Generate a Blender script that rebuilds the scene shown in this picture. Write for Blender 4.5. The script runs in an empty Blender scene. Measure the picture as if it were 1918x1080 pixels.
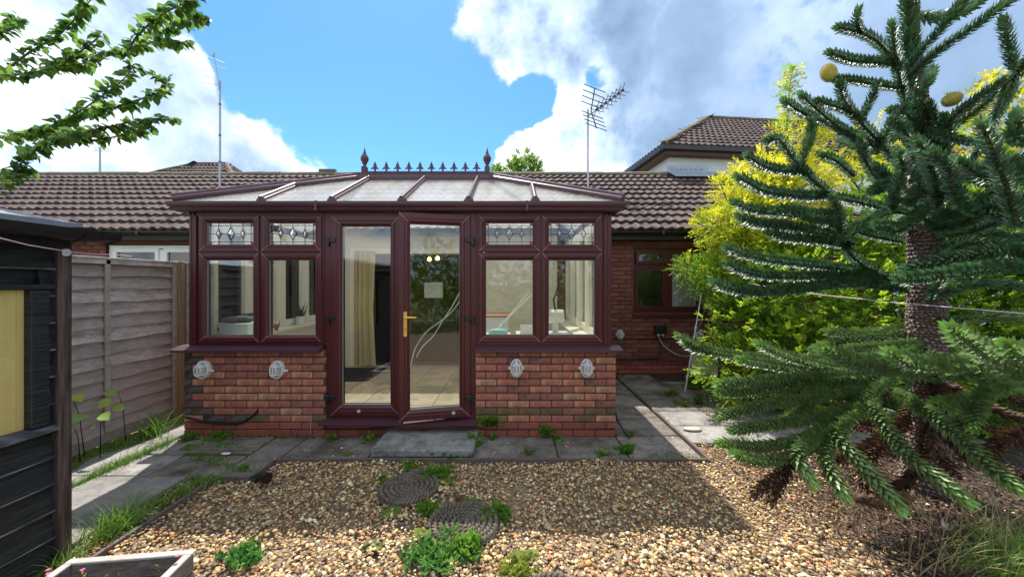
import bpy, math, random
import numpy as np
from mathutils import Vector, Matrix
sc = bpy.context.scene
R = math.radians
CZ = 1.57; F = 690.0; PX0 = 959.0; PY0 = 530.0     # camera height, focal length in photo pixels, vanishing point

# ------------------------------------------------------------------ camera
cd = bpy.data.cameras.new('camera'); cam = bpy.data.objects.new('camera', cd)
sc.collection.objects.link(cam)
cam.location = (0, 0, CZ); cam.rotation_euler = (R(90), 0, 0)
cd.sensor_width = 36.0; cd.lens = 36.0 * F / 1918.0
cd.shift_y = -10.0 / 1918.0
cd.clip_start = 0.02; cd.clip_end = 2000
sc.camera = cam

# ------------------------------------------------------------------ light: sun behind the house, a little to one side
SUN_EL = R(60); SUN_DIR2 = Vector((-0.30, 0.954)).normalized()
sun_vec = Vector((SUN_DIR2.x * math.cos(SUN_EL), SUN_DIR2.y * math.cos(SUN_EL), math.sin(SUN_EL)))
sd = bpy.data.lights.new('sun', 'SUN'); sun = bpy.data.objects.new('sun', sd)
sc.collection.objects.link(sun)
sun.rotation_euler = sun_vec.to_track_quat('Z', 'Y').to_euler()
sd.energy = 2.0; sd.angle = R(0.5); sd.color = (1.0, 0.95, 0.87)

def px_dir(px, py):
    return Vector(((px - PX0) / F, 1.0, (PY0 - py) / F)).normalized()
def at(px, py, Y):
    return Vector(((px - PX0) / F * Y, Y, CZ + (PY0 - py) / F * Y))
def gr(px, py, z=0.0):
    Y = (CZ - z) * F / (py - PY0)
    return Vector(((px - PX0) / F * Y, Y, z))

# world: clear sky with cumulus
w = bpy.data.worlds.new('World'); sc.world = w; w.use_nodes = True
nt = w.node_tree; N = nt.nodes; L = nt.links; N.clear()
def wn(t, **k):
    n = N.new(t)
    for a, b in k.items(): setattr(n, a, b)
    return n
def wmath(op, a, b=None, c=None, clamp=False):
    n = wn('ShaderNodeMath', operation=op); n.use_clamp = clamp
    for i, v in enumerate((a, b, c)):
        if v is None: continue
        if isinstance(v, (int, float)): n.inputs[i].default_value = v
        else: L.new(v, n.inputs[i])
    return n.outputs[0]
geo = wn('ShaderNodeTexCoord')
nrm = wn('ShaderNodeVectorMath', operation='NORMALIZE'); L.new(geo.outputs['Generated'], nrm.inputs[0])
D = nrm.outputs[0]
sky = wn('ShaderNodeTexSky', sky_type='NISHITA'); sky.sun_disc = False
sky.sun_elevation = SUN_EL; sky.sun_rotation = math.atan2(sun_vec.x, sun_vec.y)
sky.air_density = 1.0; sky.dust_density = 0.4; sky.ozone_density = 2.2; sky.altitude = 100
def noise(scale, detail, rough, vec, dist=0.0):
    n = wn('ShaderNodeTexNoise'); n.inputs['Scale'].default_value = scale
    n.inputs['Detail'].default_value = detail; n.inputs['Roughness'].default_value = rough
    n.inputs['Distortion'].default_value = dist
    L.new(vec, n.inputs['Vector']); return n.outputs['Fac']
# the cloud field: noise, with the large clouds that stand over this garden (direction, size, weight)
big = noise(2.6, 9, 0.62, D, 0.25)
fine = noise(9.0, 7, 0.6, D, 0.1)
wob = wn('ShaderNodeVectorMath', operation='SCALE'); wob.inputs['Scale'].default_value = 0.16
nz3 = wn('ShaderNodeTexNoise'); nz3.inputs['Scale'].default_value = 4.0; nz3.inputs['Detail'].default_value = 6; nz3.inputs['Roughness'].default_value = 0.6; L.new(D, nz3.inputs['Vector'])
sub = wn('ShaderNodeVectorMath', operation='SUBTRACT'); L.new(nz3.outputs['Color'], sub.inputs[0]); sub.inputs[1].default_value = (.5, .5, .5)
L.new(sub.outputs[0], wob.inputs[0])
addv = wn('ShaderNodeVectorMath', operation='ADD'); L.new(D, addv.inputs[0]); L.new(wob.outputs[0], addv.inputs[1])
DW = addv.outputs[0]
def blob(px, py, rad, gain):
    c = px_dir(px, py)
    ds = wn('ShaderNodeVectorMath', operation='DISTANCE'); L.new(DW, ds.inputs[0]); ds.inputs[1].default_value = c
    mr = wn('ShaderNodeMapRange', interpolation_type='SMOOTHSTEP')
    L.new(ds.outputs['Value'], mr.inputs[0])
    mr.inputs[1].default_value = rad * 1.15; mr.inputs[2].default_value = rad * 0.45
    mr.inputs[3].default_value = 0.0; mr.inputs[4].default_value = gain
    return mr.outputs[0]
pos = None
for b in [(60, 250, .52, 1), (290, 190, .22, 1), (250, 300, .34, 1), (455, 300, .22, 1), (585, 330, .15, 1), (675, 335, .10, 1), (560, 300, .12, 1), (1010, 300, .12, 1), (90, 40, .24, 1), (-300, 200, .5, 1), (330, 110, .13, 1), (390, 160, .13, 1),
          (1090, 60, .26, 1), (930, 20, .17, 1), (1300, 170, .40, 1), (1550, 130, .45, 1), (1800, 250, .5, 1), (1030, 290, .13, 1), (1110, 250, .12, 1), (2300, 100, .6, 1), (742, 32, .045, .9), (545, -5, .05, .9), (1180, 300, .22, 1), (1200, -150, .30, .9)]:
    m = blob(*b); pos = m if pos is None else wmath('MAXIMUM', pos, m)
back = wn('ShaderNodeVectorMath', operation='DOT_PRODUCT'); L.new(D, back.inputs[0]); back.inputs[1].default_value = (0, -.8, .6)
broad = wn('ShaderNodeMapRange', interpolation_type='SMOOTHSTEP'); L.new(back.outputs['Value'], broad.inputs[0]); broad.inputs[1].default_value = -.25; broad.inputs[2].default_value = .35; broad.inputs[3].default_value = 0; broad.inputs[4].default_value = .8
pos = wmath('MAXIMUM', pos, broad.outputs[0])      # broken cloud overhead and behind, added out of view to brighten the shade
neg = None
for b in [(720, 150, .30, 1), (520, 60, .17, 1), (840, 250, .15, 1), (800, 330, .12, 1), (480, 130, .10, 1), (1000, 185, .07, .7), (1125, 140, .05, .55), (640, 40, .15, 1)]:
    m = blob(*b); neg = m if neg is None else wmath('MAXIMUM', neg, m)
dens = wmath('ADD', wmath('MULTIPLY', big, 1.15), wmath('MULTIPLY', fine, 0.70))
dens = wmath('ADD', wmath('SUBTRACT', dens, wmath('MULTIPLY', neg, 0.60)), wmath('MULTIPLY', pos, 0.40))
mask = wn('ShaderNodeMapRange', interpolation_type='SMOOTHSTEP'); L.new(dens, mask.inputs[0])
mask.inputs[1].default_value = 0.98; mask.inputs[2].default_value = 1.17
# cloud body: bright tops, blue-grey bases; each billow is shaded by comparing the field with itself further from the sun
shade_n = noise(2.6, 4, 0.5, DW, 0.1)
offv = wn('ShaderNodeVectorMath', operation='ADD'); L.new(D, offv.inputs[0]); offv.inputs[1].default_value = (-.02, 0.0, .055)
fine2 = noise(9.0, 7, 0.6, offv.outputs[0], 0.1); big2 = noise(2.6, 9, 0.62, offv.outputs[0], 0.25)
relief = wmath('ADD', wmath('MULTIPLY', wmath('SUBTRACT', fine2, fine), 1.1), wmath('MULTIPLY', wmath('SUBTRACT', big2, big), 1.5))
thick = wn('ShaderNodeMapRange'); L.new(dens, thick.inputs[0]); thick.inputs[1].default_value = 1.15; thick.inputs[2].default_value = 1.75
g1 = blob(1700, 60, .60, 1.0); g2 = blob(1290, 20, .26, .75); g3 = blob(430, 340, .13, .40); g4 = blob(1260, 260, .16, .35); g5 = blob(2300, 100, .8, .8); g6 = blob(150, 230, .3, .35)
gg = wmath('MAXIMUM', wmath('MAXIMUM', wmath('MAXIMUM', g1, g2), wmath('MAXIMUM', g3, g4)), wmath('MAXIMUM', g5, g6))
sh = wmath('ADD', wmath('MULTIPLY', thick.outputs[0], 0.22), wmath('MULTIPLY', wmath('SUBTRACT', shade_n, 0.26), 1.15))
sh = wmath('ADD', sh, wmath('MULTIPLY', relief, wmath('SUBTRACT', 1.0, wmath('MULTIPLY', gg, .75))))
sh = wmath('ADD', sh, wmath('MULTIPLY', gg, 0.50), clamp=True)
cr = wn('ShaderNodeValToRGB'); L.new(sh, cr.inputs[0]); e = cr.color_ramp.elements
e[0].position = 0.10; e[0].color = (1.0, 1.0, 1.0, 1)
e[1].position = 1.0; e[1].color = (0.13, 0.21, 0.33, 1)
m_ = cr.color_ramp.elements.new(0.42); m_.color = (0.52, 0.64, 0.84, 1)
m_ = cr.color_ramp.elements.new(0.72); m_.color = (0.25, 0.36, 0.53, 1)
SKY_STR = 0.10
cs = wn('ShaderNodeVectorMath', operation='SCALE'); L.new(cr.outputs['Color'], cs.inputs[0]); cs.inputs['Scale'].default_value = 0.44 / SKY_STR
tint = wn('ShaderNodeMix', data_type='RGBA', blend_type='MULTIPLY'); tint.inputs[0].default_value = 1.0
L.new(sky.outputs[0], tint.inputs[6]); tint.inputs[7].default_value = (0.26, 0.45, 0.63, 1)
mix = wn('ShaderNodeMix', data_type='RGBA'); L.new(mask.outputs[0], mix.inputs[0])
L.new(tint.outputs[2], mix.inputs[6]); L.new(cs.outputs[0], mix.inputs[7])
bg = wn('ShaderNodeBackground'); L.new(mix.outputs[2], bg.inputs['Color']); bg.inputs['Strength'].default_value = SKY_STR
out = wn('ShaderNodeOutputWorld'); L.new(bg.outputs[0], out.inputs[0])

sc.view_settings.view_transform = 'Standard'; sc.view_settings.look = 'None'
sc.view_settings.gamma = 1.0; sc.view_settings.use_curve_mapping = False
sc.view_settings.exposure = 1.92
sc.render.engine = 'CYCLES'
sc.cycles.use_denoising = True
sc.cycles.max_bounces = 10; sc.cycles.transparent_max_bounces = 24
sc.cycles.diffuse_bounces = 4; sc.cycles.glossy_bounces = 4; sc.cycles.transmission_bounces = 6
sc.cycles.sample_clamp_indirect = 6.0
try: sc.world.cycles.sampling_method = 'AUTOMATIC'
except Exception: pass

# ------------------------------------------------------------------ material helpers
def mat(name, col, rough=0.6, var=0.0, nscale=8.0, bump=0.0, bscale=40.0, spec=0.4, metal=0.0, attr=None, objrand=None,
        stretch=(1, 1, 1), speck=None, transl=0.0, col2=None, ndetail=5, n2=None, coord='Object', bdist=0.004, sheen=0):
    """one procedural surface: base colour, blotches to col2, optional per-object ramp (objrand) or per-piece attribute"""
    m = bpy.data.materials.new(name); m.use_nodes = True
    nt = m.node_tree; n = nt.nodes; l = nt.links; b = n['Principled BSDF']; outn = n['Material Output']
    b.inputs['Roughness'].default_value = rough; b.inputs['Metallic'].default_value = metal
    b.inputs['Specular IOR Level'].default_value = spec
    tc = n.new('ShaderNodeTexCoord'); mp = n.new('ShaderNodeMapping'); mp.inputs['Scale'].default_value = stretch
    l.new(tc.outputs[coord], mp.inputs[0]); V = mp.outputs[0]
    if objrand:
        oi = n.new('ShaderNodeObjectInfo'); r = n.new('ShaderNodeValToRGB'); l.new(oi.outputs['Random'], r.inputs[0])
        r.color_ramp.interpolation = 'CONSTANT'
        while len(r.color_ramp.elements) < len(objrand): r.color_ramp.elements.new(0.5)
        for i, c in enumerate(objrand):
            r.color_ramp.elements[i].position = i / len(objrand); r.color_ramp.elements[i].color = (*c, 1)
        C0 = r.outputs[0]
    elif attr:
        a = n.new('ShaderNodeAttribute'); a.attribute_name = attr; C0 = a.outputs['Color']
    else:
        a = n.new('ShaderNodeRGB'); a.outputs[0].default_value = (*col, 1); C0 = a.outputs[0]
    if var or col2:
        nz = n.new('ShaderNodeTexNoise'); nz.inputs['Scale'].default_value = nscale; nz.inputs['Detail'].default_value = ndetail; nz.inputs['Roughness'].default_value = .62
        l.new(V, nz.inputs['Vector'])
        mr = n.new('ShaderNodeMapRange'); l.new(nz.outputs['Fac'], mr.inputs[0]); mr.inputs[1].default_value = .3; mr.inputs[2].default_value = .7
        if col2:
            mr.inputs[1].default_value = .42; mr.inputs[2].default_value = .66
            mx = n.new('ShaderNodeMix'); mx.data_type = 'RGBA'; l.new(mr.outputs[0], mx.inputs[0]); l.new(C0, mx.inputs[6]); mx.inputs[7].default_value = (*col2, 1); C0 = mx.outputs[2]
        if var:
            nz2 = n.new('ShaderNodeTexNoise'); nz2.inputs['Scale'].default_value = n2 or nscale * 3.1; nz2.inputs['Detail'].default_value = 6; nz2.inputs['Roughness'].default_value = .65
            l.new(V, nz2.inputs['Vector'])
            m2 = n.new('ShaderNodeMapRange'); l.new(nz2.outputs['Fac'], m2.inputs[0]); m2.inputs[1].default_value = .25; m2.inputs[2].default_value = .75
            m2.inputs[3].default_value = 1 - var; m2.inputs[4].default_value = 1 + var
            sc_ = n.new('ShaderNodeVectorMath'); sc_.operation = 'SCALE'; l.new(C0, sc_.inputs[0]); l.new(m2.outputs[0], sc_.inputs['Scale']); C0 = sc_.outputs[0]
    if speck:
        sn = n.new('ShaderNodeTexNoise'); sn.inputs['Scale'].default_value = speck[1]; sn.inputs['Detail'].default_value = 3; l.new(V, sn.inputs['Vector'])
        sr = n.new('ShaderNodeMapRange'); l.new(sn.outputs['Fac'], sr.inputs[0]); sr.inputs[1].default_value = speck[2] - .03; sr.inputs[2].default_value = speck[2] + .03
        sm = n.new('ShaderNodeMix'); sm.data_type = 'RGBA'; l.new(sr.outputs[0], sm.inputs[0]); l.new(C0, sm.inputs[6]); sm.inputs[7].default_value = (*speck[0], 1); C0 = sm.outputs[2]
    l.new(C0, b.inputs['Base Color'])
    if bump:
        nb = n.new('ShaderNodeTexNoise'); nb.inputs['Scale'].default_value = bscale; nb.inputs['Detail'].default_value = 6; l.new(V, nb.inputs['Vector'])
        bp = n.new('ShaderNodeBump'); bp.inputs['Strength'].default_value = bump; bp.inputs['Distance'].default_value = bdist
        l.new(nb.outputs['Fac'], bp.inputs['Height']); l.new(bp.outputs[0], b.inputs['Normal'])
    if transl:
        t = n.new('ShaderNodeBsdfTranslucent'); ms = n.new('ShaderNodeMixShader'); ms.inputs[0].default_value = transl
        l.new(C0, t.inputs['Color']); l.new(b.outputs[0], ms.inputs[1]); l.new(t.outputs[0], ms.inputs[2]); l.new(ms.outputs[0], outn.inputs[0])
    return m

def glass_mat(name, tintc=(1, 1, 1), refl=1.0, wave=0.0):
    """thin window pane: clear, mirror-like by the angle"""
    m = bpy.data.materials.new(name); m.use_nodes = True
    nt = m.node_tree; n = nt.nodes; l = nt.links; n.clear()
    o = n.new('ShaderNodeOutputMaterial'); tr = n.new('ShaderNodeBsdfTransparent'); tr.inputs[0].default_value = (*tintc, 1)
    gl = n.new('ShaderNodeBsdfGlossy'); gl.inputs['Roughness'].default_value = 0.0
    fr = n.new('ShaderNodeFresnel'); fr.inputs['IOR'].default_value = 1.52
    ml = n.new('ShaderNodeMath'); ml.operation = 'MULTIPLY'; ml.inputs[1].default_value = refl; ml.use_clamp = True
    l.new(fr.outputs[0], ml.inputs[0])
    mx = n.new('ShaderNodeMixShader'); l.new(ml.outputs[0], mx.inputs[0]); l.new(tr.outputs[0], mx.inputs[1]); l.new(gl.outputs[0], mx.inputs[2])
    if wave:
        tc = n.new('ShaderNodeTexCoord'); nz = n.new('ShaderNodeTexNoise'); nz.inputs['Scale'].default_value = 3.0; nz.inputs['Detail'].default_value = 1; l.new(tc.outputs['Object'], nz.inputs['Vector'])
        bp = n.new('ShaderNodeBump'); bp.inputs['Strength'].default_value = wave; bp.inputs['Distance'].default_value = .02
        l.new(nz.outputs['Fac'], bp.inputs['Height']); l.new(bp.outputs[0], gl.inputs['Normal'])
    l.new(mx.outputs[0], o.inputs[0]); return m

def poly_mat(name):
    """twin-wall polycarbonate: milky, lets about half of the light through"""
    m = bpy.data.materials.new(name); m.use_nodes = True
    nt = m.node_tree; n = nt.nodes; l = nt.links; b = n['Principled BSDF']; o = n['Material Output']
    tc = n.new('ShaderNodeTexCoord'); nz = n.new('ShaderNodeTexNoise'); nz.inputs['Scale'].default_value = 2.2; nz.inputs['Detail'].default_value = 6
    mp = n.new('ShaderNodeMapping'); mp.inputs['Scale'].default_value = (2.5, .6, 1)
    l.new(tc.outputs['Object'], mp.inputs[0]); l.new(mp.outputs[0], nz.inputs['Vector'])
    r = n.new('ShaderNodeValToRGB'); l.new(nz.outputs['Fac'], r.inputs[0]); r.color_ramp.elements[0].position = .3; r.color_ramp.elements[1].position = .62
    r.color_ramp.elements[0].color = (.52, .52, .50, 1); r.color_ramp.elements[1].color = (.86, .88, .93, 1)
    l.new(r.outputs[0], b.inputs['Base Color']); b.inputs['Roughness'].default_value = .13; b.inputs['Specular IOR Level'].default_value = .8
    wv = n.new('ShaderNodeTexWave'); wv.inputs['Scale'].default_value = 30; wv.bands_direction = 'X'; l.new(tc.outputs['Object'], wv.inputs['Vector'])
    bp = n.new('ShaderNodeBump'); bp.inputs['Strength'].default_value = .12; bp.inputs['Distance'].default_value = .002; l.new(wv.outputs['Fac'], bp.inputs['Height']); l.new(bp.outputs[0], b.inputs['Normal'])
    t = n.new('ShaderNodeBsdfTranslucent'); t.inputs[0].default_value = (1, .98, .92, 1)
    tr = n.new('ShaderNodeBsdfTransparent'); tr.inputs[0].default_value = (.95, .95, .92, 1)
    m1 = n.new('ShaderNodeMixShader'); m1.inputs[0].default_value = .90; l.new(t.outputs[0], m1.inputs[1]); l.new(tr.outputs[0], m1.inputs[2])
    m2 = n.new('ShaderNodeMixShader'); m2.inputs[0].default_value = .80; l.new(b.outputs[0], m2.inputs[1]); l.new(m1.outputs[0], m2.inputs[2])
    l.new(m2.outputs[0], o.inputs[0]); return m

def emit(name, col, s):
    m = bpy.data.materials.new(name); m.use_nodes = True; b = m.node_tree.nodes['Principled BSDF']
    b.inputs['Base Color'].default_value = (*col, 1); b.inputs['Emission Color'].default_value = (*col, 1); b.inputs['Emission Strength'].default_value = s; return m

M = {}
M['upvc'] = mat('rosewood_upvc', (.074, .0125, .015), .38, var=.28, nscale=9, stretch=(14, 14, .6), bump=.15, bscale=60, spec=.5, bdist=.001)
M['upvc_h'] = mat('rosewood_upvc_rail', (.074, .0125, .015), .38, var=.28, nscale=9, stretch=(.6, 14, 14), bump=.15, bscale=60, spec=.5, bdist=.001)
M['upvc_trim'] = mat('rosewood_trim', (.074, .028, .042), .42, var=.12, nscale=4, spec=.5)
M['weld'] = mat('weld_line', (.34, .20, .22), .5)
M['cream'] = mat('cream_upvc', (.86, .82, .69), .4, var=.05)
M['plaster'] = mat('cream_plaster', (.76, .68, .53), .85, var=.06, nscale=2)
M['white'] = mat('white_upvc', (.78, .79, .80), .4, var=.04)
M['glass'] = glass_mat('pane_glass', (.97, .985, .97), 1.8, .05)
M['shedglass'] = glass_mat('shed_glass', (.98, .98, .96), .7, .05)
M['glass_dark'] = glass_mat('house_glass', (.6, .66, .64), 2.5)
M['poly'] = poly_mat('polycarbonate')
M['lead'] = mat('lead_came', (.05, .05, .055), .5, metal=.5)
M['bevelglass'] = glass_mat('bevelled_glass', (.80, .9, .95), 5.0)
M['redglass'] = mat('red_glass', (.45, .03, .05), .1)
BR = [(.52, .22, .135), (.42, .15, .105), (.29, .11, .09), (.56, .28, .175), (.49, .18, .12), (.20, .095, .085), (.50, .31, .20), (.38, .13, .10)]
M['brick'] = mat('dwarf_wall_brick', (.3, .1, .06), .88, var=.5, nscale=9, bump=.9, bscale=60, spec=.15, objrand=BR, col2=(.30, .13, .09), bdist=.003)
M['brick_red'] = mat('engineering_brick', (.3, .1, .06), .7, var=.15, nscale=12, bump=.25, bscale=60, objrand=[(.32, .088, .062), (.28, .078, .058), (.34, .10, .07)], spec=.2)
M['brick_stain'] = mat('soot_stained_brick', (.06, .045, .045), .9, var=.4, nscale=10, bump=.5, bscale=70, spec=.1, objrand=[(.075, .045, .042), (.055, .042, .045), (.11, .06, .05)], col2=(.14, .12, .115))
M['brick_moss'] = mat('mossy_brick', (.2, .1, .06), .9, var=.4, nscale=9, bump=.5, bscale=70, spec=.1, objrand=[(.20, .13, .07), (.23, .12, .07), (.17, .11, .06)], col2=(.12, .10, .045))
HB = [(.20, .078, .060), (.175, .068, .054), (.22, .092, .07), (.16, .062, .052)]
M['hbrick'] = mat('house_brick', (.17, .05, .038), .9, var=.2, nscale=5, bump=.4, bscale=60, spec=.12, objrand=HB)
M['hbrick_a'] = mat('house_brick_far', (.17, .05, .038), .9, var=.2, nscale=5, spec=.12, attr='Col')
M['mortar'] = mat('mortar', (.075, .055, .052), .95, var=.25, nscale=20, bump=.3, bscale=90)
M['hmortar'] = mat('house_mortar', (.12, .05, .04), .95, var=.2, nscale=20)
TL = [(.088, .058, .057), (.068, .046, .048), (.100, .068, .065), (.060, .042, .046), (.090, .056, .052)]
M['tile'] = mat('concrete_roof_tile', (.14, .1, .09), .85, var=.3, nscale=7, bump=.5, bscale=60, spec=.2, objrand=TL, col2=(.115, .092, .08), n2=25, speck=((.38, .34, .30), 14, .70))
M['tile_a'] = mat('concrete_roof_tile_far', (.14, .1, .09), .85, var=.3, nscale=3, bump=.4, bscale=50, spec=.2, attr='Col', col2=(.105, .083, .075), n2=14, speck=((.38, .34, .30), 14, .70))
M['ridge'] = mat('ridge_tile', (.11, .085, .07), .9, var=.4, nscale=6, bump=.5, bscale=40, col2=(.16, .14, .08))
M['black'] = mat('black_plastic', (.014, .014, .016), .35, var=.2, nscale=5, spec=.5)
M['blackwood'] = mat('black_fascia', (.02, .018, .019), .6, var=.3)
M['render'] = mat('white_render', (.72, .75, .80), .9, var=.05, nscale=1.5, bump=.2, bscale=90)
M['leadsheet'] = mat('lead_flashing', (.30, .36, .42), .5, var=.3, nscale=10, metal=.3)
M['soffit'] = mat('brown_soffit', (.12, .075, .055), .7, var=.2)
M['fence'] = mat('weathered_fence_slat', (.2, .17, .16), .9, var=.33, nscale=2.0, stretch=(3, 2.2, 9), bump=.6, bscale=14, spec=.15,
                 objrand=[(.50, .435, .40), (.42, .36, .325), (.54, .48, .445), (.46, .40, .365), (.38, .32, .285)], col2=(.35, .29, .25), n2=7)
M['fence_low'] = mat('reddish_fence_slat', (.2, .1, .08), .9, var=.3, nscale=2.2, stretch=(2, .7, 14), bump=.5, bscale=14, spec=.15, objrand=[(.42, .345, .315), (.37, .30, .27)], n2=7)
M['fencepost'] = mat('fence_post_wood', (.42, .29, .17), .85, var=.25, nscale=3, stretch=(8, 8, .7), bump=.5, bscale=12, spec=.15, col2=(.25, .18, .12))
M['shed'] = mat('black_stained_board', (.006, .008, .009), .42, var=.5, nscale=3, stretch=(2, 1.2, 22), bump=.9, bscale=9, spec=.45, col2=(.026, .030, .031), n2=8, bdist=.008)  # paler grain streaks carry the board highlights in the colour
M['shed_edge'] = mat('pale_board_edge', (.05, .055, .06), .75, var=.6, nscale=3, stretch=(2, 2.0, 14), bump=.6, bscale=9, col2=(.22, .22, .24))  # pale tone paints the highlight on board edges; also colours the sill
M['shedpost'] = mat('shed_corner_wood', (.035, .022, .018), .8, var=.5, nscale=3, stretch=(14, 14, .9), bump=.7, bscale=10, col2=(.11, .08, .07))
M['felt'] = mat('roof_felt', (.23, .24, .26), .95, var=.25, nscale=20, bump=.6, bscale=160)
M['yellow'] = mat('yellow_blind', (.96, .80, .34), .8, var=.06, nscale=2)
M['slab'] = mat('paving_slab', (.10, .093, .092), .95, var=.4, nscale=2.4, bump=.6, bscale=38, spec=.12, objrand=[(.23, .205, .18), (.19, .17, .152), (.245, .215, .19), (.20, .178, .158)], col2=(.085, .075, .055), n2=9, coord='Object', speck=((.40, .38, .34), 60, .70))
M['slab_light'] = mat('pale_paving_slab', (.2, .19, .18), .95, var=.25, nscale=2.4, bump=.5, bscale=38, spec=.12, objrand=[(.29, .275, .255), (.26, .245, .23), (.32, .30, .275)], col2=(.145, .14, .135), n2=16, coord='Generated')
M['step'] = mat('step_concrete', (.27, .26, .245), .95, var=.35, nscale=7, bump=.8, bscale=60, col2=(.13, .13, .12), n2=40, spec=.1)
M['soil'] = mat('soil', (.045, .036, .03), 1, var=.5, nscale=5, bump=1, bscale=30, col2=(.03, .028, .02))
M['lawn'] = mat('rough_lawn', (.13, .17, .05), 1, var=.4, nscale=3, bump=1, bscale=60, col2=(.22, .19, .10))
M['bed'] = mat('gravel_bed', (.22, .165, .11), 1, var=.5, nscale=30, bump=1, bscale=60)
M['stone'] = mat('gravel_stone', (.3, .25, .2), .7, attr='Col', bump=.2, bscale=300, spec=.3, var=.18, nscale=60, n2=90)
M['edging'] = mat('edging_board', (.12, .095, .085), .9, var=.4, nscale=4, stretch=(6, 1, 6), bump=.5, bscale=14)
M['rope'] = mat('rope_mat', (.15, .12, .09), .95, var=.5, nscale=18, bump=.7, bscale=160, col2=(.08, .068, .05))
M['leaf'] = mat('leaf', (.1, .2, .03), .5, attr='Col', transl=.52, spec=.35)
M['leaf_gold'] = mat('golden_leaf', (.1, .2, .03), .5, attr='Col', transl=.5, spec=.3)
M['needle'] = mat('monkey_puzzle_leaf', (.02, .06, .02), .42, attr='Col', transl=.2, spec=.7)
M['dead'] = mat('dead_leaf', (.1, .05, .03), .8, attr='Col', transl=.12)
M['bark'] = mat('bark', (.10, .075, .06), .9, var=.4, nscale=10, bump=.8, bscale=30)
M['twig'] = mat('twig', (.12, .07, .06), .8, var=.3)
M['mptrunk'] = mat('scaly_bark', (.07, .05, .042), .9, var=.35, nscale=9, bump=.8, bscale=40, attr=None)
M['moss'] = mat('moss', (.07, .115, .015), .95, var=.5, nscale=14, bump=1, bscale=70, col2=(.12, .15, .02), bdist=.01)
M['grass'] = mat('grass_blade', (.1, .2, .03), .6, attr='Col', transl=.35)
M['galv'] = mat('galvanised_metal', (.42, .43, .45), .4, metal=.7, var=.15)
M['alu'] = mat('aluminium', (.62, .62, .64), .35, metal=.6)
M['darkmetal'] = mat('dark_metal', (.08, .08, .09), .5, metal=.5)
M['castwhite'] = mat('white_cast_metal', (.72, .70, .68), .45, var=.1)
M['lampglass'] = mat('lamp_glass', (.72, .75, .78), .08, spec=1.0); M['lampglass'].node_tree.nodes['Principled BSDF'].inputs['Alpha'].default_value = .5
M['reflector'] = mat('lamp_reflector', (.38, .39, .42), .3, metal=.4)
M['brass'] = mat('brass', (.85, .52, .12), .3, metal=.75)
M['tilefloor'] = mat('beige_floor_tile', (.40, .34, .25), .35, var=.15, nscale=3, spec=.4, objrand=[(.54, .46, .35), (.50, .43, .32), (.57, .48, .37)], col2=(.42, .36, .26))
M['grout'] = mat('grout', (.30, .27, .22), .9)
M['curtain'] = mat('yellow_curtain', (.74, .62, .36), .9, var=.08, transl=.3)
M['darkroom'] = mat('room_wall', (.16, .14, .11), .9)
M['carpet'] = mat('dark_carpet', (.012, .013, .018), .95)
M['paper'] = mat('white_board', (.8, .82, .8), .6)
M['applebox'] = mat('pale_mint_card', (.62, .74, .72), .7)
M['greycloth'] = mat('grey_cloth', (.13, .15, .18), .95, var=.3)
M['terracotta'] = mat('brown_ceramic', (.36, .15, .09), .5, var=.3, nscale=20)
M['pot'] = mat('white_pot', (.72, .70, .66), .4)
M['teal'] = mat('teal_cloth', (.25, .55, .50), .9, var=.3)
M['beigeslab'] = mat('beige_board', (.52, .46, .36), .85, var=.1)
M['planter'] = mat('weathered_planter_board', (.15, .125, .11), .85, var=.45, nscale=3, stretch=(3, 3, 14), bump=.6, bscale=12, col2=(.24, .21, .19))
M['rim'] = mat('planter_rim', (.40, .36, .33), .8, var=.25, nscale=5)
M['pink'] = mat('pink_petal', (.75, .12, .36), .6, transl=.3)
M['line'] = mat('pink_washing_line', (.78, .55, .72), .5)
M['cable'] = mat('black_cable', (.012, .012, .013), .5)
M['wcable'] = mat('pale_cable', (.55, .5, .5), .5)
M['cone'] = mat('yellow_green_cone', (.46, .40, .09), .8, var=.3, nscale=60, bump=1, bscale=120)
M['orange_tag'] = mat('pale_label', (.6, .45, .4), .6)
M['bulb'] = emit('lit_bulb', (1, .60, .16), 2.2)
M['grey'] = mat('grey_plastic', (.25, .27, .29), .5)

# ------------------------------------------------------------------ object helpers
WORLD = {}          # things whose parts are given in world coordinates
def link(o, parent=None):
    sc.collection.objects.link(o)
    if parent is not None:
        o.parent = parent
        if parent.name in WORLD: o.matrix_parent_inverse = WORLD[parent.name]
    return o
def tag(o, label=None, cat=None, group=None, kind=None):
    if label: o['label'] = label
    if cat: o['category'] = cat
    if group: o['group'] = group
    if kind: o['kind'] = kind
    return o
def wthing(name, label, cat, loc, group=None):
    o = thing(name, label, cat, group, loc); WORLD[o.name] = Matrix.Translation(Vector(loc)).inverted(); return o
def thing(name, label, cat, group=None, loc=(0, 0, 0), rz=0):
    o = bpy.data.objects.new(name, None); o.empty_display_size = .1; link(o)
    o.location = loc; o.rotation_euler = (0, 0, rz)
    return tag(o, label, cat, group)

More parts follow.
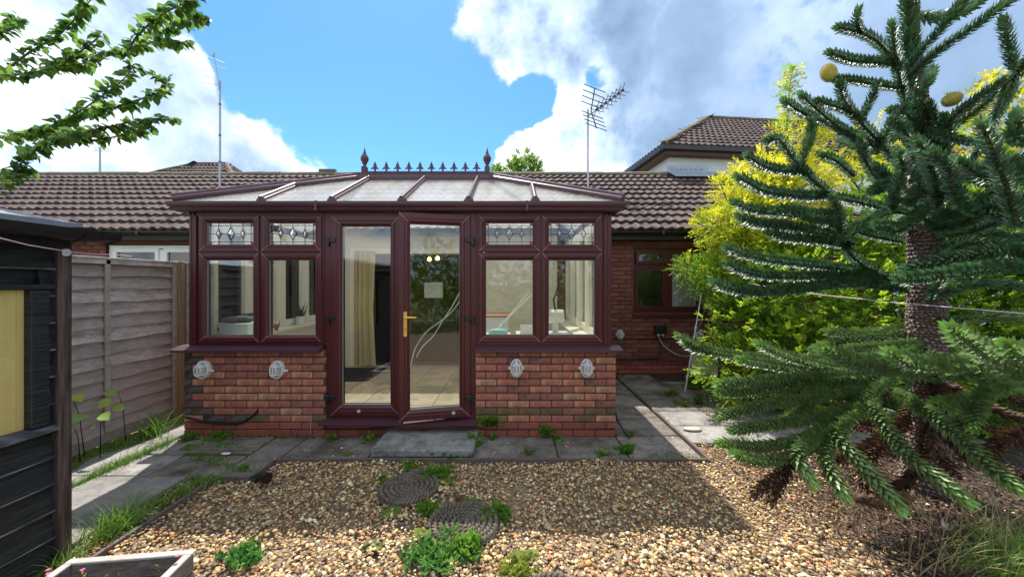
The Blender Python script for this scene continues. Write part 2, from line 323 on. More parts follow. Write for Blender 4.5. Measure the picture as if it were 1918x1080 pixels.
class MB:
    def __init__(s): s.v = []; s.f = []; s.m = []
    def add(s, vs, fs, mi=0):
        b = len(s.v); s.v += [tuple(v) for v in vs]; s.f += [tuple(b + i for i in f) for f in fs]; s.m += [mi] * len(fs); return s
    def box(s, x0, x1, y0, y1, z0, z1, mi=0, T=None):
        vs = [Vector(p) for p in ((x0, y0, z0), (x1, y0, z0), (x1, y1, z0), (x0, y1, z0), (x0, y0, z1), (x1, y0, z1), (x1, y1, z1), (x0, y1, z1))]
        if T is not None: vs = [T @ v for v in vs]
        return s.add(vs, [(0, 3, 2, 1), (4, 5, 6, 7), (0, 1, 5, 4), (1, 2, 6, 5), (2, 3, 7, 6), (3, 0, 4, 7)], mi)
    def bbox(s, x0, x1, y0, y1, z0, z1, b=.004, mi=0, T=None):
        """box with chamfered edges on every side"""
        vs = []; 
        for (sx, sy, sz) in [(i, j, k) for i in (0, 1) for j in (0, 1) for k in (0, 1)]:
            X = (x0, x1)[sx]; Y = (y0, y1)[sy]; Z = (z0, z1)[sz]; dx = b * (1 - 2 * sx); dy = b * (1 - 2 * sy); dz = b * (1 - 2 * sz)
            vs += [Vector((X, Y + dy, Z + dz)), Vector((X + dx, Y, Z + dz)), Vector((X + dx, Y + dy, Z))]
        if T is not None: vs = [T @ v for v in vs]
        I = lambda i, j, k, a: (i * 4 + j * 2 + k) * 3 + a
        fs = []
        for i in (0, 1): fs.append([I(i, 0, 0, 0), I(i, 0, 1, 0), I(i, 1, 1, 0), I(i, 1, 0, 0)][::(1 if i == 0 else -1)])
        for j in (0, 1): fs.append([I(0, j, 0, 1), I(1, j, 0, 1), I(1, j, 1, 1), I(0, j, 1, 1)][::(1 if j == 0 else -1)])
        for k in (0, 1): fs.append([I(0, 0, k, 2), I(0, 1, k, 2), I(1, 1, k, 2), I(1, 0, k, 2)][::(1 if k == 0 else -1)])
        for i in (0, 1):
            for j in (0, 1): fs.append([I(i, j, 0, 0), I(i, j, 1, 0), I(i, j, 1, 1), I(i, j, 0, 1)])
            for k in (0, 1): fs.append([I(i, 0, k, 0), I(i, 1, k, 0), I(i, 1, k, 2), I(i, 0, k, 2)])
        for j in (0, 1):
            for k in (0, 1): fs.append([I(0, j, k, 1), I(1, j, k, 1), I(1, j, k, 2), I(0, j, k, 2)])
        for i in (0, 1):
            for j in (0, 1):
                for k in (0, 1): fs.append([I(i, j, k, 0), I(i, j, k, 1), I(i, j, k, 2)])
        return s.add(vs, fs, mi)
    def quad(s, a, b, c, d, mi=0): return s.add([a, b, c, d], [(0, 1, 2, 3)], mi)
    def tube(s, pts, rad, n=8, mi=0, cap=True, closed=False):
        pts = [Vector(p) for p in pts]; m = len(pts)
        rads = rad if isinstance(rad, (list, tuple)) else [rad] * m
        up = None; vs = []
        for i, p in enumerate(pts):
            if closed: t = pts[(i + 1) % m] - pts[i - 1]
            else: t = pts[min(i + 1, m - 1)] - pts[max(i - 1, 0)]
            t.normalize()
            if up is None:
                up = Vector((0, 0, 1)) if abs(t.z) < .9 else Vector((1, 0, 0))
            a = t.cross(up); a.normalize(); b_ = a.cross(t); b_.normalize(); up = b_
            for k in range(n):
                an = 2 * math.pi * k / n; vs.append(p + (a * math.cos(an) + b_ * math.sin(an)) * rads[i])
        fs = []
        for i in range(m if closed else m - 1):
            for k in range(n):
                j = (i + 1) % m; fs.append((i * n + k, i * n + (k + 1) % n, j * n + (k + 1) % n, j * n + k))
        if cap and not closed:
            fs.append(tuple(range(n))[::-1]); fs.append(tuple((m - 1) * n + k for k in range(n)))
        return s.add(vs, fs, mi)
    def lathe(s, prof, c=(0, 0, 0), n=16, mi=0, sx=1, sy=1, T=None):
        vs = []
        for (r, z) in prof:
            for k in range(n):
                a = 2 * math.pi * k / n; v = Vector((c[0] + r * math.cos(a) * sx, c[1] + r * math.sin(a) * sy, c[2] + z))
                vs.append(T @ v if T is not None else v)
        m = len(prof); fs = [(i * n + k, i * n + (k + 1) % n, (i + 1) * n + (k + 1) % n, (i + 1) * n + k) for i in range(m - 1) for k in range(n)]
        fs += [tuple(range(n))[::-1], tuple((m - 1) * n + k for k in range(n))]
        return s.add(vs, fs, mi)
    def prism(s, poly, axis, a, b, mi=0, T=None):
        """poly: 2D points; axis 'x','y','z' is the extrusion axis"""
        def P(u, v, t): return Vector({'x': (t, u, v), 'y': (u, t, v), 'z': (u, v, t)}[axis])
        n = len(poly); vs = [P(u, v, a) for u, v in poly] + [P(u, v, b) for u, v in poly]
        if T is not None: vs = [T @ v for v in vs]
        fs = [(i, (i + 1) % n, n + (i + 1) % n, n + i) for i in range(n)] + [tuple(range(n))[::-1], tuple(range(n, 2 * n))]
        return s.add(vs, fs, mi)
    def mesh(s, name, mats):
        me = bpy.data.meshes.new(name); me.from_pydata(s.v, [], s.f)
        mats = mats if isinstance(mats, (list, tuple)) else [mats]
        for m in mats: me.materials.append(m)
        if len(mats) > 1: me.polygons.foreach_set('material_index', s.m)
        return me
    def build(s, name, mats, parent=None, smooth=False, loc=None, fix=True):
        me = s.mesh(name, mats)
        if fix:
            import bmesh
            bm = bmesh.new(); bm.from_mesh(me); bmesh.ops.recalc_face_normals(bm, faces=bm.faces); bm.to_mesh(me); bm.free()
        if smooth:
            me.polygons.foreach_set('use_smooth', [True] * len(me.polygons))
        o = bpy.data.objects.new(name, me); link(o, parent)
        if loc is not None: o.location = loc
        return o

def npmesh(name, V, Fc, material, cols=None, smooth=False, parent=None):
    """V (n,3), Fc (m,k) ints, cols (n,3) per vertex"""
    me = bpy.data.meshes.new(name); V = np.asarray(V, dtype=np.float32); Fc = np.asarray(Fc, dtype=np.int32)
    me.vertices.add(len(V)); me.vertices.foreach_set('co', V.ravel())
    k = Fc.shape[1]; me.loops.add(Fc.size); me.loops.foreach_set('vertex_index', Fc.ravel())
    me.polygons.add(len(Fc)); me.polygons.foreach_set('loop_start', np.arange(0, Fc.size, k, dtype=np.int32))
    try: me.polygons.foreach_set('loop_total', np.full(len(Fc), k, dtype=np.int32))
    except Exception: pass
    if smooth: me.polygons.foreach_set('use_smooth', np.ones(len(Fc), dtype=bool))
    if cols is not None:
        a = me.color_attributes.new('Col', 'FLOAT_COLOR', 'POINT'); c4 = np.ones((len(V), 4), dtype=np.float32); c4[:, :3] = cols
        a.data.foreach_set('color', c4.ravel())
    me.materials.append(material); me.update(); me.validate()
    o = bpy.data.objects.new(name, me); link(o, parent); return o

def copy_tree(o, parent=None):
    c = o.copy(); sc.collection.objects.link(c); c.parent = parent
    for ch in [x for x in o.children]: copy_tree(ch, c)
    return c
def unit(a):
    return a / np.maximum(np.linalg.norm(a, axis=1, keepdims=True), 1e-9)
rng = np.random.default_rng(7)
rnd = random.Random(11)
# ================================================================== GROUND
def sheet(name, x0, x1, y0, y1, z, m, kind='structure', nx=1, ny=1, amp=0):
    v = []; f = []
    for j in range(ny + 1):
        for i in range(nx + 1):
            v.append((x0 + (x1 - x0) * i / nx, y0 + (y1 - y0) * j / ny, z + (rnd.uniform(-amp, amp) if amp else 0)))
    for j in range(ny):
        for i in range(nx):
            a = j * (nx + 1) + i; f.append((a, a + 1, a + nx + 2, a + nx + 1))
    b = MB(); b.add(v, f); o = b.build(name, m, fix=False); tag(o, kind=kind); return o
sheet('ground', -400, 400, -400, 400, -0.075, M['lawn'])
sheet('gravel_bed', -2.36, 6.0, -4.5, 3.62, -0.035, M['bed'], nx=60, ny=40, amp=.008)

# ---- paving: slabs as pieces of the patio and the path
def slab_piece(par, x0, x1, y0, y1, top, m, th=.045, tilt=.003, nm='paving_slab'):
    b = MB(); g = .006; b.bbox(x0 + g, x1 - g, y0 + g, y1 - g, top - th, top, .007)
    cx, cy = (x0 + x1) / 2, (y0 + y1) / 2
    o = b.build(nm, m, par); 
    T = Matrix.Translation((cx, cy, top)) @ Matrix.Rotation(rnd.uniform(-tilt, tilt), 4, 'X') @ Matrix.Rotation(rnd.uniform(-tilt, tilt), 4, 'Y') @ Matrix.Translation((-cx, -cy, -top))
    o.data.transform(T); return o
b = MB(); b.box(-2.08, 1.70, 3.26, 3.80, -.07, -.042); b.box(1.04, 1.70, 3.79, 6.42, -.07, -.044)
b.box(1.71, 6, 3.64, 6.42, -.07, -.046); b.box(-3.94, -2.09, 2.98, 3.80, -.07, -.043); b.box(-3.94, -2.40, -1.0, 2.97, -.07, -.045); b.box(-3.94, -3.37, 3.81, 6.42, -.07, -.047)
patio = b.build('patio', M['soil']); tag(patio, kind='structure')
xs = [-2.08, -1.30, -.36, .42, 1.06, 1.72]
for i in range(5):
    slab_piece(patio, xs[i], xs[i + 1], 3.28, 3.79, .002, M['slab'])
slab_piece(patio, -2.40, -2.085, 2.99, 3.79, .001, M['slab']); 
slab_piece(patio, -2.98, -2.41, 2.99, 3.36, .001, M['slab'])
for j in range(5):
    y = 3.80 + j * .52
    slab_piece(patio, 1.075, 1.72, y, y + .52, .002, M['slab'])
for j in range(5):
    for i in range(5):
        x = 1.765 + i * .60; y = 3.64 + j * .46 + (0 if j < 2 else 0); y2 = min(y + .46, 6.38)
        if y > 6.2: continue
        slab_piece(patio, x, x + .60, y, y2 + (.0), -.012, M['slab_light'] if j < 2 else M['slab'], tilt=.006)  # front rows paler, back rows darker: sun and shade put into the slabs
for j in range(3): slab_piece(patio, 1.765 + 0, 1.765 + .6, 5.94, 6.38, -.013, M['slab']) if j == 0 else None
# path along the fence
yy = -.6
while yy < 6.3:
    L_ = .60; y1 = min(yy + L_, 6.38)
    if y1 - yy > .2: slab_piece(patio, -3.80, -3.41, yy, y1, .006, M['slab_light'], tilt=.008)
    yy += L_
yy = -.6
while yy < 3.3:
    y1 = yy + .60
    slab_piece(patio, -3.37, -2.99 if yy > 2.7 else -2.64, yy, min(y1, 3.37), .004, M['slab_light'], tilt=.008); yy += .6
# ridged slab at the conservatory corner
b = MB(); b.box(-3.02, -2.40, 3.385, 3.77, -.04, -.008)
ridged = b.build('paving_slab', M['moss'], patio)
rb = MB()
for k in range(6): rb.bbox(-3.01, -2.41, 3.395 + k * .062, 3.395 + k * .062 + .046, -.012, .012, .008)
rb.build('ridge_strip', M['slab'], ridged)
for (x0, x1, y0, y1) in ((-3.37, -3.03, 3.385, 3.78),): slab_piece(patio, x0, x1, y0, y1, .003, M['slab_light'])

# ---- step
st = wthing('step_slab', 'thick grey concrete slab lying below the open patio doors as a step', 'doorstep', (-.85, 3.45, 0))
b = MB(); b.bbox(-1.27, -.345, 3.30, 3.86, .012, .075, .008)
b.build('tread', M['step'], st)
b = MB(); b.box(-1.20, -.40, 3.40, 3.84, .0, .011); b.build('bedding', M['mortar'], st)

# ---- edging boards
def edging(name_lab, p0, p1, h=.035, top=.018):
    p0 = Vector(p0); p1 = Vector(p1); d = (p1 - p0); Ln = d.length; a = math.atan2(d.y, d.x)
    b = MB(); n = 9; prev = None
    vs = []
    for i in range(n):
        t = i / (n - 1); w_ = .013; dz = rnd.uniform(-.004, .004); dy = rnd.uniform(-.003, .003)
        vs += [(Ln * t, -w_ + dy, -.06), (Ln * t, w_ + dy, -.06), (Ln * t, w_ + dy, top + dz), (Ln * t, -w_ + dy, top + dz)]
    fs = []
    for i in range(n - 1):
        for k in range(4): fs.append((i * 4 + k, i * 4 + (k + 1) % 4, i * 4 + 4 + (k + 1) % 4, i * 4 + 4 + k))
    fs += [(0, 1, 2, 3), (n * 4 - 4, n * 4 - 3, n * 4 - 2, n * 4 - 1)]
    b.add(vs, fs); o = b.build('edging_board', M['edging']); o.location = (p0.x, p0.y, 0); o.rotation_euler = (0, 0, a)
    tag(o, name_lab, 'edging board', 'timber edging boards round the gravel'); return o
edging('dark timber edging board between the long grass of the side path and the gravel', (-2.38, 1.0, 0), (-2.38, 2.94, 0))
edging('short dark edging piece beside the black drain pipe', (-2.36, 2.965, 0), (-2.10, 2.965, 0))
edging('dark edging strip from the drain pipe up to the front paving', (-2.095, 2.98, 0), (-2.095, 3.24, 0))
edging('long dark edging strip along the gravel in front of the brick walls and the step', (-2.10, 3.262, 0), (1.72, 3.262, 0), top=.018)
edging('dark edging board dividing the shaded paving from the sunlit pale slabs', (1.742, 3.24, 0), (1.742, 4.5, 0), top=.018)
edging('dark edging strip at the gravel end of the sunlit pale slabs', (1.76, 3.625, 0), (4.6, 3.625, 0), top=.0)

# ---- gravel: real stones
def ico():
    t = (1 + 5 ** .5) / 2
    v = np.array([(-1, t, 0), (1, t, 0), (-1, -t, 0), (1, -t, 0), (0, -1, t), (0, 1, t), (0, -1, -t), (0, 1, -t), (t, 0, -1), (t, 0, 1), (-t, 0, -1), (-t, 0, 1)], float)
    f = np.array([(0, 11, 5), (0, 5, 1), (0, 1, 7), (0, 7, 10), (0, 10, 11), (1, 5, 9), (5, 11, 4), (11, 10, 2), (10, 7, 6), (7, 1, 8), (3, 9, 4), (3, 4, 2), (3, 2, 6), (3, 6, 8), (3, 8, 9), (4, 9, 5), (2, 4, 11), (6, 2, 10), (8, 6, 7), (9, 8, 1)])
    return unit(v), f
def subdiv(v, f):
    v = [tuple(x) for x in v]; cache = {}; nf = []
    def mid(a, b):
        k = (min(a, b), max(a, b))
        if k not in cache:
            m = (np.array(v[a]) + np.array(v[b])); m /= np.linalg.norm(m); cache[k] = len(v); v.append(tuple(m))
        return cache[k]
    for a, b, c in f:
        x, y, z = mid(a, b), mid(b, c), mid(c, a); nf += [(a, x, z), (b, y, x), (c, z, y), (x, y, z)]
    return np.array(v), np.array(nf)
def rotm(n):
    q = rng.normal(size=(n, 4)); q /= np.linalg.norm(q, axis=1, keepdims=True); w, x, y, z = q.T
    return np.stack([1 - 2 * (y * y + z * z), 2 * (x * y - z * w), 2 * (x * z + y * w), 2 * (x * y + z * w), 1 - 2 * (x * x + z * z), 2 * (y * z - x * w), 2 * (x * z - y * w), 2 * (y * z + x * w), 1 - 2 * (x * x + y * y)], axis=1).reshape(n, 3, 3)
PAL = np.array([(.42, .27, .13), (.48, .34, .18), (.36, .20, .085), (.25, .165, .10), (.55, .43, .28), (.38, .27, .16), (.17, .125, .09), (.54, .37, .17), (.28, .23, .17), (.62, .53, .39), (.36, .155, .065), (.12, .09, .07), (.46, .31, .15), (.20, .14, .09)])
def stones(name, P, size, base, bf, colmul=None, label=None):
    n = len(P); k = len(base)
    sc3 = np.stack([size * rng.uniform(.7, 1.15, n), size * rng.uniform(.5, .9, n), size * rng.uniform(.28, .6, n)], axis=1) * .5
    V = base[None, :, :] * sc3[:, None, :]
    V = V * (1 + rng.uniform(-.13, .13, (n, k, 1)))
    # mostly lying flat, random yaw and a tilt
    yaw = rng.uniform(0, 2 * np.pi, n); tx = rng.normal(0, .45, n); 
    c, s_ = np.cos(tx), np.sin(tx); V = np.stack([V[..., 0], V[..., 1] * c[:, None] - V[..., 2] * s_[:, None], V[..., 1] * s_[:, None] + V[..., 2] * c[:, None]], axis=-1)
    c, s_ = np.cos(yaw), np.sin(yaw); V = np.stack([V[..., 0] * c[:, None] - V[..., 1] * s_[:, None], V[..., 0] * s_[:, None] + V[..., 1] * c[:, None], V[..., 2]], axis=-1)
    V += P[:, None, :]
    Fc = (bf[None] + (np.arange(n) * k)[:, None, None]).reshape(-1, 3)
    col = PAL[rng.integers(0, len(PAL), n)] * rng.uniform(.8, 1.6, (n, 1)); col = (col * .9 + col.mean(axis=1, keepdims=True) * .1) * np.array([1.02, .98, .84])
    if colmul is not None: col = col * colmul
    col = np.repeat(col, k, axis=0)
    o = npmesh(name, V.reshape(-1, 3), Fc, M['stone'], col, smooth=True); tag(o, kind='stuff'); return o
ib, if_ = ico(); ib2, if2 = subdiv(ib, if_)
def lump(x, y):
    return .012 * np.sin(x * 3.1 + y * 1.7) + .009 * np.sin(x * 7.3 - y * 5.1)
def inbed(x, y):
    ok = (x > -2.355) & (y < 3.245) & ((x > -2.08) | (y < 2.95))
    ok |= (x > 1.76) & (y < 3.60)
    ok &= ~((x > -2.24) & (x < -1.60) & (y < 1.93) & (y > .9))
    return ok
n = 60000
x = rng.uniform(-2.36, 4.4, n); y = rng.uniform(.9, 3.6, n)
ok = inbed(x, y) & (np.abs(x) < 1.55 * y + .9)
soft = 1 - np.clip((x - 1.75 - .45 * (y - 2.0)) / .75, 0, 1) * .93   # thins out under the tree
ok &= rng.uniform(size=n) < soft
x, y = x[ok], y[ok]
sz = rng.uniform(.011, .031, len(x)) + (rng.uniform(size=len(x)) < .12) * rng.uniform(.006, .02, len(x))
z = lump(x, y) - .010 + rng.uniform(-.008, .010, len(x)) + .004
P = np.stack([x, y, z], axis=1)
near = y < 2.25
b_ = MB(); b_.prism([(2.15, 1.0), (2.0, 1.5), (2.2, 1.9), (2.12, 2.3), (2.5, 2.7), (2.6, 3.1), (3.0, 3.6), (6.6, 3.6), (6.6, 1.0)], 'z', -.06, -.020); tag(b_.build('soil_bed', M['soil']), kind='structure')
stones('gravel', P[near], sz[near], ib2, if2)
stones('gravel', P[~near], sz[~near], ib, if_)
# strays on paving, gravel on the strip by the path
n = 1500; x = rng.uniform(-2.62, -2.40, n); y = rng.uniform(1.2, 2.95, n)
stones('gravel', np.stack([x, y, np.full(n, -.012) + rng.uniform(-.02, .012, n)], 1), rng.uniform(.012, .03, n), ib, if_)
n = 260; x = rng.uniform(-2.4, 3.2, n); y = rng.uniform(3.28, 3.75, n) + (rng.uniform(size=n) < .35) * rng.uniform(0, 1.8, n) * (x > 1.15); 
ok = ~((x > -1.3) & (x < -.3)) & ((x > 1.1) | (y < 3.75)); x, y = x[ok], y[ok]
stones('pebble_scatter', np.stack([x, y, np.full(len(x), .004)], 1), rng.uniform(.006, .02, len(x)) + (rng.uniform(size=len(x)) < .05) * .012, ib, if_, colmul=np.array([1.3, 1.3, 1.3]))

# ================================================================== BRICKWORK
def brick_mesh(Lx, H, D, m):
    b = MB(); b.bbox(-Lx / 2, Lx / 2, -D / 2, D / 2, -H / 2, H / 2, .004); return b.mesh('brick', m)
_bm = {}
def brick_at(par, x, y, z, Lx, mkey, H=.062, D=.05, axis='x'):
    k = (round(Lx, 3), mkey, H, D)
    if k not in _bm: _bm[k] = brick_mesh(Lx, H, D, M[mkey])
    o = bpy.data.objects.new('brick', _bm[k]); link(o, par)
    o.location = (x, y + rnd.uniform(-.0015, .0015), z + rnd.uniform(-.0012, .0012)); o.rotation_euler = (rnd.uniform(-.006, .006), rnd.uniform(-.004, .004), 0 if axis == 'x' else R(90)); return o
def course(x0, x1, off, Lb=.225, joint=.010):
    """(centre, length) of the bricks of one stretcher course"""
    out = []; x = x0 - off
    while x < x1 - .012:
        a = max(x, x0); c = min(x + Lb - joint, x1)
        if c - a > .03: out.append(((a + c) / 2, c - a))
        x += Lb
    return out

# ================================================================== CONSERVATORY
con = wthing('conservatory', 'rosewood framed conservatory with brick dwarf walls and glazed hipped roof against the bungalow', 'conservatory', (-1.13, 3.8, 0))
YB = 3.77; YF = 3.80
XL, XR = -3.355, 1.06; YH = 6.38
def X_(px): return (px - PX0) / 181.6
def Z_(py): return CZ + (PY0 - py) / 181.6
def dwarf(x0, x1, first_off, left):
    b = MB(); b.box(x0 + .004, x1 - .004, YB + .006, YB + .30, -.02, .885)
    wl = b.build('dwarf_wall', M['mortar'], con)
    for r in range(12):
        zc = .0365 + r * .0742; 
        for (c, ln) in course(x0, x1, first_off if r % 2 == 0 else first_off + .1125):
            mk = 'brick'
            if r < 2: mk = 'brick_red'
            elif left and (c < x0 + .16 or (r in (2, 3) and c < x0 + .62)): mk = 'brick_stain' if rnd.random() < .8 else 'brick'
            elif not left and r in (2, 3) and rnd.random() < .55: mk = 'brick_moss'
            elif left and r == 2 and rnd.random() < .4: mk = 'brick_moss'
            brick_at(wl, c, YB + .022, zc, ln, mk)
    return wl
wlL = dwarf(XL, -1.907, .03, True)
wlR = dwarf(-.372, XR, .12, False)
# low courses under the doors
b = MB(); b.box(-1.906, -.373, YB + .012, YB + .3, -.02, .143); wd = b.build('dwarf_wall', M['mortar'], con)
for r in range(2):
    for (c, ln) in course(-1.905, -.374, .1 + .1125 * r): brick_at(wd, c, YB + .028, .0365 + r * .0742, ln, 'brick_red')
# side walls: brick outside joined, plaster inside
for sx, xo in ((-1, XL), (1, XR)):
    xin = xo - sx * .27
    b = MB(); b.box(min(xo - sx * .006, xin), max(xo - sx * .006, xin), YB + .305, YH, -.02, .885); sw = b.build('dwarf_wall', M['hmortar'], con)
    bb = MB()
    for r in range(12):
        for (c, ln) in course(YB + .02, YH - .02, 0.1125 * (r % 2)):
            bb.bbox(min(xo, xo - sx * .05), max(xo, xo - sx * .05), c - ln / 2, c + ln / 2, .0055 + r * .0742, .0675 + r * .0742, .004)
    o = bb.build('brickwork', M['brick_red'], sw); tag(o, kind='stuff')
    b = MB(); b.box(min(xin - sx * .012, xin - sx * .001), max(xin - sx * .012, xin - sx * .001), YB + .31, YH - .03, .1, .925); b.build('plaster', M['plaster'], sw)
for x0, x1 in ((XL + .27, -1.907), (-.372, XR - .27)):
    b = MB(); b.box(x0, x1, YB + .302, YB + .312, .1, .90); b.build('plaster', M['plaster'], con)

# swept frame round a rectangle in the plane y = y0 (or a side wall, via T)
def ring(b, x0, x1, z0, z1, prof, T=None, weld=True, y0=0.0):
    """prof: (inset, depth towards the viewer) points from outer back to inner back; returns welds"""
    cor = [(x0, z0, 1, 1), (x1, z0, -1, 1), (x1, z1, -1, -1), (x0, z1, 1, -1)]
    pts = []
    for (cx, cz, sx, sz) in cor:
        pts.append([Vector((cx + sx * u, y0 - v, cz + sz * u)) for (u, v) in prof])
    n = len(prof)
    for k in range(4):
        A = pts[k]; B = pts[(k + 1) % 4]; vs = A + B
        if T is not None: vs = [T @ v for v in vs]
        b.add(vs, [(i, i + 1, n + i + 1, n + i) for i in range(n - 1)], 1 if k % 2 == 0 else 0)
    if weld:
        for k in range(4):
            cx, cz, sx, sz = cor[k]
            for i in range(1, n - 2):
                (u0, v0), (u1, v1) = prof[i], prof[i + 1]
                if abs(u1 - u0) < 1e-4: continue
                wv = .0027; P0 = Vector((cx + sx * u0, y0 - v0 - .0012, cz + sz * u0)); P1 = Vector((cx + sx * u1, y0 - v1 - .0012, cz + sz * u1)); Nn = Vector((sx, 0, -sz)).normalized() * wv
                vs = [P0 - Nn, P0 + Nn, P1 + Nn, P1 - Nn]
                if T is not None: vs = [T @ v for v in vs]
                b.add(vs, [(0, 1, 2, 3)], 2)
def casement_prof(w, dep=.0):
    return [(0, -.06), (0, .012 + dep), (.004, .016 + dep), (w * .50, .016 + dep), (w * .55, .012 + dep), (w * .60, .016 + dep), (w - .026, .016 + dep), (w - .012, .006 + dep), (w - .004, -.006 + dep), (w, -.010 + dep), (w, -.06)]
UM = None
def mats3(): return [M['upvc'], M['upvc_h'], M['weld']]

def window_unit(x0, x1, xm, gl):
    """fixed frame with two leaded toplights over two tall lights; gl = glass x-ranges"""
    fr = MB(); zt, zb, zm = Z_(404), Z_(641), Z_(473.5)
    # outer frame and mullions
    fr.box(x0, x1, YF, YF + .06, zt - .02, zt + .06, 1); fr.box(x0, x1, YF + .0, YF + .06, .93, zb + .02, 1)
    fr.box(x0, gl[0][0] - .03, YF + .001, YF + .061, zb + .02, zt - .02, 0); fr.box(gl[1][1] + .03, x1, YF + .001, YF + .061, zb + .02, zt - .02, 0)
    fr.box(xm - .03, xm + .03, YF + .001, YF + .061, zb + .02, zt - .02, 0)
    fr.box(x0 + .06, xm - .031, YF + .002, YF + .062, zm - .02, zm + .02, 1); fr.box(xm + .031, x1 - .06, YF + .002, YF + .062, zm - .02, zm + .02, 1)
    fr.build('window_frame', mats3()[:2], con)
    for (g0, g1) in gl:
        wl_ = .083
        for top in (True, False):
            za, zc = (Z_(458), Z_(417)) if top else (Z_(627), Z_(487))
            ex0, ex1 = g0 - wl_, g1 + wl_
            ex0 = max(ex0, xm + .003) if g0 > xm else ex0; ex1 = min(ex1, xm - .003) if g1 < xm else ex1
            ez0, ez1 = (zm + .003, zt) if top else (zb, zm - .003)
            b = MB()
            # asymmetric casement: use mean width, then fit opening
            wv = min(g0 - ex0, ex1 - g1, za - ez0 if True else 9, ez1 - zc)
            x_0, x_1, z_0, z_1 = g0 - wv, g1 + wv, za - wv, zc + wv
            ring(b, x_0, x_1, z_0, z_1, casement_prof(wv), y0=YF)
            # filler strip between casement and neighbouring frame
            c = b.build('casement', mats3(), con, fix=False)
            p = MB(); p.box(g0 - .01, g1 + .01, YF + .018, YF + .024, za - .01, zc + .01)
            pane = p.build('pane', M['glass'], c)
            p = MB(); ring(p, g0 - .004, g1 + .004, za - .004, zc + .004, [(0, -.03), (0, -.008), (.006, -.012), (.006, -.03)], y0=YF, weld=False)
            p.build('gasket', [M['grey'], M['grey']], c, fix=False)
            p = MB(); ring(p, g0 - .05, g1 + .05, za - .05, zc + .05, [(0, .01), (0, -.04), (.05, -.04), (.05, .01)], y0=YF + .026, weld=False)
            p.build('inner_frame', [M['cream'], M['cream']], c, fix=False)
            if top:
                y = YF + .0165; t = .0022
                ld = MB()
                def ln_(xa, z_a, xb, z_b, th=t):
                    d = Vector((xb - xa, 0, z_b - z_a)); nn = Vector((-d.z, 0, d.x)).normalized() * th
                    A = Vector((xa, y, z_a)); B_ = Vector((xb, y, z_b))
                    q = [A - nn, B_ - nn, B_ + nn, A + nn]; ld.add(q + [v + Vector((0, -.003, 0)) for v in q], [(0, 1, 2, 3), (4, 5, 6, 7), (0, 1, 5, 4), (1, 2, 6, 5), (2, 3, 7, 6), (3, 0, 4, 7)])
                W = g1 - g0; Hh = zc - za; zmid = (za + zc) / 2
                ln_(g0, za + .13 * Hh, g1, za + .13 * Hh); ln_(g0, zc - .13 * Hh, g1, zc - .13 * Hh); ln_(g0 + .055 * W, za, g0 + .055 * W, zc); ln_(g1 - .055 * W, za, g1 - .055 * W, zc)
                cxs = [g0 + W * .235, g0 + W * .5, g0 + W * .765]; dw = [.05 * W, .078 * W, .05 * W]; dh = [.22 * Hh, .30 * Hh, .22 * Hh]
                bv = MB()
                for cx, a, h_ in zip(cxs, dw, dh):
                    ln_(cx, zmid + h_, cx, zc); ln_(cx, za, cx, zmid - h_)
                    for q in ((-a, 0, 0, h_), (0, h_, a, 0), (a, 0, 0, -h_), (0, -h_, -a, 0)): ln_(cx + q[0], zmid + q[1], cx + q[2], zmid + q[3], .003)
                    bv.add([(cx - a, y + .0005, zmid), (cx, y + .0005, zmid + h_), (cx + a, y + .0005, zmid), (cx, y + .0005, zmid - h_), (cx, y - .006, zmid)], [(0, 1, 4), (1, 2, 4), (2, 3, 4), (3, 0, 4)])
                xsn = [g0] + cxs + [g1]; ds = [0] + dw + [0]
                for i in range(4): ln_(xsn[i] + ds[i], zmid, xsn[i + 1] - ds[i + 1], zmid)
                ld.build('leading', M['lead'], c); bv.build('bevelled_diamond', M['bevelglass'], c, fix=False)
                rq = MB(); s_ = .055 * W
                for (u, v) in ((g0, za), (g1 - s_, za), (g0, zc - .13 * Hh), (g1 - s_, zc - .13 * Hh)): rq.box(u + .001, u + s_ - .001, y, y + .001, v + .001, v + .13 * Hh - .001)
                rq.build('red_corner', M['redglass'], c)
window_unit(X_(370), X_(606), X_(487.5), [(X_(387), X_(473)), (X_(504), X_(590))])
window_unit(X_(897), X_(1130), X_(1013.5), [(X_(910), X_(998)), (X_(1028), X_(1114))])
# corner posts, ribbed jambs
def ribbed(x0, x1, z0, z1, nm, y=YF):
    b = MB(); n = max(3, int((x1 - x0) / .018)); poly = [(x1, y + .07), (x0, y + .07)]
    for i in range(n):
        a = x0 + (x1 - x0) * i / n; c = x0 + (x1 - x0) * (i + 1) / n; d = -.006 if i % 2 == 0 else .0
        poly += [(a + .0012, y + d - .0), (c - .0012, y + d)]
    b.prism(poly, 'z', z0, z1); return b.build(nm, M['upvc'], con)
ribbed(X_(357) - .0, X_(370) - .001, .93, Z_(393), 'corner_post', YF - .012)
ribbed(X_(1130) + .001, X_(1145), .93, Z_(393), 'corner_post', YF - .012)
ribbed(X_(606) + .001, X_(612), .93, Z_(404), 'jamb', YF - .002); ribbed(X_(890), X_(897) - .001, .93, Z_(404), 'jamb', YF - .002)
# window sills
for (a, b_) in ((XL - .07, -1.935), (-.375, XR + .05)):
    b = MB(); b.prism([(YF + .08, .884), (YF - .105, .872), (YF - .115, .878), (YF - .115, .897), (YF - .10, .902), (YF - .02, .926), (YF + .08, .929)], 'x', a, b_)
    b.build('window_sill', M['upvc_trim'], con)
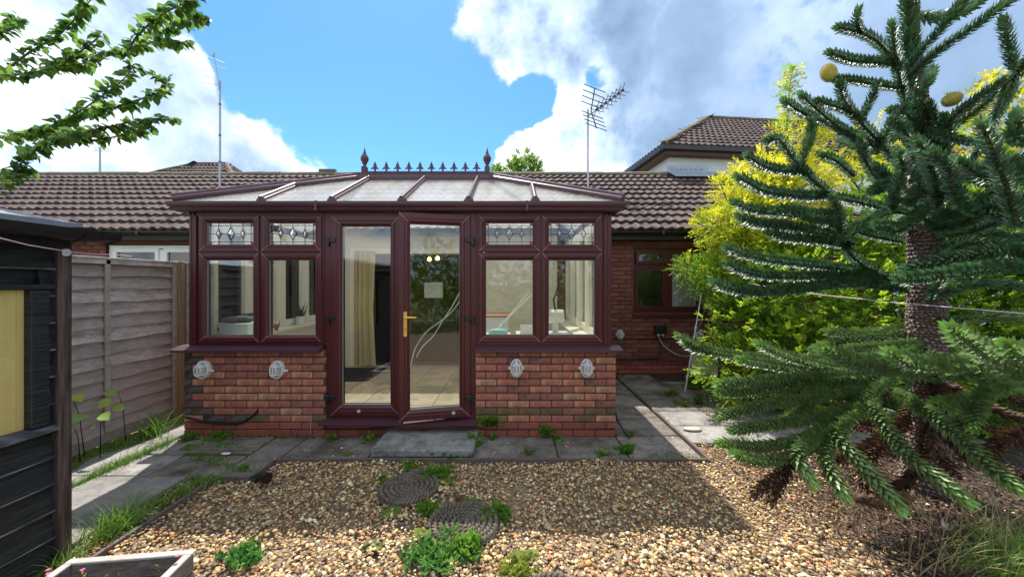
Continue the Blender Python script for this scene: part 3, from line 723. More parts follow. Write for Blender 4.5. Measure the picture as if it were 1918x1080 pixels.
# doors
dz0, dz1 = Z_(777), Z_(404)
b = MB(); b.box(X_(612), X_(621), YF - .012, YF + .065, .165, Z_(397), 0); b.box(X_(881), X_(890), YF - .012, YF + .065, .165, Z_(397), 0); b.box(X_(621), X_(881), YF - .011, YF + .065, dz1 + .004, Z_(397), 1)
b.box(X_(621), X_(881), YF - .01, YF + .065, .165, dz0 - .006, 1)
b.build('door_frame', mats3()[:2], con)
b = MB(); b.prism([(YF + .08, .145), (YF - .13, .145), (YF - .14, .150), (YF - .14, .166), (YF - .12, .170), (YF - .02, .182), (YF + .08, .182)], 'x', X_(608), X_(893))
b.build('threshold', M['upvc_trim'], con)
def door(w, gx0, gx1, gz0, gz1, h0, h1, flip):
    """leaf in its own coordinates, hinge at the origin, extending along -x (flip) or +x"""
    x0, x1 = (0, w) if not flip else (-w, 0)
    b = MB(); prof_w = (gx1 - gx0)
    # four rails as a mitred ring with unequal insets handled by scaling
    ins = (gx0 - x0 + x1 - gx1) / 2
    pr = casement_prof(ins, .012)
    ring(b, x0, x1, h0, h1, pr, y0=0)
    me_obj = b.build('door', mats3(), con, fix=False)
    g0, g1, z0, z1 = x0 + ins, x1 - ins, h0 + ins, h1 - ins
    p = MB(); p.box(g0 - .01, g1 + .01, .006, .012, z0 - .01, z1 + .01); p.build('pane', M['glass'], me_obj)
    p = MB(); ring(p, g0 - .004, g1 + .004, z0 - .004, z1 + .004, [(0, -.03), (0, .004), (.005, .001), (.005, -.03)], y0=0, weld=False); p.build('gasket', [M['grey']] * 2, me_obj, fix=False)
    p = MB(); ring(p, g0 - .06, g1 + .06, z0 - .06, z1 + .06, [(0, .01), (0, -.04), (.06, -.04), (.06, .01)], y0=.014, weld=False); p.build('inner_frame', [M['cream']] * 2, me_obj, fix=False)
    hx = 0
    for zz in (Z_(450), Z_(595), Z_(742)):
        p = MB(); sgn = -1 if flip else 1
        p.bbox(min(hx - sgn * .012, hx + sgn * .055), max(hx - sgn * .012, hx + sgn * .055), -.046, -.027, zz - .022, zz + .022, .004); p.bbox(min(hx - sgn * .040, hx - sgn * .008), max(hx - sgn * .040, hx - sgn * .008), -.056, -.0272, zz - .060, zz + .026, .005)
        p.build('hinge', M['black'], me_obj)
    return me_obj
dl = door(.716, .108, .605, 0, 0, dz0, dz1, False); dl.location = (X_(621.5), YF, 0); dl.matrix_parent_inverse = WORLD[con.name]
dr = door(.700, 0 - .59, -.10, 0, 0, dz0, dz1, True); dr.location = (X_(880.5), YF - .012, 0); dr.rotation_euler = (0, 0, R(13.0)); dr.matrix_parent_inverse = WORLD[con.name]
# the small square vents / screw caps on the bottom rails
for (d_, xs_) in ((dl, (.29, .20, .48)), (dr, (-.17, -.11, -.4))):
    p = MB()
    p.bbox(xs_[0] - .016, xs_[0] + .016, -.033, -.0285, dz0 + .035, dz0 + .067, .002); p.build('trade_badge', M['orange_tag'], d_)
    for xx in xs_[1:]:
        q = MB(); q.bbox(xx - .018, xx + .018, -.0325, -.0285, dz0 + .048, dz0 + .057, .001); q.build('drain_cap', M['upvc_trim'], d_)
# brass handle on the open door
p = MB(); hxm = -.70 + .062; zc = Z_(603)
pl = [(-.016, -.115), (-.010, -.122), (.010, -.122), (.016, -.115), (.016, .115), (.010, .122), (-.010, .122), (-.016, .115)]
p.prism([(hxm + u, zc + v) for u, v in pl], 'y', -.037, -.0285)
p.tube([(hxm, -.033, zc + .068), (hxm, -.075, zc + .068)], .009, 10)
p.tube([(hxm - .012, -.076, zc + .068), (hxm + .02, -.078, zc + .068), (hxm + .07, -.078, zc + .066), (hxm + .105, -.074, zc + .064)], [.011, .0115, .010, .008], 10)
p.lathe([(.0075, 0), (.0075, .003)], n=12, T=Matrix.Translation((hxm, -.037, zc - .045)) @ Matrix.Rotation(R(90), 4, 'X'))
p.build('handle', M['brass'], dr)
p = MB(); p.box(hxm - .004, hxm + .004, -.0415, -.0402, zc - .062, zc - .040); p.build('keyhole', M['black'], dr)
# eaves beam, box gutter
ZE = Z_(404)
b = MB(); b.box(XL + .03, XR - .03, YF - .03, YF + .07, ZE + .061, 2.36); b.box(XL + .05, XR - .05, YF - .018, YF + .07, ZE + .0, ZE + .0605)
b.box(XL + .03, XL + .12, YF + .07, YH, ZE, 2.36); b.box(XR - .12, XR - .03, YF + .07, YH, ZE, 2.36)
b.build('eaves_beam', M['upvc_trim'], con)
gz = 2.292
def gprof(s=1):   # ogee gutter section: (outward, z)
    return [(0, gz + .005), (.055, gz), (.075, gz + .012), (.085, gz + .035), (.104, gz + .048), (.112, gz + .066), (.112, gz + .092), (.104, gz + .092), (.100, gz + .07), (.02, gz + .02), (.0, gz + .09)]
GY = YF - .035
b = MB()
gp = gprof()
path = [(XL + .025, YH), (XL + .025, GY), (XR - .025, GY), (XR - .025, YH)]
# sweep with mitres around the three sides
rows = []
for i, (x, y) in enumerate(path):
    if i == 0: d = (-1, 0)
    elif i == 1: d = (-1, -1)
    elif i == 2: d = (1, -1)
    else: d = (1, 0)
    rows.append([Vector((x + d[0] * u, y + d[1] * u, z)) for u, z in gp])
n = len(gp)
for i in range(3): b.add(rows[i] + rows[i + 1], [(k, k + 1, n + k + 1, n + k) for k in range(n - 1)])
gut = b.build('gutter', M['upvc_trim'], con)
b = MB()
for xx in (-1.95, .15):
    b.box(xx - .012, xx + .012, GY - .116, GY - .02, gz - .004, gz + .096)
b.build('gutter_joint', M['upvc_trim'], con)
# roof: ridge and planes
RZ = 2.975; RX0, RX1, RY = -1.90, -.32, 4.75
EX0, EX1, EY = XL - .05, XR + .05, YF - .10; EZ = 2.395; BYY = 6.36; BZ = 2.42
ridge_z = RZ - .05
def roofz(y): return EZ + (ridge_z - EZ) * (y - EY) / (RY - EY)
bars = [-2.52, -1.81, -1.106, -.434, .233]
xtop = {}
def hipy(x):        # y on the hip above eaves position x
    if x < RX0: return EY + (RY - EY) * (x - EX0) / (RX0 - EX0)
    if x > RX1: return EY + (RY - EY) * (EX1 - x) / (EX1 - RX1)
    return RY
edges = [EX0] + bars + [EX1]
for i in range(len(edges) - 1):
    a, c = edges[i], edges[i + 1]; pts = [(a, EY)]; 
    pts = [(a, EY), (c, EY), (c, hipy(c))]
    for xk in (RX1, RX0):
        if a < xk < c: pts.append((xk, RY))
    pts.append((a, hipy(a)))
    q = []
    for p_ in pts:
        if not q or (abs(p_[0] - q[-1][0]) + abs(p_[1] - q[-1][1])) > 1e-4: q.append(p_)
    b = MB(); V3 = [Vector((x, y, roofz(y))) for x, y in q]; k = len(V3)
    b.add(V3 + [v + Vector((0, 0, -.022)) for v in V3], [tuple(range(k)), tuple(range(k, 2 * k))[::-1]] + [(j, (j + 1) % k, k + (j + 1) % k, k + j) for j in range(k)])
    b.build('roof_panel', M['poly'], con)
def slopepanel(pts):
    b = MB(); V3 = [Vector(p_) for p_ in pts]; k = len(V3)
    b.add(V3 + [v + Vector((0, 0, -.022)) for v in V3], [tuple(range(k)), tuple(range(k, 2 * k))[::-1]] + [(j, (j + 1) % k, k + (j + 1) % k, k + j) for j in range(k)])
    return b.build('roof_panel', M['poly'], con)
slopepanel([(EX0, EY, EZ), (RX0, RY, ridge_z), (EX0, BYY, EZ)])
slopepanel([(EX1, EY, EZ), (EX1, BYY, EZ), (RX1, RY, ridge_z)])
slopepanel([(RX0, RY, ridge_z), (RX1, RY, ridge_z), (EX1, BYY, EZ), (EX0, BYY, EZ)])
def bar(p0, p1, w=.032, h=.05, nm='glazing_bar', m='upvc_trim', cap=True):
    p0 = Vector(p0); p1 = Vector(p1); t = (p1 - p0).normalized(); s_ = t.cross(Vector((0, 0, 1))).normalized(); u = s_.cross(t).normalized()
    sec = [(-w, 0), (-w, h * .35), (-w * .55, h * .55), (-w * .4, h * .9), (0, h), (w * .4, h * .9), (w * .55, h * .55), (w, h * .35), (w, 0)]
    b = MB(); vs = [P_ + s_ * a + u * c for P_ in (p0, p1) for a, c in sec]; n = len(sec)
    b.add(vs, [(i, (i + 1) % n, n + (i + 1) % n, n + i) for i in range(n)] + [tuple(range(n))[::-1], tuple(range(n, 2 * n))])
    return b.build(nm, M[m], con)
for x in bars:
    yt = hipy(x) - .02; bar((x, EY - .005, EZ), (x, yt, roofz(yt)), .028, .05)
    b = MB(); b.lathe([(.05, 0), (.05, .012), (.036, .035), (.02, .055), (.0, .06)], (x, EY + .0, EZ - .006), 10, sx=1, sy=.5); b.build('bar_end_cap', M['upvc_trim'], con)
bar((EX0, EY, EZ), (RX0, RY, ridge_z), .055, .075, 'hip_bar'); bar((EX1, EY, EZ), (RX1, RY, ridge_z), .055, .075, 'hip_bar')
bar((EX0, BYY, EZ), (RX0, RY, ridge_z), .055, .075, 'hip_bar'); bar((EX1, BYY, EZ), (RX1, RY, ridge_z), .055, .075, 'hip_bar')
# ridge with cresting and finials
b = MB(); b.box(RX0 - .14, RX1 + .14, RY - .075, RY + .075, RZ - .012, RZ); b.prism([(RY - .10, RZ - .085), (RY + .10, RZ - .085), (RY + .07, RZ - .013), (RY - .07, RZ - .013)], 'x', RX0 - .05, RX1 + .05)
b.build('ridge_beam', M['upvc_trim'], con)
b = MB()
nsc = 10; x0s, x1s = RX0 + .02, RX1 - .02; dx = (x1s - x0s) / nsc
for i in range(nsc):     # scalloped skirt below the ridge
    poly = [(x0s + i * dx, RZ - .08), (x0s + (i + 1) * dx, RZ - .08)] + [(x0s + (i + .5) * dx + math.cos(a) * dx / 2, RZ - .118 + math.sin(a) * .016) for a in [math.pi * k / 6 for k in range(7)]][::1]
    poly = [(x0s + i * dx, RZ - .075), (x0s + i * dx, RZ - .128)] + [(x0s + (i + .5) * dx - math.cos(a) * dx / 2, RZ - .128 + math.sin(a) * .014) for a in [math.pi * k / 6 for k in range(1, 6)]] + [(x0s + (i + 1) * dx, RZ - .128), (x0s + (i + 1) * dx, RZ - .075)]
    b.prism(poly, 'y', RY - .125, RY - .117)
b.build('ridge_skirt', M['upvc_trim'], con)
b = MB(); b.box(RX0 + .03, RX1 - .03, RY - .008, RY + .008, RZ + .022, RZ + .034)
for i in range(21):
    x = RX0 + .10 + i * (RX1 - RX0 - .2) / 20
    b.tube([(x - .03, RY, RZ + .024), (x - .012, RY, RZ + .008), (x, RY, RZ + .0), (x + .012, RY, RZ + .008), (x + .03, RY, RZ + .024)], .007, 4)
crest = b.build('cresting', M['upvc_trim'], con)
spk = [(0, .155), (-.012, .120), (-.022, .098), (-.010, .088), (-.028, .082), (-.040, .070), (-.047, .055), (-.036, .062), (-.022, .064), (-.010, .058), (-.008, .040), (-.014, .03), (.014, .03), (.008, .040), (.010, .058), (.022, .064), (.036, .062), (.047, .055), (.040, .070), (.028, .082), (.010, .088), (.022, .098), (.012, .120)]
m0 = MB(); m0.prism([(u * 1.1, v * 1.05) for u, v in spk], 'y', -.009, .009); me_sp = m0.mesh('spike', M['upvc_trim'])
for i in range(10):
    o = bpy.data.objects.new('spike', me_sp); link(o, crest); o.location = (RX0 + .135 + i * (RX1 - RX0 - .27) / 9, RY, RZ)
for x in (RX0, RX1):
    b = MB(); b.box(x - .032, x + .032, RY - .032, RY + .032, RZ, RZ + .09)
    b.lathe([(.028, .09), (.022, .10), (.020, .125), (.032, .135), (.034, .15), (.048, .175), (.052, .20), (.044, .225), (.028, .25), (.018, .275), (.012, .29), (.015, .297), (.009, .305), (.0, .355)], (x, RY, RZ), 14)
    b.build('finial', M['upvc_trim'], con, smooth=False)

# side windows (frames rosewood outside, cream inside) in both side walls
def side_windows(xo, sx):
    zt, zb = 2.24, .93; ys = [3.93, 4.53, 5.13, 5.73, 6.33]
    def SB(b, y0, y1, z0, z1, d0, d1): b.box(min(xo - sx * d0, xo - sx * d1), max(xo - sx * d0, xo - sx * d1), y0, y1, z0, z1)
    out, inn = MB(), MB()
    for b, d0, d1 in ((out, .06, .095), (inn, .096, .13)):
        SB(b, ys[0] - .04, ys[-1] + .04, zb, zb + .05, d0, d1); SB(b, ys[0] - .04, ys[-1] + .04, zt - .04, zt + .03, d0, d1)
        for y in ys: SB(b, y - .035, y + .035, zb + .05, zt - .04, d0, d1)
    out.build('window_frame', M['upvc'], con); inn.build('window_frame', M['cream'], con)
    for i in range(4):
        y0, y1 = ys[i] + .036, ys[i + 1] - .036
        b = MB()
        for d0, d1, mi in ((.055, .093, 1), (.098, .145, 0)):
            for (a0, a1, c0, c1) in ((y0, y1, zb + .051, zb + .12), (y0, y1, zt - .11, zt - .041), (y0, y0 + .06, zb + .12, zt - .11), (y1 - .06, y1, zb + .12, zt - .11)):
                b.box(min(xo - sx * d0, xo - sx * d1), max(xo - sx * d0, xo - sx * d1), a0, a1, c0, c1, mi)
        c = b.build('casement', [M['cream'], M['upvc']], con)
        p = MB(); p.box(min(xo - sx * .094, xo - sx * .098), max(xo - sx * .094, xo - sx * .098), y0 + .05, y1 - .05, zb + .11, zt - .10); p.build('pane', M['glass'], c)
    b = MB(); b.box(min(xo - sx * .125, xo - sx * .31), max(xo - sx * .125, xo - sx * .31), YF + .10, 6.36, .926, .955); b.build('inner_sill', M['cream'], con)
side_windows(XL, -1); side_windows(XR, 1)
for (a, c) in ((XL + .32, -1.93), (-.36, XR - .32)):
    b = MB(); b.box(a, c, YF + .09, YF + .33, .926, .955); b.build('inner_sill', M['cream'], con)
# floor tiles
b = MB(); b.box(XL + .3, XR - .3, YF + .085, 6.35, 0, .135); fl = b.build('floor', M['grout'], con)
ft = {}
for i in range(9):
    for j in range(6):
        x = XL + .33 + i * .42; y = YF + .10 + j * .42; x1 = min(x + .41, XR - .32)
        if x1 - x < .05: continue
        k = (round(x1 - x, 3))
        if k not in ft:
            q = MB(); q.bbox(0, x1 - x, 0, .41, .1355, .142, .003); ft[k] = q.mesh('floor_tile', M['tilefloor'])
        o = bpy.data.objects.new('floor_tile', ft[k]); link(o, fl); o.location = (x, y, 0)
# ================================================================== BUNGALOW
bun = wthing('bungalow', 'long red brick bungalow with brown pantile roof behind the conservatory', 'bungalow', (-4, 6.4, 0))
HY = 6.40; HX0, HX1 = -13.0, 6.5
EAV_Y, EAV_Z = 6.10, 2.47; PIT = math.tan(R(30)); RID_Y = 9.30; RID_Z = EAV_Z + (RID_Y - EAV_Y) * PIT
# wall with openings
def wall_with_holes(par, nm, x0, x1, z0, z1, y0, y1, holes, m):
    xs_ = sorted({x0, x1, *[h[0] for h in holes], *[h[1] for h in holes]}); zs_ = sorted({z0, z1, *[h[2] for h in holes], *[h[3] for h in holes]})
    b = MB()
    for i in range(len(xs_) - 1):
        for j in range(len(zs_) - 1):
            cx = (xs_[i] + xs_[i + 1]) / 2; cz = (zs_[j] + zs_[j + 1]) / 2
            if any(h[0] < cx < h[1] and h[2] < cz < h[3] for h in holes): continue
            b.box(xs_[i], xs_[i + 1], y0, y1, zs_[j], zs_[j + 1])
    return b.build(nm, m, par)
WX0, WX1, WZ0, WZ1 = 2.10, 3.34, 1.055, 2.18
holes = [(-2.75, -.62, .14, 2.12), (WX0, WX1, WZ0, WZ1), (-7.05, -5.2, .2, 2.235)]
wall = wall_with_holes(bun, 'wall', HX0, HX1, -.05, 2.42, HY, HY + .28, holes, M['hmortar'])
# inner plaster seen inside the conservatory
pl = wall_with_holes(bun, 'plaster', XL + .28, XR - .28, .14, 2.44, HY - .016, HY - .004, [(-2.75, -.62, .14, 2.12)], M['plaster'])
# bricks: those in view singly, the others joined
far = MB(); cols_far = []
cnt = 0
bm_h = {}
for r in range(32):
    z = .0365 + r * .0742
    if z > 2.40: break
    for (c, ln) in course(HX0, HX1, .1125 * (r % 2)):
        if XL - .02 < c < XR + .0: continue
        # cut at openings
        segs = [(c - ln / 2, c + ln / 2)]
        for h in holes:
            if h[2] - .03 < z < h[3] + .03:
                ns = []
                for a, d in segs:
                    if d <= h[0] or a >= h[1]: ns.append((a, d)); continue
                    if a < h[0]: ns.append((a, h[0]))
                    if d > h[1]: ns.append((h[1], d))
                segs = ns
        for a, d in segs:
            if d - a < .02: continue
            cc = (a + d) / 2
            inview = 1.06 < cc < 3.55 and cnt < 300 and not (cc > 3.1 and z > .9)
            if inview:
                cnt += 1
                k = (round(d - a, 2), r < 2)
                if k not in bm_h:
                    q = MB(); q.bbox(-(d - a) / 2, (d - a) / 2, -.03, .03, -.031, .031, .003); bm_h[k] = q.mesh('brick', M['brick_red'] if r < 2 else M['hbrick'])
                o = bpy.data.objects.new('brick', bm_h[k]); link(o, wall); o.location = (cc, HY + .018 + rnd.uniform(-.001, .001), z)
            else:
                far.box(a, d, HY - .012 + rnd.uniform(-.001, .001), HY + .02, z - .031, z + .031); cols_far += [HB[rnd.randrange(4)] if r > 1 else (.22, .05, .035)] * 8
o = npmesh('brickwork', far.v, far.f, M['hbrick_a'], np.array(cols_far), parent=wall); tag(o, kind='stuff')
# room behind
b = MB(); b.box(HX0 + .3, HX1 - .3, 11.5, 11.6, 0, 2.4); b.box(-4.9, -4.8, 6.7, 11.5, 0, 2.4); b.box(1.6, 1.7, 6.7, 11.5, 0, 2.4)
b.build('room_wall', M['darkroom'], bun)
b = MB(); b.box(HX0 + .3, HX1 - .3, HY + .29, 11.5, .05, .135); b.build('room_floor', M['carpet'], bun)
b = MB(); b.box(HX0 + .3, HX1 - .3, HY + .29, 11.5, 2.42, 2.45); b.build('room_ceiling', M['darkroom'], bun)
b = MB()
for (a, c, d, e_) in ((-2.80, -2.70, .14, 2.17), (-.67, -.57, .14, 2.17), (-2.70, -.67, 2.08, 2.17)): b.box(a, c, HY - .03, HY + .3, d, e_)
b.build('door_lining', M['cream'], bun)
# fascia and gutter
b = MB(); b.box(HX0, XL - .1, EAV_Y + .10, EAV_Y + .13, 2.30, 2.445); b.box(XR + .12, HX1, EAV_Y + .10, EAV_Y + .13, 2.30, 2.445)
b.box(HX0, XL - .1, EAV_Y + .131, HY - .02, 2.30, 2.32); b.box(XR + .12, HX1, EAV_Y + .131, HY - .02, 2.30, 2.32); b.build('fascia', M['blackwood'], bun)
b = MB()
for (a, c) in ((HX0, XL - .14), (XR + .16, HX1)):
    poly = [(EAV_Y + .095 - .055 - .055 * math.cos(t), 2.44 - .058 * math.sin(t)) for t in [math.pi * k / 8 for k in range(9)]]
    poly += [(EAV_Y + .095 - .055 - .050 * math.cos(t), 2.44 - .050 * math.sin(t)) for t in [math.pi * k / 8 for k in range(8, -1, -1)]]
    b.prism(poly, 'x', a, c)
for xx in [a * .9 - 12.5 for a in range(11)] + [1.6, 2.5, 3.4, 4.3]: b.box(xx - .02, xx + .02, EAV_Y - .020, EAV_Y + .09, 2.375, 2.447)
b.build('gutter', M['black'], bun)
# roof deck, back slope, ridge
b = MB(); s30 = math.sin(R(30)); c30 = math.cos(R(30))
b.add([(HX0, EAV_Y + .06, EAV_Z - .03), (HX1, EAV_Y + .06, EAV_Z - .03), (HX1, RID_Y, RID_Z - .06), (HX0, RID_Y, RID_Z - .06), (HX1, RID_Y * 2 - EAV_Y, EAV_Z), (HX0, RID_Y * 2 - EAV_Y, EAV_Z)],
      [(0, 1, 2, 3), (3, 2, 4, 5), (0, 3, 5), (1, 4, 2)])
roof = b.build('roof', M['tile_a'], bun, fix=False)
nv = len(roof.data.vertices); ca = roof.data.color_attributes.new('Col', 'FLOAT_COLOR', 'POINT'); ca.data.foreach_set('color', [.1, .075, .07, 1] * nv)
def tile_geo(w, ln, amp, seg=8, edge=.018, phase=0.0):
    """a roll-and-pan tile lying on the slope: x across, y up the slope, z off the slope"""
    v = []; f = []
    for i in range(seg + 1):
        u = i / seg; h = amp * (0.5 + 0.5 * math.cos(2 * math.pi * (2 * u - .32 + phase))) ** 1.25
        x = u * w
        v += [(x, .004, h - edge + .006), (x, 0, h + .028), (x, ln, h - .028)]
    nv_ = len(v)
    for i in range(seg):
        a = i * 3; b_ = a + 3; f += [(a, b_, nv_ + i + 1, nv_ + i), (a + 1, b_ + 1, b_ + 2, a + 2)]
    v += [v[i * 3 + 1] for i in range(seg + 1)]
    return v, f
TWd, TG = .335, .335
tv, tf = tile_geo(TWd, TG + .055, .030, seg=12)
tme = bpy.data.meshes.new('tile'); tme.from_pydata(tv, [], tf); tme.materials.append(M['tile']); tme.polygons.foreach_set('use_smooth', [True] * len(tf))
SLOPE = Matrix.Rotation(R(30), 4, 'X')
def tile_matrix(x, y, z, rx, yaw=0): return Matrix.Translation((x, y, z)) @ Matrix.Rotation(yaw, 4, 'Z') @ Matrix.Rotation(rx, 4, 'X')
nrow = int((RID_Y - EAV_Y) / c30 / TG); cand = []
for r in range(nrow + 1):
    d = r * TG; y = EAV_Y - .02 + d * c30; z = EAV_Z - .02 + d * s30
    if y > RID_Y - .05: break
    x = HX0
    while x < HX1 - .1:
        px = PX0 + (x + .15) / y * F; py = PY0 - (z - CZ) / y * F
        hidden = 350 < px < 1150 and py > 335 + abs(px - 800) * .11
        vis = (-10 < px < 1325) and not hidden
        cand.append((0 if vis else 1, y * y + (x * x) * .25, x, y, z)); x += TWd
cand.sort()
tv_ = np.array(tv); tf_ = np.array(tf); RM = np.array(Matrix.Rotation(R(30), 3, 'X'))
VV, FF, CC = [], [], []
for i, (hid, _, x, y, z) in enumerate(cand):
    dx, dz = rnd.uniform(-.004, .004), rnd.uniform(-.003, .004); yw = rnd.gauss(0, .006)
    if i < 300:
        o = bpy.data.objects.new('tile', tme); link(o, roof); o.location = (x + dx, y, z + dz); o.rotation_euler = (R(30) + rnd.gauss(0, .006), 0, yw)
    else:
        P_ = (tv_ @ RM.T) + np.array([x + dx, y, z + dz]); FF.append(tf_ + len(tv_) * len(VV)); VV.append(P_); CC.append(np.tile(np.array(TL[rnd.randrange(5)]) * rnd.uniform(.85, 1.2), (len(tv_), 1)))
o = npmesh('tiling', np.concatenate(VV), np.concatenate(FF), M['tile_a'], np.concatenate(CC), smooth=True, parent=roof); tag(o, kind='stuff')
x = HX0
rt = MB(); poly = [(-.13, -.045), (-.10, .02), (-.05, .055), (0, .065), (.05, .055), (.10, .02), (.13, -.045), (.11, -.05), (0, .04), (-.11, -.05)]
rt.prism(poly, 'x', 0, .44); me_r = rt.mesh('ridge_tile', M['ridge'])
while x < 4.0:
    o = bpy.data.objects.new('ridge_tile', me_r); link(o, roof); o.location = (x, RID_Y, RID_Z - .01 + rnd.uniform(-.006, .006)); o.rotation_euler = (0, rnd.gauss(0, .006), 0); x += .45
b = MB(); b.box(-4.85, -4.45, RID_Y - .06, RID_Y + .06, RID_Z + .04, RID_Z + .115); b.build('ridge_vent', M['ridge'], roof)
b = MB(); zz = lambda y: EAV_Z + (y - EAV_Y) * PIT
b.add([(3.95, 8.86, zz(8.86) + .075), (4.9, 8.86, zz(8.86) + .075), (4.9, 9.2, zz(9.2) + .09), (3.88, 9.2, zz(9.2) + .09), (4.9, 9.215, zz(9.2) + .27), (3.88, 9.215, zz(9.2) + .25)], [(0, 1, 2, 3), (3, 2, 4, 5)])
for k in range(7): b.box(3.98 + k * .12, 4.05 + k * .12, 9.19, 9.196, zz(9.2) + .13, zz(9.2) + .19)
b.build('lead_flashing', M['leadsheet'], bun)
# window beside the shrub
win = MB(); y0 = HY + .05
def rect_ring(b, x0, x1, z0, z1, w, ya, yb, mi=0):
    b.box(x0, x1, ya, yb, z0, z0 + w, mi); b.box(x0, x1, ya, yb, z1 - w, z1, mi); b.box(x0, x0 + w, ya, yb, z0 + w, z1 - w, mi); b.box(x1 - w, x1, ya, yb, z0 + w, z1 - w, mi)
rect_ring(win, WX0 + .003, WX1 - .003, WZ0 + .003, WZ1 - .003, .05, y0, y0 + .07)
xm = 2.72; win.box(xm - .03, xm + .03, y0 + .001, y0 + .069, WZ0 + .05, WZ1 - .05); win.box(WX0 + .05, xm - .03, y0 + .002, y0 + .068, 1.84, 1.90)
W_ = win.build('window', M['upvc'], bun)
def sash(x0, x1, z0, z1, yf):
    b = MB(); rect_ring(b, x0, x1, z0, z1, .05, yf, yf + .05); b.build('sash', M['upvc'], W_)
    b = MB(); b.box(x0 + .04, x1 - .04, yf + .02, yf + .026, z0 + .04, z1 - .04); b.build('pane', M['glass'], W_)
sash(WX0 + .06, xm - .033, 1.905, WZ1 - .055, y0 - .03); sash(WX0 + .055, xm - .031, WZ0 + .055, 1.838, y0 - .01); sash(xm + .031, WX1 - .055, WZ0 + .055, WZ1 - .055, y0 - .01)
b = MB(); b.prism([(y0 + .06, WZ0 - .02), (HY - .07, WZ0 - .055), (HY - .07, WZ0 - .03), (y0 + .06, WZ0 + .0)], 'x', WX0 - .02, WX1 + .02); b.build('window_sill', M['upvc'], W_)
b = MB()
for k in range(24):
    xa = 2.98 + k * .014; b.box(xa, xa + .010, y0 + .14 + .012 * math.sin(k * 1.1), y0 + .145 + .012 * math.sin(k * 1.1), WZ0 + .06, WZ1)
b.build('curtain', M['pot'], W_)
# pale glazed doors beyond the fence
wd_ = MB(); X0, X1, Zt = -7.04, -5.21, 2.225
rect_ring(wd_, X0, X1, .21, Zt, .05, HY + .04, HY + .12); wd_.box((X0 + X1) / 2 - .04, (X0 + X1) / 2 + .04, HY + .041, HY + .119, .28, Zt - .07)
WD = wd_.build('patio_door', M['white'], bun)
for (a, c) in ((X0 + .07, (X0 + X1) / 2 - .041), ((X0 + X1) / 2 + .041, X1 - .07)):
    b = MB(); rect_ring(b, a, c, .28, Zt - .051, .065, HY + .025, HY + .10); b.build('leaf_frame', M['white'], WD)
    b = MB(); b.box(a + .055, c - .055, HY + .055, HY + .061, .37, Zt - .11); b.build('pane', M['glass_dark'], WD)
    b = MB(); b.box(a + .18, a + .50, HY + .018, HY + .026, Zt - .04, Zt - .025); b.build('trickle_vent', M['white'], WD)

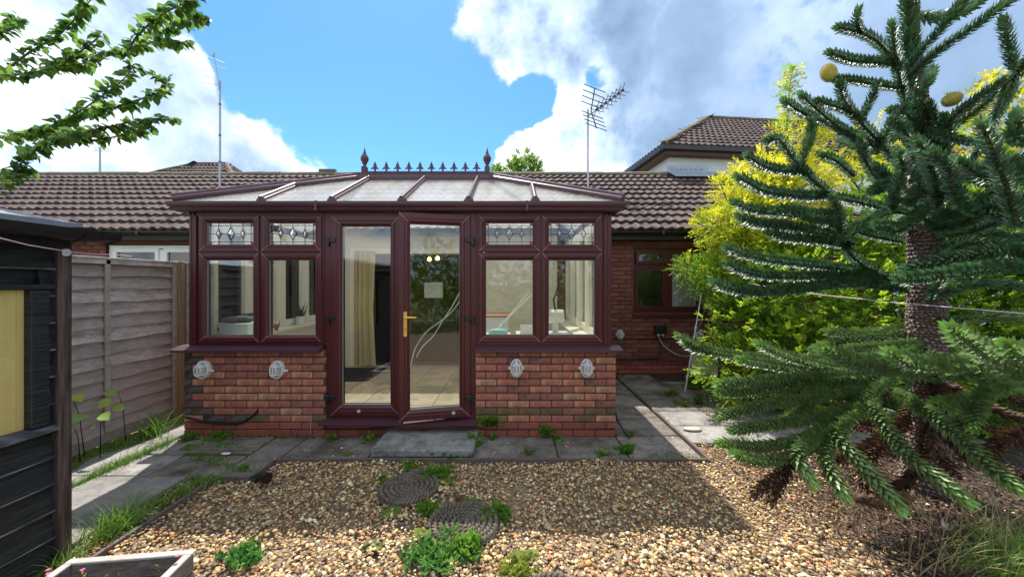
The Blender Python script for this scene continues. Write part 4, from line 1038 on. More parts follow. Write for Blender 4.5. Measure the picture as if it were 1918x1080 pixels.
# ================================================================== HOUSES BEHIND
def hip_house(name, label, x0, y0, wx, wy, eave, pitch, yaw, wallm, over=.3, tile=(.335, .34), origin_corner=True, ridge_frac=None, zbase=0):
    h = thing(name, label, 'house', loc=(x0, y0, 0), rz=yaw)
    b = MB(); b.box(0, wx, 0, wy, zbase - .05, eave); b.build('wall', wallm, h)
    o = over; ax0, ax1, ay0, ay1 = -o, wx + o, -o, wy + o; half = (ay1 - ay0) / 2; rz_ = eave + half * math.tan(pitch); ym = (ay0 + ay1) / 2
    A = [Vector(p) for p in ((ax0, ay0, eave), (ax1, ay0, eave), (ax1, ay1, eave), (ax0, ay1, eave), (ax0 + half, ym, rz_), (ax1 - half, ym, rz_))]
    b = MB(); b.add(A, [(0, 1, 5, 4), (1, 2, 5), (2, 3, 4, 5), (3, 0, 4), (0, 3, 2, 1)]); rf = b.build('roof', M['ridge'], h)
    tw, tg = tile; tv, tf = tile_geo(tw, tg + .05, .038, seg=12, edge=.03); tv = np.array(tv); tf = np.array(tf)
    VV, FF, CC = [], [], []
    def face(o0, ux, run, inset):   # o0 origin, ux unit along the eave, inset(d)->(start,end)
        uy = Vector((-ux.y, ux.x, 0)); B = np.array([[ux.x, ux.y, 0], [uy.x * math.cos(pitch), uy.y * math.cos(pitch), math.sin(pitch)], list(ux.cross(Vector((uy.x * math.cos(pitch), uy.y * math.cos(pitch), math.sin(pitch)))))])
        d = 0.0
        while d < half / math.cos(pitch) - tg * .3:
            s0, s1 = inset(d * math.cos(pitch)); x = math.floor(s0 / tw) * tw
            while x < s1:
                a = max(x, s0 - tw * .25); 
                if x + tw <= s1 + tw * .3 and x >= s0 - tw * .3:
                    P_ = tv @ B + np.array(o0 + ux * x) + d * B[1] + B[2] * .012
                    FF.append(tf + len(tv) * len(VV)); VV.append(P_); CC.append(np.tile(np.array(TL[rnd.randrange(5)]) * rnd.uniform(.85, 1.15), (len(tv), 1)))
                x += tw
            d += tg
    Lx, Ly = ax1 - ax0, ay1 - ay0
    face(Vector((ax0, ay0, eave)), Vector((1, 0, 0)), half, lambda q: (q, Lx - q))
    face(Vector((ax1, ay0, eave)), Vector((0, 1, 0)), half, lambda q: (q, Ly - q))
    face(Vector((ax0, ay1, eave)), Vector((0, -1, 0)), half, lambda q: (q, Ly - q))
    t = npmesh('tiling', np.concatenate(VV), np.concatenate(FF), M['tile_a'], np.concatenate(CC), smooth=True, parent=rf); tag(t, kind='stuff')
    def cap(p, q):
        b = MB(); n = int((q - p).length / .42)
        b.tube([p + (q - p) * (i / n) + Vector((0, 0, .015 + .012 * (i % 2))) for i in range(n + 1)], .09, 8); b.build('hip_cap', M['ridge'], rf)
    for p, q in ((A[0], A[4]), (A[1], A[5]), (A[4], A[5]), (A[3], A[4]), (A[2], A[5])): cap(p, q)
    b = MB(); b.box(ax0 + .06, ax1 - .06, ay0 + .05, ay0 + .08, eave - .20, eave - .02); b.box(ax0 + .05, ax0 + .08, ay0 + .08, ay1 - .05, eave - .20, eave - .02); b.box(ax0 + .08, ax1 - .08, ay0 + .081, -.002, eave - .2, eave - .18); b.box(ax0 + .081, -.002, 0, ay1 - .05, eave - .2, eave - .18); b.build('fascia', M['soffit'], h)
    b = MB(); b.box(ax0 - .07, ax1 + .07, ay0 - .08, ay0 + .04, eave - .12, eave - .015); b.box(ax0 - .08, ax0 + .03, ay0 + .04, ay1, eave - .12, eave - .015); b.build('gutter', M['black'], h)
    return h
wh = hip_house('white_house', 'white rendered house with hipped brown tile roof rising behind the bungalow roof', 4.02, 9.42, 9.4, 6.4, 4.98, R(34), R(6), M['render'])
b = MB(); b.box(-.10, 1.4, -.09, -.055, 4.2, 4.42, 0)
for k in range(9): b.box(-.05 + k * .155, .07 + k * .155, -.094, -.0905, 4.3, 4.36)
b.build('flashing', M['leadsheet'], wh)
fh = hip_house('tiled_house', 'house far behind whose brown hipped roof just shows over the bungalow ridge', -15.4 - .35, 14.4, 5.0, 3.6, 5.25, R(36), R(0), M['hmortar'], over=.3)
b = MB(); b.box(-1.2, -.8, 1.2, 1.5, 5.3, 6.15); b.build('vent_pipe', M['leadsheet'], fh)

# ================================================================== FENCE
FX = -4.0
def fence_panel(y0, y1, label, grp='weathered overlap fence panels by the side path'):
    f = wthing('overlap_fence', label, 'fence', (FX, (y0 + y1) / 2, 0), grp)
    n = 13; top = 1.80; hgt = (top - .14) / n
    for i in range(n):
        zt = top - i * hgt; zb = zt - hgt - .032
        b = MB(); segs = 12; vs = []; fs = []; wob = [rnd.gauss(0, .004) for _ in range(segs + 1)]
        for k in range(segs + 1):
            y = y0 + (y1 - y0) * k / segs; w_ = wob[k] + .007 * math.sin(k * .9 + i * 2.1)
            vs += [(FX - .004, y, zt), (FX + .034 + .0008 * wob[k] / .007, y, zb + w_), (FX + .012, y, zb + w_), (FX - .024, y, zt)]
        for k in range(segs):
            for q in range(4): fs.append((k * 4 + q, k * 4 + (q + 1) % 4, k * 4 + 4 + (q + 1) % 4, k * 4 + 4 + q))
        b.add(vs, fs); b.build('slat', M['fence_low'] if i >= 9 and y0 > 2.5 or i == n - 1 else M['fence'], f)
    for yb in (y0 + .025, 3.60 if y0 < 3.6 < y1 else (y0 + y1) / 2, y1 - .025):
        b = MB(); b.bbox(FX + .037, FX + .058, yb - .021, yb + .021, .12, top - .002, .003); b.build('batten', M['fence'], f)
    b = MB(); b.bbox(FX - .03, FX + .064, y0, y1, top, top + .022, .003); b.bbox(FX + .037, FX + .058, y0 + .05, y1 - .05, top - .045, top - .001, .002); b.build('cap_rail', M['fence'], f)
    b = MB(); b.bbox(FX - .02, FX + .02, y0, y1, 0.0, .135, .004); b.build('gravel_board', M['fence'], f)
    return f
fence_panel(2.78, 4.34, 'weathered grey overlap fence panel between the black shed and the pale post')
fence_panel(4.47, 6.38, 'overlap fence panel beyond the pale post, seen through the conservatory side')
fence_panel(.92, 2.70, 'overlap fence panel hidden mostly by the black shed')
def post(y, label, h=1.83):
    b = MB(); b.bbox(FX - .045, FX + .05, y - .048, y + .048, -.05, h, .005); o = b.build('fence_post', M['fencepost']); tag(o, label, 'fence post', 'posts of the side fence')
post(4.405, 'pale brown timber fence post beside the conservatory corner')
post(2.74, 'timber fence post close behind the black shed corner')

# ================================================================== SHED
SX = -2.54; SY = 2.08; 
shed = wthing('shed', 'black stained overlap timber shed with a yellow blind in its window', 'shed', (-3.2, .9, 0))
top_w = 1.84
# side wall boards facing the garden
wz0, wz1, wy1 = .80, 1.535, 1.935    # window opening
k = 0; z = .02; bh = .148
while z < top_w - .02:
    z1 = min(z + bh, top_w)
    for (a, c) in ([( -1.6, SY - .03)] if (z1 <= wz0 + .02 or z >= wz1 - .02) else [(-1.6, .55), (wy1 + .05, SY - .03)]):
        b = MB(); segs = 10 if c - a > 1 else 3; vs = []; fs = []
        for q in range(segs + 1):
            y = a + (c - a) * q / segs; w_ = rnd.gauss(0, .003)
            vs += [(SX - .018, y, z1 + .012), (SX + .012, y, z + w_), (SX - .008, y, z - .002 + w_), (SX - .03, y, z1 + .012)]
        for q in range(segs):
            for r_ in range(4): fs.append((q * 4 + r_, q * 4 + (r_ + 1) % 4, q * 4 + 4 + (r_ + 1) % 4, q * 4 + 4 + r_))
        fs += [(0, 1, 2, 3), tuple(segs * 4 + i for i in range(4))]
        b.add(vs, fs); bo = b.build('board', M['shed'], shed)
        e2 = MB(); e2.box(SX + .0002, SX + .0135, a, c, z - .0045, z + .0035); e2.build('edge_highlight', M['shed_edge'], bo)  # pale strip paints the highlight along the board's lower edge
    z += bh
b = MB(); b.box(SX - .09, SX - .032, -1.6, SY - .02, 0, wz0); b.box(SX - .09, SX - .032, -1.6, SY - .02, wz1, top_w); b.box(SX - .09, SX - .032, wy1 + .04, SY - .02, wz0, wz1); b.box(SX - .09, SX - .032, -1.6, .55, wz0, wz1)
b.box(-3.85, SX - .09, SY - .05, SY - .01, 0, top_w); b.build('inner_lining', M['shed'], shed)
b = MB(); b.bbox(SX - .030, SX + .030, SY - .040, SY + .008, -.02, top_w + .02, .004); b.bbox(SX - .05, SX + .022, SY + .009, SY + .03, -.02, top_w, .003); b.build('corner_board', M['shedpost'], shed)
b = MB(); yy_ = wy1
b.bbox(SX - .03, SX + .016, wy1, wy1 + .08, wz0, wz1, .004); b.bbox(SX - .03, SX + .010, .56, .64, wz0, wz1, .004); b.bbox(SX - .03, SX + .024, .5, SY - .045, wz1, wz1 + .03, .004); b.build('window_frame', M['shed'], shed)
b = MB(); b.prism([(SX - .03, wz0 - .035), (SX + .045, wz0 - .035), (SX + .045, wz0 - .018), (SX - .03, wz0 + .0)], 'y', .5, SY - .045); b.build('window_sill', M['shed_edge'], shed)
b = MB()
for i in range(40):
    ya = .64 + i * .0325; b.box(SX - .030 + .004 * math.sin(i * 1.3), SX - .026 + .004 * math.sin(i * 1.3), ya, ya + .0324, wz0 + .002, wz1 - .002)
b.build('yellow_blind', M['yellow'], shed)
b = MB(); b.box(SX - .014, SX - .010, .62, wy1 + .01, wz0, wz1); b.build('pane', M['shedglass'], shed)
# roof with felt and gutter
b = MB(); pit = math.tan(R(11)); ex = SX + .10; rx = -3.25; ez = 1.905
V = [(ex, -1.8, ez), (ex, SY + .015, ez), (rx, SY + .015, ez + (ex - rx) * pit), (rx, -1.8, ez + (ex - rx) * pit)]
b.add(V + [(x, y, z - .03) for x, y, z in V], [(0, 1, 2, 3), (7, 6, 5, 4), (0, 4, 5, 1), (1, 5, 6, 2), (3, 7, 4, 0)])
V = [(rx, -1.8, ez + (ex - rx) * pit), (rx, SY + .015, ez + (ex - rx) * pit), (-3.96, SY + .015, ez), (-3.96, -1.8, ez)]
b.add(V + [(x, y, z - .03) for x, y, z in V], [(0, 1, 2, 3), (7, 6, 5, 4), (1, 5, 6, 2)])
b.build('felt_roof', M['felt'], shed)
b = MB(); b.box(SX + .05, SX + .068, -1.8, SY - .02, ez - .14, ez - .022); b.prism([(SX + .05, ez - .14), (SX + .05, ez - .025), (rx, ez + (ex - rx) * pit - .05), (rx, ez + (ex - rx) * pit - .16)], 'y', SY - .019, SY - .005); b.build('fascia', M['black'], shed)
b = MB(); cx, cz = SX + .135, ez - .040; poly = [(cx - .062 * math.cos(t), cz - .062 * math.sin(t)) for t in [math.pi * k / 8 for k in range(9)]] + [(cx - .049 * math.cos(t), cz - .047 * math.sin(t)) for t in [math.pi * k / 8 for k in range(8, -1, -1)]]
b.prism(poly, 'y', -1.8, SY + .14); b.build('gutter', M['black'], shed)
for yb in (SY - .04, SY + .120, 1.2):
    b = MB()
    poly = [(cx - .068 * math.cos(t), cz - .068 * math.sin(t)) for t in [math.pi * k / 8 for k in range(9)]]; poly = [(cx - .068, cz + .012)] + poly + [(cx + .068, cz + .012)]
    b.prism(poly, 'y', yb - .014, yb + .014)
    b.build('gutter_clip', M['black'], shed)
# washing line hook
hk = MB(); T = Matrix.Translation((SX + .034, SY - .01, 1.742)) @ Matrix.Rotation(R(60), 4, 'Z') @ Matrix.Rotation(R(90), 4, 'X')
hk.lathe([(.020, -.004), (.022, 0), (.020, .004)], n=14, T=T); hk.lathe([(.010, -.007), (.010, .007)], n=10, T=T)
o = hk.build('line_pulley', M['galv']); tag(o, 'small galvanised pulley screwed to the shed corner, holding the pink line', 'pulley')
b = MB(); b.tube([(SX + .06, SY + .02, 1.742), (-2.36, 1.80, 1.755), (-2.1, 1.35, 1.79), (-1.9, .6, 1.84)], .0028, 6); b.tube([(SX + .06, SY + .02, 1.742), (SX + .12, SY + .10, 1.740), (SX + .16, SY + .16, 1.741), (SX + .185, SY + .2, 1.735)], .0022, 6)
o = b.build('washing_line', M['line']); tag(o, 'thin pink washing line running from the shed corner pulley', 'washing line', 'washing lines')
pts = [(2.88, 4.5, 1.57)] + [(2.88 - .52 * t, 4.5 - 2.8 * t, 1.57 - .14 * t - .03 * math.sin(math.pi * t)) for t in (.25, .5, .75, 1)] + [(2.1, .3, 1.36)]
b = MB(); b.tube(pts, .0026, 6); o = b.build('washing_line', M['line']); tag(o, 'pale pink washing line stretched in front of the monkey puzzle trunk', 'washing line', 'washing lines')

# ================================================================== WALL LIGHTS
def bulkhead(x, y, z, label, rz=0, s=1.0, lug=True):
    t = thing('wall_light', label, 'wall light', 'oval caged bulkhead wall lights', (x, y, z), rz)
    a, c = .062 * s, .095 * s
    def oval(rx, rz_, y_, n=20): return [(rx * math.cos(2 * math.pi * k / n), y_, rz_ * math.sin(2 * math.pi * k / n)) for k in range(n)]
    b = MB(); rows = [oval(a, c, 0), oval(a, c, -.035), oval(a * .92, c * .95, -.045), oval(a * .8, c * .86, -.045)]
    for i in range(3): b.add(rows[i] + rows[i + 1], [(k, (k + 1) % 20, 20 + (k + 1) % 20, 20 + k) for k in range(20)])
    b.build('base', M['castwhite'], t, smooth=False)
    b = MB(); b.add(oval(a * .8, c * .86, -.044), [tuple(range(20))]); b.lathe([(.012, 0), (.026, .02), (.022, .035), (0, .04)], n=12, T=Matrix.Translation((0, -.045, 0)) @ Matrix.Rotation(R(90), 4, 'X')); b.build('reflector', M['reflector'], t)
    b = MB(); pr = [(1, -.044), (.98, -.06), (.88, -.08), (.68, -.095), (.4, -.104), (.1, -.107)]
    rows = [oval(a * .78 * q, c * .84 * q, y_) for q, y_ in pr]
    for i in range(5): b.add(rows[i] + rows[i + 1], [(k, (k + 1) % 20, 20 + (k + 1) % 20, 20 + k) for k in range(20)])
    b.add(rows[5], [tuple(range(20))]); b.build('glass', M['lampglass'], t, smooth=True)
    b = MB()
    b.tube(oval(a * .97, c * .98, -.052), .007, 6, closed=True); b.tube(oval(a * .55, c * .62, -.108), .0048, 6, closed=True)
    for zz in (.042 * s, -.042 * s):
        b.tube([(-a * .95, -.05, zz), (-a * .75, -.085, zz), (-a * .3, -.11, zz), (a * .3, -.11, zz), (a * .75, -.085, zz), (a * .95, -.05, zz)], .0048, 6)
    b.tube([(0, -.05, c * .97), (0, -.09, c * .75), (0, -.112, c * .3), (0, -.112, -c * .3), (0, -.09, -c * .75), (0, -.05, -c * .97)], .0048, 6)
    b.build('cage', M['castwhite'], t)
    b = MB()
    if lug:
        for s_ in (-1, 1): b.bbox(min(s_ * a * .9, s_ * (a + .022)), max(s_ * a * .9, s_ * (a + .022)), -.045, -.02, -.012, .012, .003)
    else: b.bbox(a * .9, a + .045, -.040, -.022, -.022, -.002, .003)
    b.build('lug', M['castwhite'], t); return t
yl = YB - .006
def zB(py): return CZ + (PY0 - py) / 183.0
def xB(px): return (px - PX0) / 183.0
bulkhead(xB(387), yl, zB(690), 'oval caged wall light nearest the sooty brick corner of the conservatory', R(0), .95, False)
bulkhead(xB(524.5), yl, zB(690), 'oval caged wall light on the brick wall just beside the fixed glazed door', 0, .95, False)
bulkhead(xB(967), yl, zB(687), 'oval caged wall light on the brick wall just past the open door', 0, .95)
bulkhead(xB(1097), yl, zB(687), 'oval caged wall light on the bricks nearest the outer corner by the paved recess', 0, .95)
bulkhead(1.862, HY - .015, .685, 'small oval caged wall light low on the bungalow wall beside the conservatory', 0, .85)
bulkhead(3.235, HY - .015, .66, 'small oval caged wall light behind the leaning silver pole', 0, .85)
# ================================================================== SMALL THINGS OUTSIDE
def simple(b, name, m, label, cat, group=None, smooth=False, loc=None):
    o = b.build(name, m, smooth=smooth, loc=loc); return tag(o, label, cat, group)
# rope mats: coiled twisted rope
def rope_mat(x, y, r, label, seed, z=.004):
    t = thing('rope_mat', label, 'stepping mat', 'round coiled rope stepping mats', (x, y, z), seed * 1.3)
    b = MB(); pitch = .037; turns = int(r / pitch); pts = []
    ds = .0075; th = 2 * math.pi * .35
    while True:
        rr = pitch * th / (2 * math.pi)
        if rr > r: break
        pts.append((rr, th)); th += ds / max(rr, .02)
    for s_ in range(2):
        P_ = []; L0 = 0
        for i, (rr, t_) in enumerate(pts):
            ph = i * ds / .06 * 2 * math.pi + s_ * math.pi; o_ = .0095
            P_.append(((rr + o_ * math.cos(ph)) * math.cos(t_), (rr + o_ * math.cos(ph)) * math.sin(t_), .018 + o_ * math.sin(ph) + .006 * math.sin(3 * t_ + seed) * rr / r))
        b.tube(P_, .0112, 5)
    b.build('rope_coil', M['rope'], t, smooth=True)
    b = MB(); b.lathe([(0, .0), (r, .0), (r, .008), (0, .012)], n=28); b.build('backing', M['rope'], t)
    return t
rope_mat(-.79, 2.80, .225, 'round coiled rope mat sunk in the gravel nearer the concrete step', 1)
rope_mat(-.31, 2.38, .225, 'round coiled rope mat in the gravel behind the ivy leaves', 2.2)
rope_mat(.20, 1.78, .20, 'round coiled rope mat just entering the bottom of the view', 3.1)
# black drain pipe elbow
b = MB(); c = Vector((-1.955, 2.90, .02)); b.tube([c + Vector((-.10, .05, -.02)), c + Vector((-.05, .02, .018)), c + Vector((0, 0, .028)), c + Vector((.045, -.02, .028))], [.032, .034, .036, .040], 14, cap=False)
b.tube([c + Vector((-.098, .049, -.019)), c + Vector((-.05, .02, .017)), c + Vector((0, 0, .026)), c + Vector((.044, -.02, .028))], [.028, .030, .032, .035], 14, cap=True)
simple(b, 'drain_pipe', M['black'], 'short bent black drain pipe lying at the gravel corner', 'pipe', smooth=False)
# planter
pt = wthing('planter_box', 'weathered grey wooden planter box with pink flowers at the shed corner', 'planter', (-1.92, 1.5, 0))
PXa, PXb, PYa, PYb, PH = -2.20, -1.64, 1.22, 1.90, .205
for (x0, x1, y0, y1) in ((PXa, PXb, PYb - .022, PYb), (PXa, PXb, PYa, PYa + .022), (PXa, PXa + .022, PYa + .023, PYb - .023), (PXb - .022, PXb, PYa + .023, PYb - .023)):
    for k in range(2):
        b = MB(); b.bbox(x0, x1, y0, y1, .005 + k * .095, .096 + k * .095, .003); b.build('board', M['planter'], pt)
b = MB(); w_ = .030
b.bbox(PXa - .008, PXb + .008, PYb - w_, PYb + .008, PH - .009, PH + .006, .003); b.bbox(PXa - .008, PXb + .008, PYa - .008, PYa + w_, PH - .009, PH + .006, .003); b.bbox(PXa - .008, PXa + w_, PYa + w_, PYb - w_, PH - .0095, PH + .0055, .003); b.bbox(PXb - w_, PXb + .008, PYa + w_, PYb - w_, PH - .0095, PH + .0055, .003)
b.build('rim', M['rim'], pt)
b = MB(); b.box(PXa + .023, PXb - .023, PYa + .024, PYb - .024, .004, .075); b.build('soil', M['soil'], pt)
def swing(o, c, a):
    v = o.location - Vector(c); v.rotate(Matrix.Rotation(a, 3, 'Z').to_euler()); o.location = Vector(c) + v; o.rotation_euler = (0, 0, a)
swing(pt, (PXb, PYb, 0), R(6.7)); pt.scale = (1, 1, .93)
# step pebble, feather
ib2n = ib2 * np.array([.10, .055, .016]) * (1 + rng.uniform(-.08, .08, (len(ib2), 1)))
p0 = gr(1297, 803, .0)
o = npmesh('flat_stone', ib2n + np.array([p0.x, p0.y, .002]), if2, M['beigeslab'], smooth=True); tag(o, 'flat pale stone lying on the sunlit paving slab', 'stone')
p0 = gr(358 + 65, 851)
o = npmesh('pebble', ib2n * .45 + np.array([p0.x, p0.y, .012]), if2, M['pot'], smooth=True); tag(o, 'small white pebble on the dark paving near the ridged slab', 'stone')
b = MB(); c = gr(1770, 1005) + Vector((0, 0, .05))
for k in range(14):
    a = rnd.uniform(0, 6.28); e_ = rnd.uniform(.2, 1.3); d = Vector((math.cos(a) * math.cos(e_), math.sin(a) * math.cos(e_), math.sin(e_))) * rnd.uniform(.03, .06); s_ = d.cross(Vector((.3, .2, 1))).normalized() * .008
    b.add([c - s_, c + s_, c + d], [(0, 1, 2)])
simple(b, 'white_feather', M['pot'], 'small tuft of white down feathers caught in the dry grass', 'feather')
# silver clothes prop leaning on the bungalow
p0 = gr(1283, 733, 0); p1 = Vector((3.02, 5.86, 1.44))
b = MB(); b.tube([p0 + Vector((0, 0, .0)), p0.lerp(p1, .62)], .0135, 10); b.tube([p0.lerp(p1, .60), p1], .010, 10); b.tube([p0.lerp(p1, .60), p0.lerp(p1, .63)], .018, 10)
simple(b, 'clothes_prop', M['alu'], 'slim silver telescopic pole leaning by the shrub in front of the bungalow wall', 'pole')
b = MB(); T = Matrix.Translation((3.17, 6.12, -.01)) @ Matrix.Rotation(R(9), 4, 'Y') @ Matrix.Rotation(R(-12), 4, 'X'); b.bbox(-.20, .24, -.02, .02, 0, .40, .006, T=T)
simple(b, 'leaning_board', M['beigeslab'], 'pale beige board leaning against the bungalow wall behind the silver pole', 'board')
# outdoor socket and cables
so = wthing('outdoor_socket', 'black outdoor socket box with two pale plugs under the bungalow window', 'socket', (2.55, HY - .02, .77))
b = MB(); b.bbox(2.45, 2.65, HY - .10, HY - .014, .70, .85, .008); b.bbox(2.455, 2.645, HY - .112, HY - .1005, .705, .845, .004); b.build('housing', M['black'], so)
for xx in (2.515, 2.59):
    b = MB(); b.bbox(xx - .02, xx + .02, HY - .09, HY - .04, .665, .699, .006); b.build('plug', M['castwhite'], so)
def cable(pts, r, m, label, nm='cable'):
    # smooth the polyline
    P_ = [Vector(p) for p in pts]; out = []
    for i in range(len(P_) - 1):
        p0 = P_[max(i - 1, 0)]; p1 = P_[i]; p2 = P_[i + 1]; p3 = P_[min(i + 2, len(P_) - 1)]
        for k in range(5):
            t = k / 5; out.append(.5 * ((2 * p1) + (p2 - p0) * t + (2 * p0 - 5 * p1 + 4 * p2 - p3) * t * t + (3 * p1 - p0 - 3 * p2 + p3) * t ** 3))
    out.append(P_[-1]); b = MB(); b.tube(out, r, 6); return simple(b, nm, m, label, 'cable')
yc = HY - .028
cable([(1.10, yc, .60), (1.5, yc, .605), (1.9, yc, .615), (2.4, yc, .61), (3.3, yc, .62)], .006, M['cable'], 'black cable along the bungalow wall at the height of the small wall light')
cable([(2.56, yc - .03, .70), (2.57, yc, .55), (2.565, yc, .32), (2.50, yc, .27), (2.2, yc, .265), (1.6, yc, .25), (1.10, yc, .252)], .009, M['cable'], 'black cable dropping from the outdoor socket and running low along the wall')
cable([(2.515, yc - .04, .665), (2.60, yc - .06, .50), (2.80, yc - .10, .36), (3.0, yc - .10, .33), (3.2, yc - .08, .40)], .006, M['wcable'], 'pale flex looping from the outdoor socket plug towards the leaning pole')
cable([(3.12, HY - .5, 1.35), (3.16, HY - .3, 1.0), (3.12, HY - .2, .75), (3.25, HY - .12, .62), (3.36, HY - .12, .8), (3.3, HY - .12, 1.0)], .004, M['wcable'], 'thin pale wire hanging in loops beside the silver pole')
yc = YB - .012
cable([(XL + .02, yc, .205), (-3.1, yc, .150), (-2.9, yc, .137), (-2.75, yc, .15), (-2.62, yc, .24), (-2.60, yc + .02, .285)], .011, M['cable'], 'thick black cable curving out of the sooty brickwork by the fence')
cable([(-1.92, yc, .085), (-1.6, yc, .082), (-1.3, yc, .10), (-.9, yc - .02, .128), (-.4, yc, .10), (-.2, yc, .078), (.2, yc, .085), (.7, yc, .082), (1.05, yc, .09)], .0045, M['cable'], 'thin black cable strung along the red base bricks past the doors')
cable([(-2.05, yc, .28), (-2.053, yc, .15), (-2.05, yc - .01, .03)], .004, M['grey'], 'thin grey earth wire down the bricks beside the fixed door')
cable([(1.075, 3.85, .25), (1.09, 3.8, .16), (1.13, 3.72, .08), (1.17, 3.66, .03)], .012, M['cable'], 'short black cable end at the outer brick corner of the conservatory')

# ================================================================== AERIALS
def aerial_frame(nm, label, x, y, z0, z1, r=.022):
    t = wthing(nm, label, 'aerial', (x, y, z0)); b = MB(); b.tube([(x, y, z0 - .1), (x, y, z1)], r, 8); b.build('mast', M['galv'], t); return t
ax, ay = 1.72, 8.35
ta = aerial_frame('tv_aerial', 'long TV aerial with rod reflector on a steel roof mast beside the white house', ax, ay, 3.70, 5.50)
b = MB(); p0 = Vector((ax + .02, ay - .03, 5.35)); p1 = at(1168, 168, 8.9); b.tube([p0, p1], .012, 6); d = (p1 - p0)
for k in range(1): pass
b.build('boom', M['darkmetal'], ta)
b = MB(); n_ = d.normalized(); up = Vector((0, 0, 1)); sd_ = n_.cross(up).normalized(); u2 = sd_.cross(n_)
for k in range(7):
    c = p0 + d * (.22 + k * .125); 
    for s1 in (-1, 1):
        for s2 in (-1, 1): b.tube([c, c + (sd_ * s1 * .10 + u2 * s2 * .07) - n_ * .05, c + (sd_ * s1 * .15 + u2 * s2 * .12) - n_ * .0], .008, 5)
    b.box(c.x - .03, c.x + .03, c.y - .03, c.y + .03, c.z - .02, c.z + .02)
b.build('director', M['darkmetal'], ta)
b = MB(); q0 = at(1114, 166, 8.25); q1 = at(1107, 208, 8.35); q2 = at(1117, 240, 8.25); b.tube([q0, q1, q2], .014, 6)
dirx = Vector((1, .25, -.22)).normalized()
for k in range(8):
    c = q0.lerp(q1, k / 4) if k < 4 else q1.lerp(q2, (k - 3) / 4.2); b.tube([c - dirx * .27 - Vector((0, .02, 0)), c + dirx * .27], .010, 5)
b.build('reflector', M['darkmetal'], ta)
tb = aerial_frame('tv_aerial', 'tall slim TV aerial mast standing above the conservatory roof end near the fence', -6.62, 8.35, 3.72, 6.15)
b = MB(); b.tube([(-6.60, 8.30, 5.95), (-6.70, 8.28, 6.72)], .012, 6); b.lathe([(.03, 0), (.03, .08)], (-6.71, 8.28, 6.66), 8)
for k in range(5):
    z = 6.62 - k * .15; hw = .14 + .03 * k; b.tube([(-6.70 + k * .012 - hw, 8.2, z + .02), (-6.70 + k * .012 + hw, 8.4, z - .03)], .0045, 4)
b.build('element', M['galv'], tb)
b = MB(); 
for zz in (4.3, 4.9, 5.6): b.lathe([(.028, 0), (.028, .03)], (-6.62, 8.35, zz), 8)
b.build('mast_clip', M['darkmetal'], tb)
tc_ = aerial_frame('tv_aerial', 'small distant TV aerial showing under the overhanging branches', -10.85, 9.7, 4.2, 5.15)
b = MB()
for k in range(3): b.tube([(-11.0, 9.7, 5.15 - k * .05), (-10.62, 9.7, 5.13 - k * .05)], .009, 4)
b.build('element', M['galv'], tc_)

# ================================================================== INSIDE THE CONSERVATORY
def curt(x0, x1, y, z0, z1, label, n=60):
    b = MB(); vs = []; fs = []
    for i in range(n + 1):
        u = i / n; x = x0 + (x1 - x0) * u; yy = y + .03 * math.sin(u * 30 + 2.2 * math.sin(u * 5)) + .014 * math.sin(u * 63 + 1.5 * math.sin(u * 9))
        vs += [(x, yy, z1), (x + (x0 - x) * .12 * 1, yy * 1 + .0, (z0 + z1) * .5), (x, yy + .01, z0)]
    for i in range(n):
        a = i * 3; fs += [(a, a + 3, a + 4, a + 1), (a + 1, a + 4, a + 5, a + 2)]
    b.add(vs, fs); o = b.build('curtain', M['curtain'], smooth=True, fix=False); tag(o, label, 'curtain', 'yellow curtains at the opening into the house'); return o
curt(-2.70, -2.34, 6.30, .16, 2.12, 'gathered yellow curtain hanging behind the fixed glazed door')
b = MB(); b.box(-2.95, -2.10, 5.35, 6.2, .1425, .152); simple(b, 'door_mat', M['carpet'], 'dark doormat on the beige floor inside the fixed door', 'doormat')
b = MB(); b.bbox(-2.2, -.9, 9.2, 10.0, .14, .55, .05); b.bbox(-2.2, -.9, 9.85, 10.1, .55, 1.0, .06); b.bbox(-2.3, -2.15, 9.2, 10.1, .14, .75, .05); b.bbox(-.95, -.8, 9.2, 10.1, .14, .75, .05)
simple(b, 'sofa', M['carpet'], 'dark sofa in the unlit room behind the conservatory', 'sofa')
pl_ = wthing('pendant_lamp', 'ceiling lamp with two glowing yellow bulbs in the dark room', 'lamp', (-1.7, 7.6, 2.1))
c = at(812, 484, 7.6)
b = MB(); b.tube([c + Vector((0, 0, .12)), (c.x, c.y, 2.42)], .006, 6); b.tube([c + Vector((-.09, 0, .02)), c + Vector((0, 0, .12)), c + Vector((.09, 0, .03))], .008, 6); b.build('stem', M['brass'], pl_)
for dx in (-.085, .085):
    q = MB(); q.lathe([(.0, -.05), (.03, -.04), (.045, -.01), (.035, .02), (.015, .04)], c + Vector((dx, 0, .01 if dx > 0 else -.01)), 12); q.build('bulb', M['bulb'], pl_, smooth=True)
pb = MB(); c = at(812, 543, 7.2); pb.box(c.x - .18, c.x + .18, 7.2, 7.22, c.z - .15, c.z + .15)
simple(pb, 'white_board', M['paper'], 'white sheet standing in the dark room behind the open door', 'board')
b = MB(); b.box(-1.75, -1.05, 7.0, 7.5, .14, 1.12); b.box(-1.75, -1.05, 6.985, 7.0, .2, .6); b.box(-1.75, -1.05, 6.985, 7.0, .65, 1.05); simple(b, 'sideboard', M['carpet'], 'dark sideboard in the room behind the open door', 'sideboard')
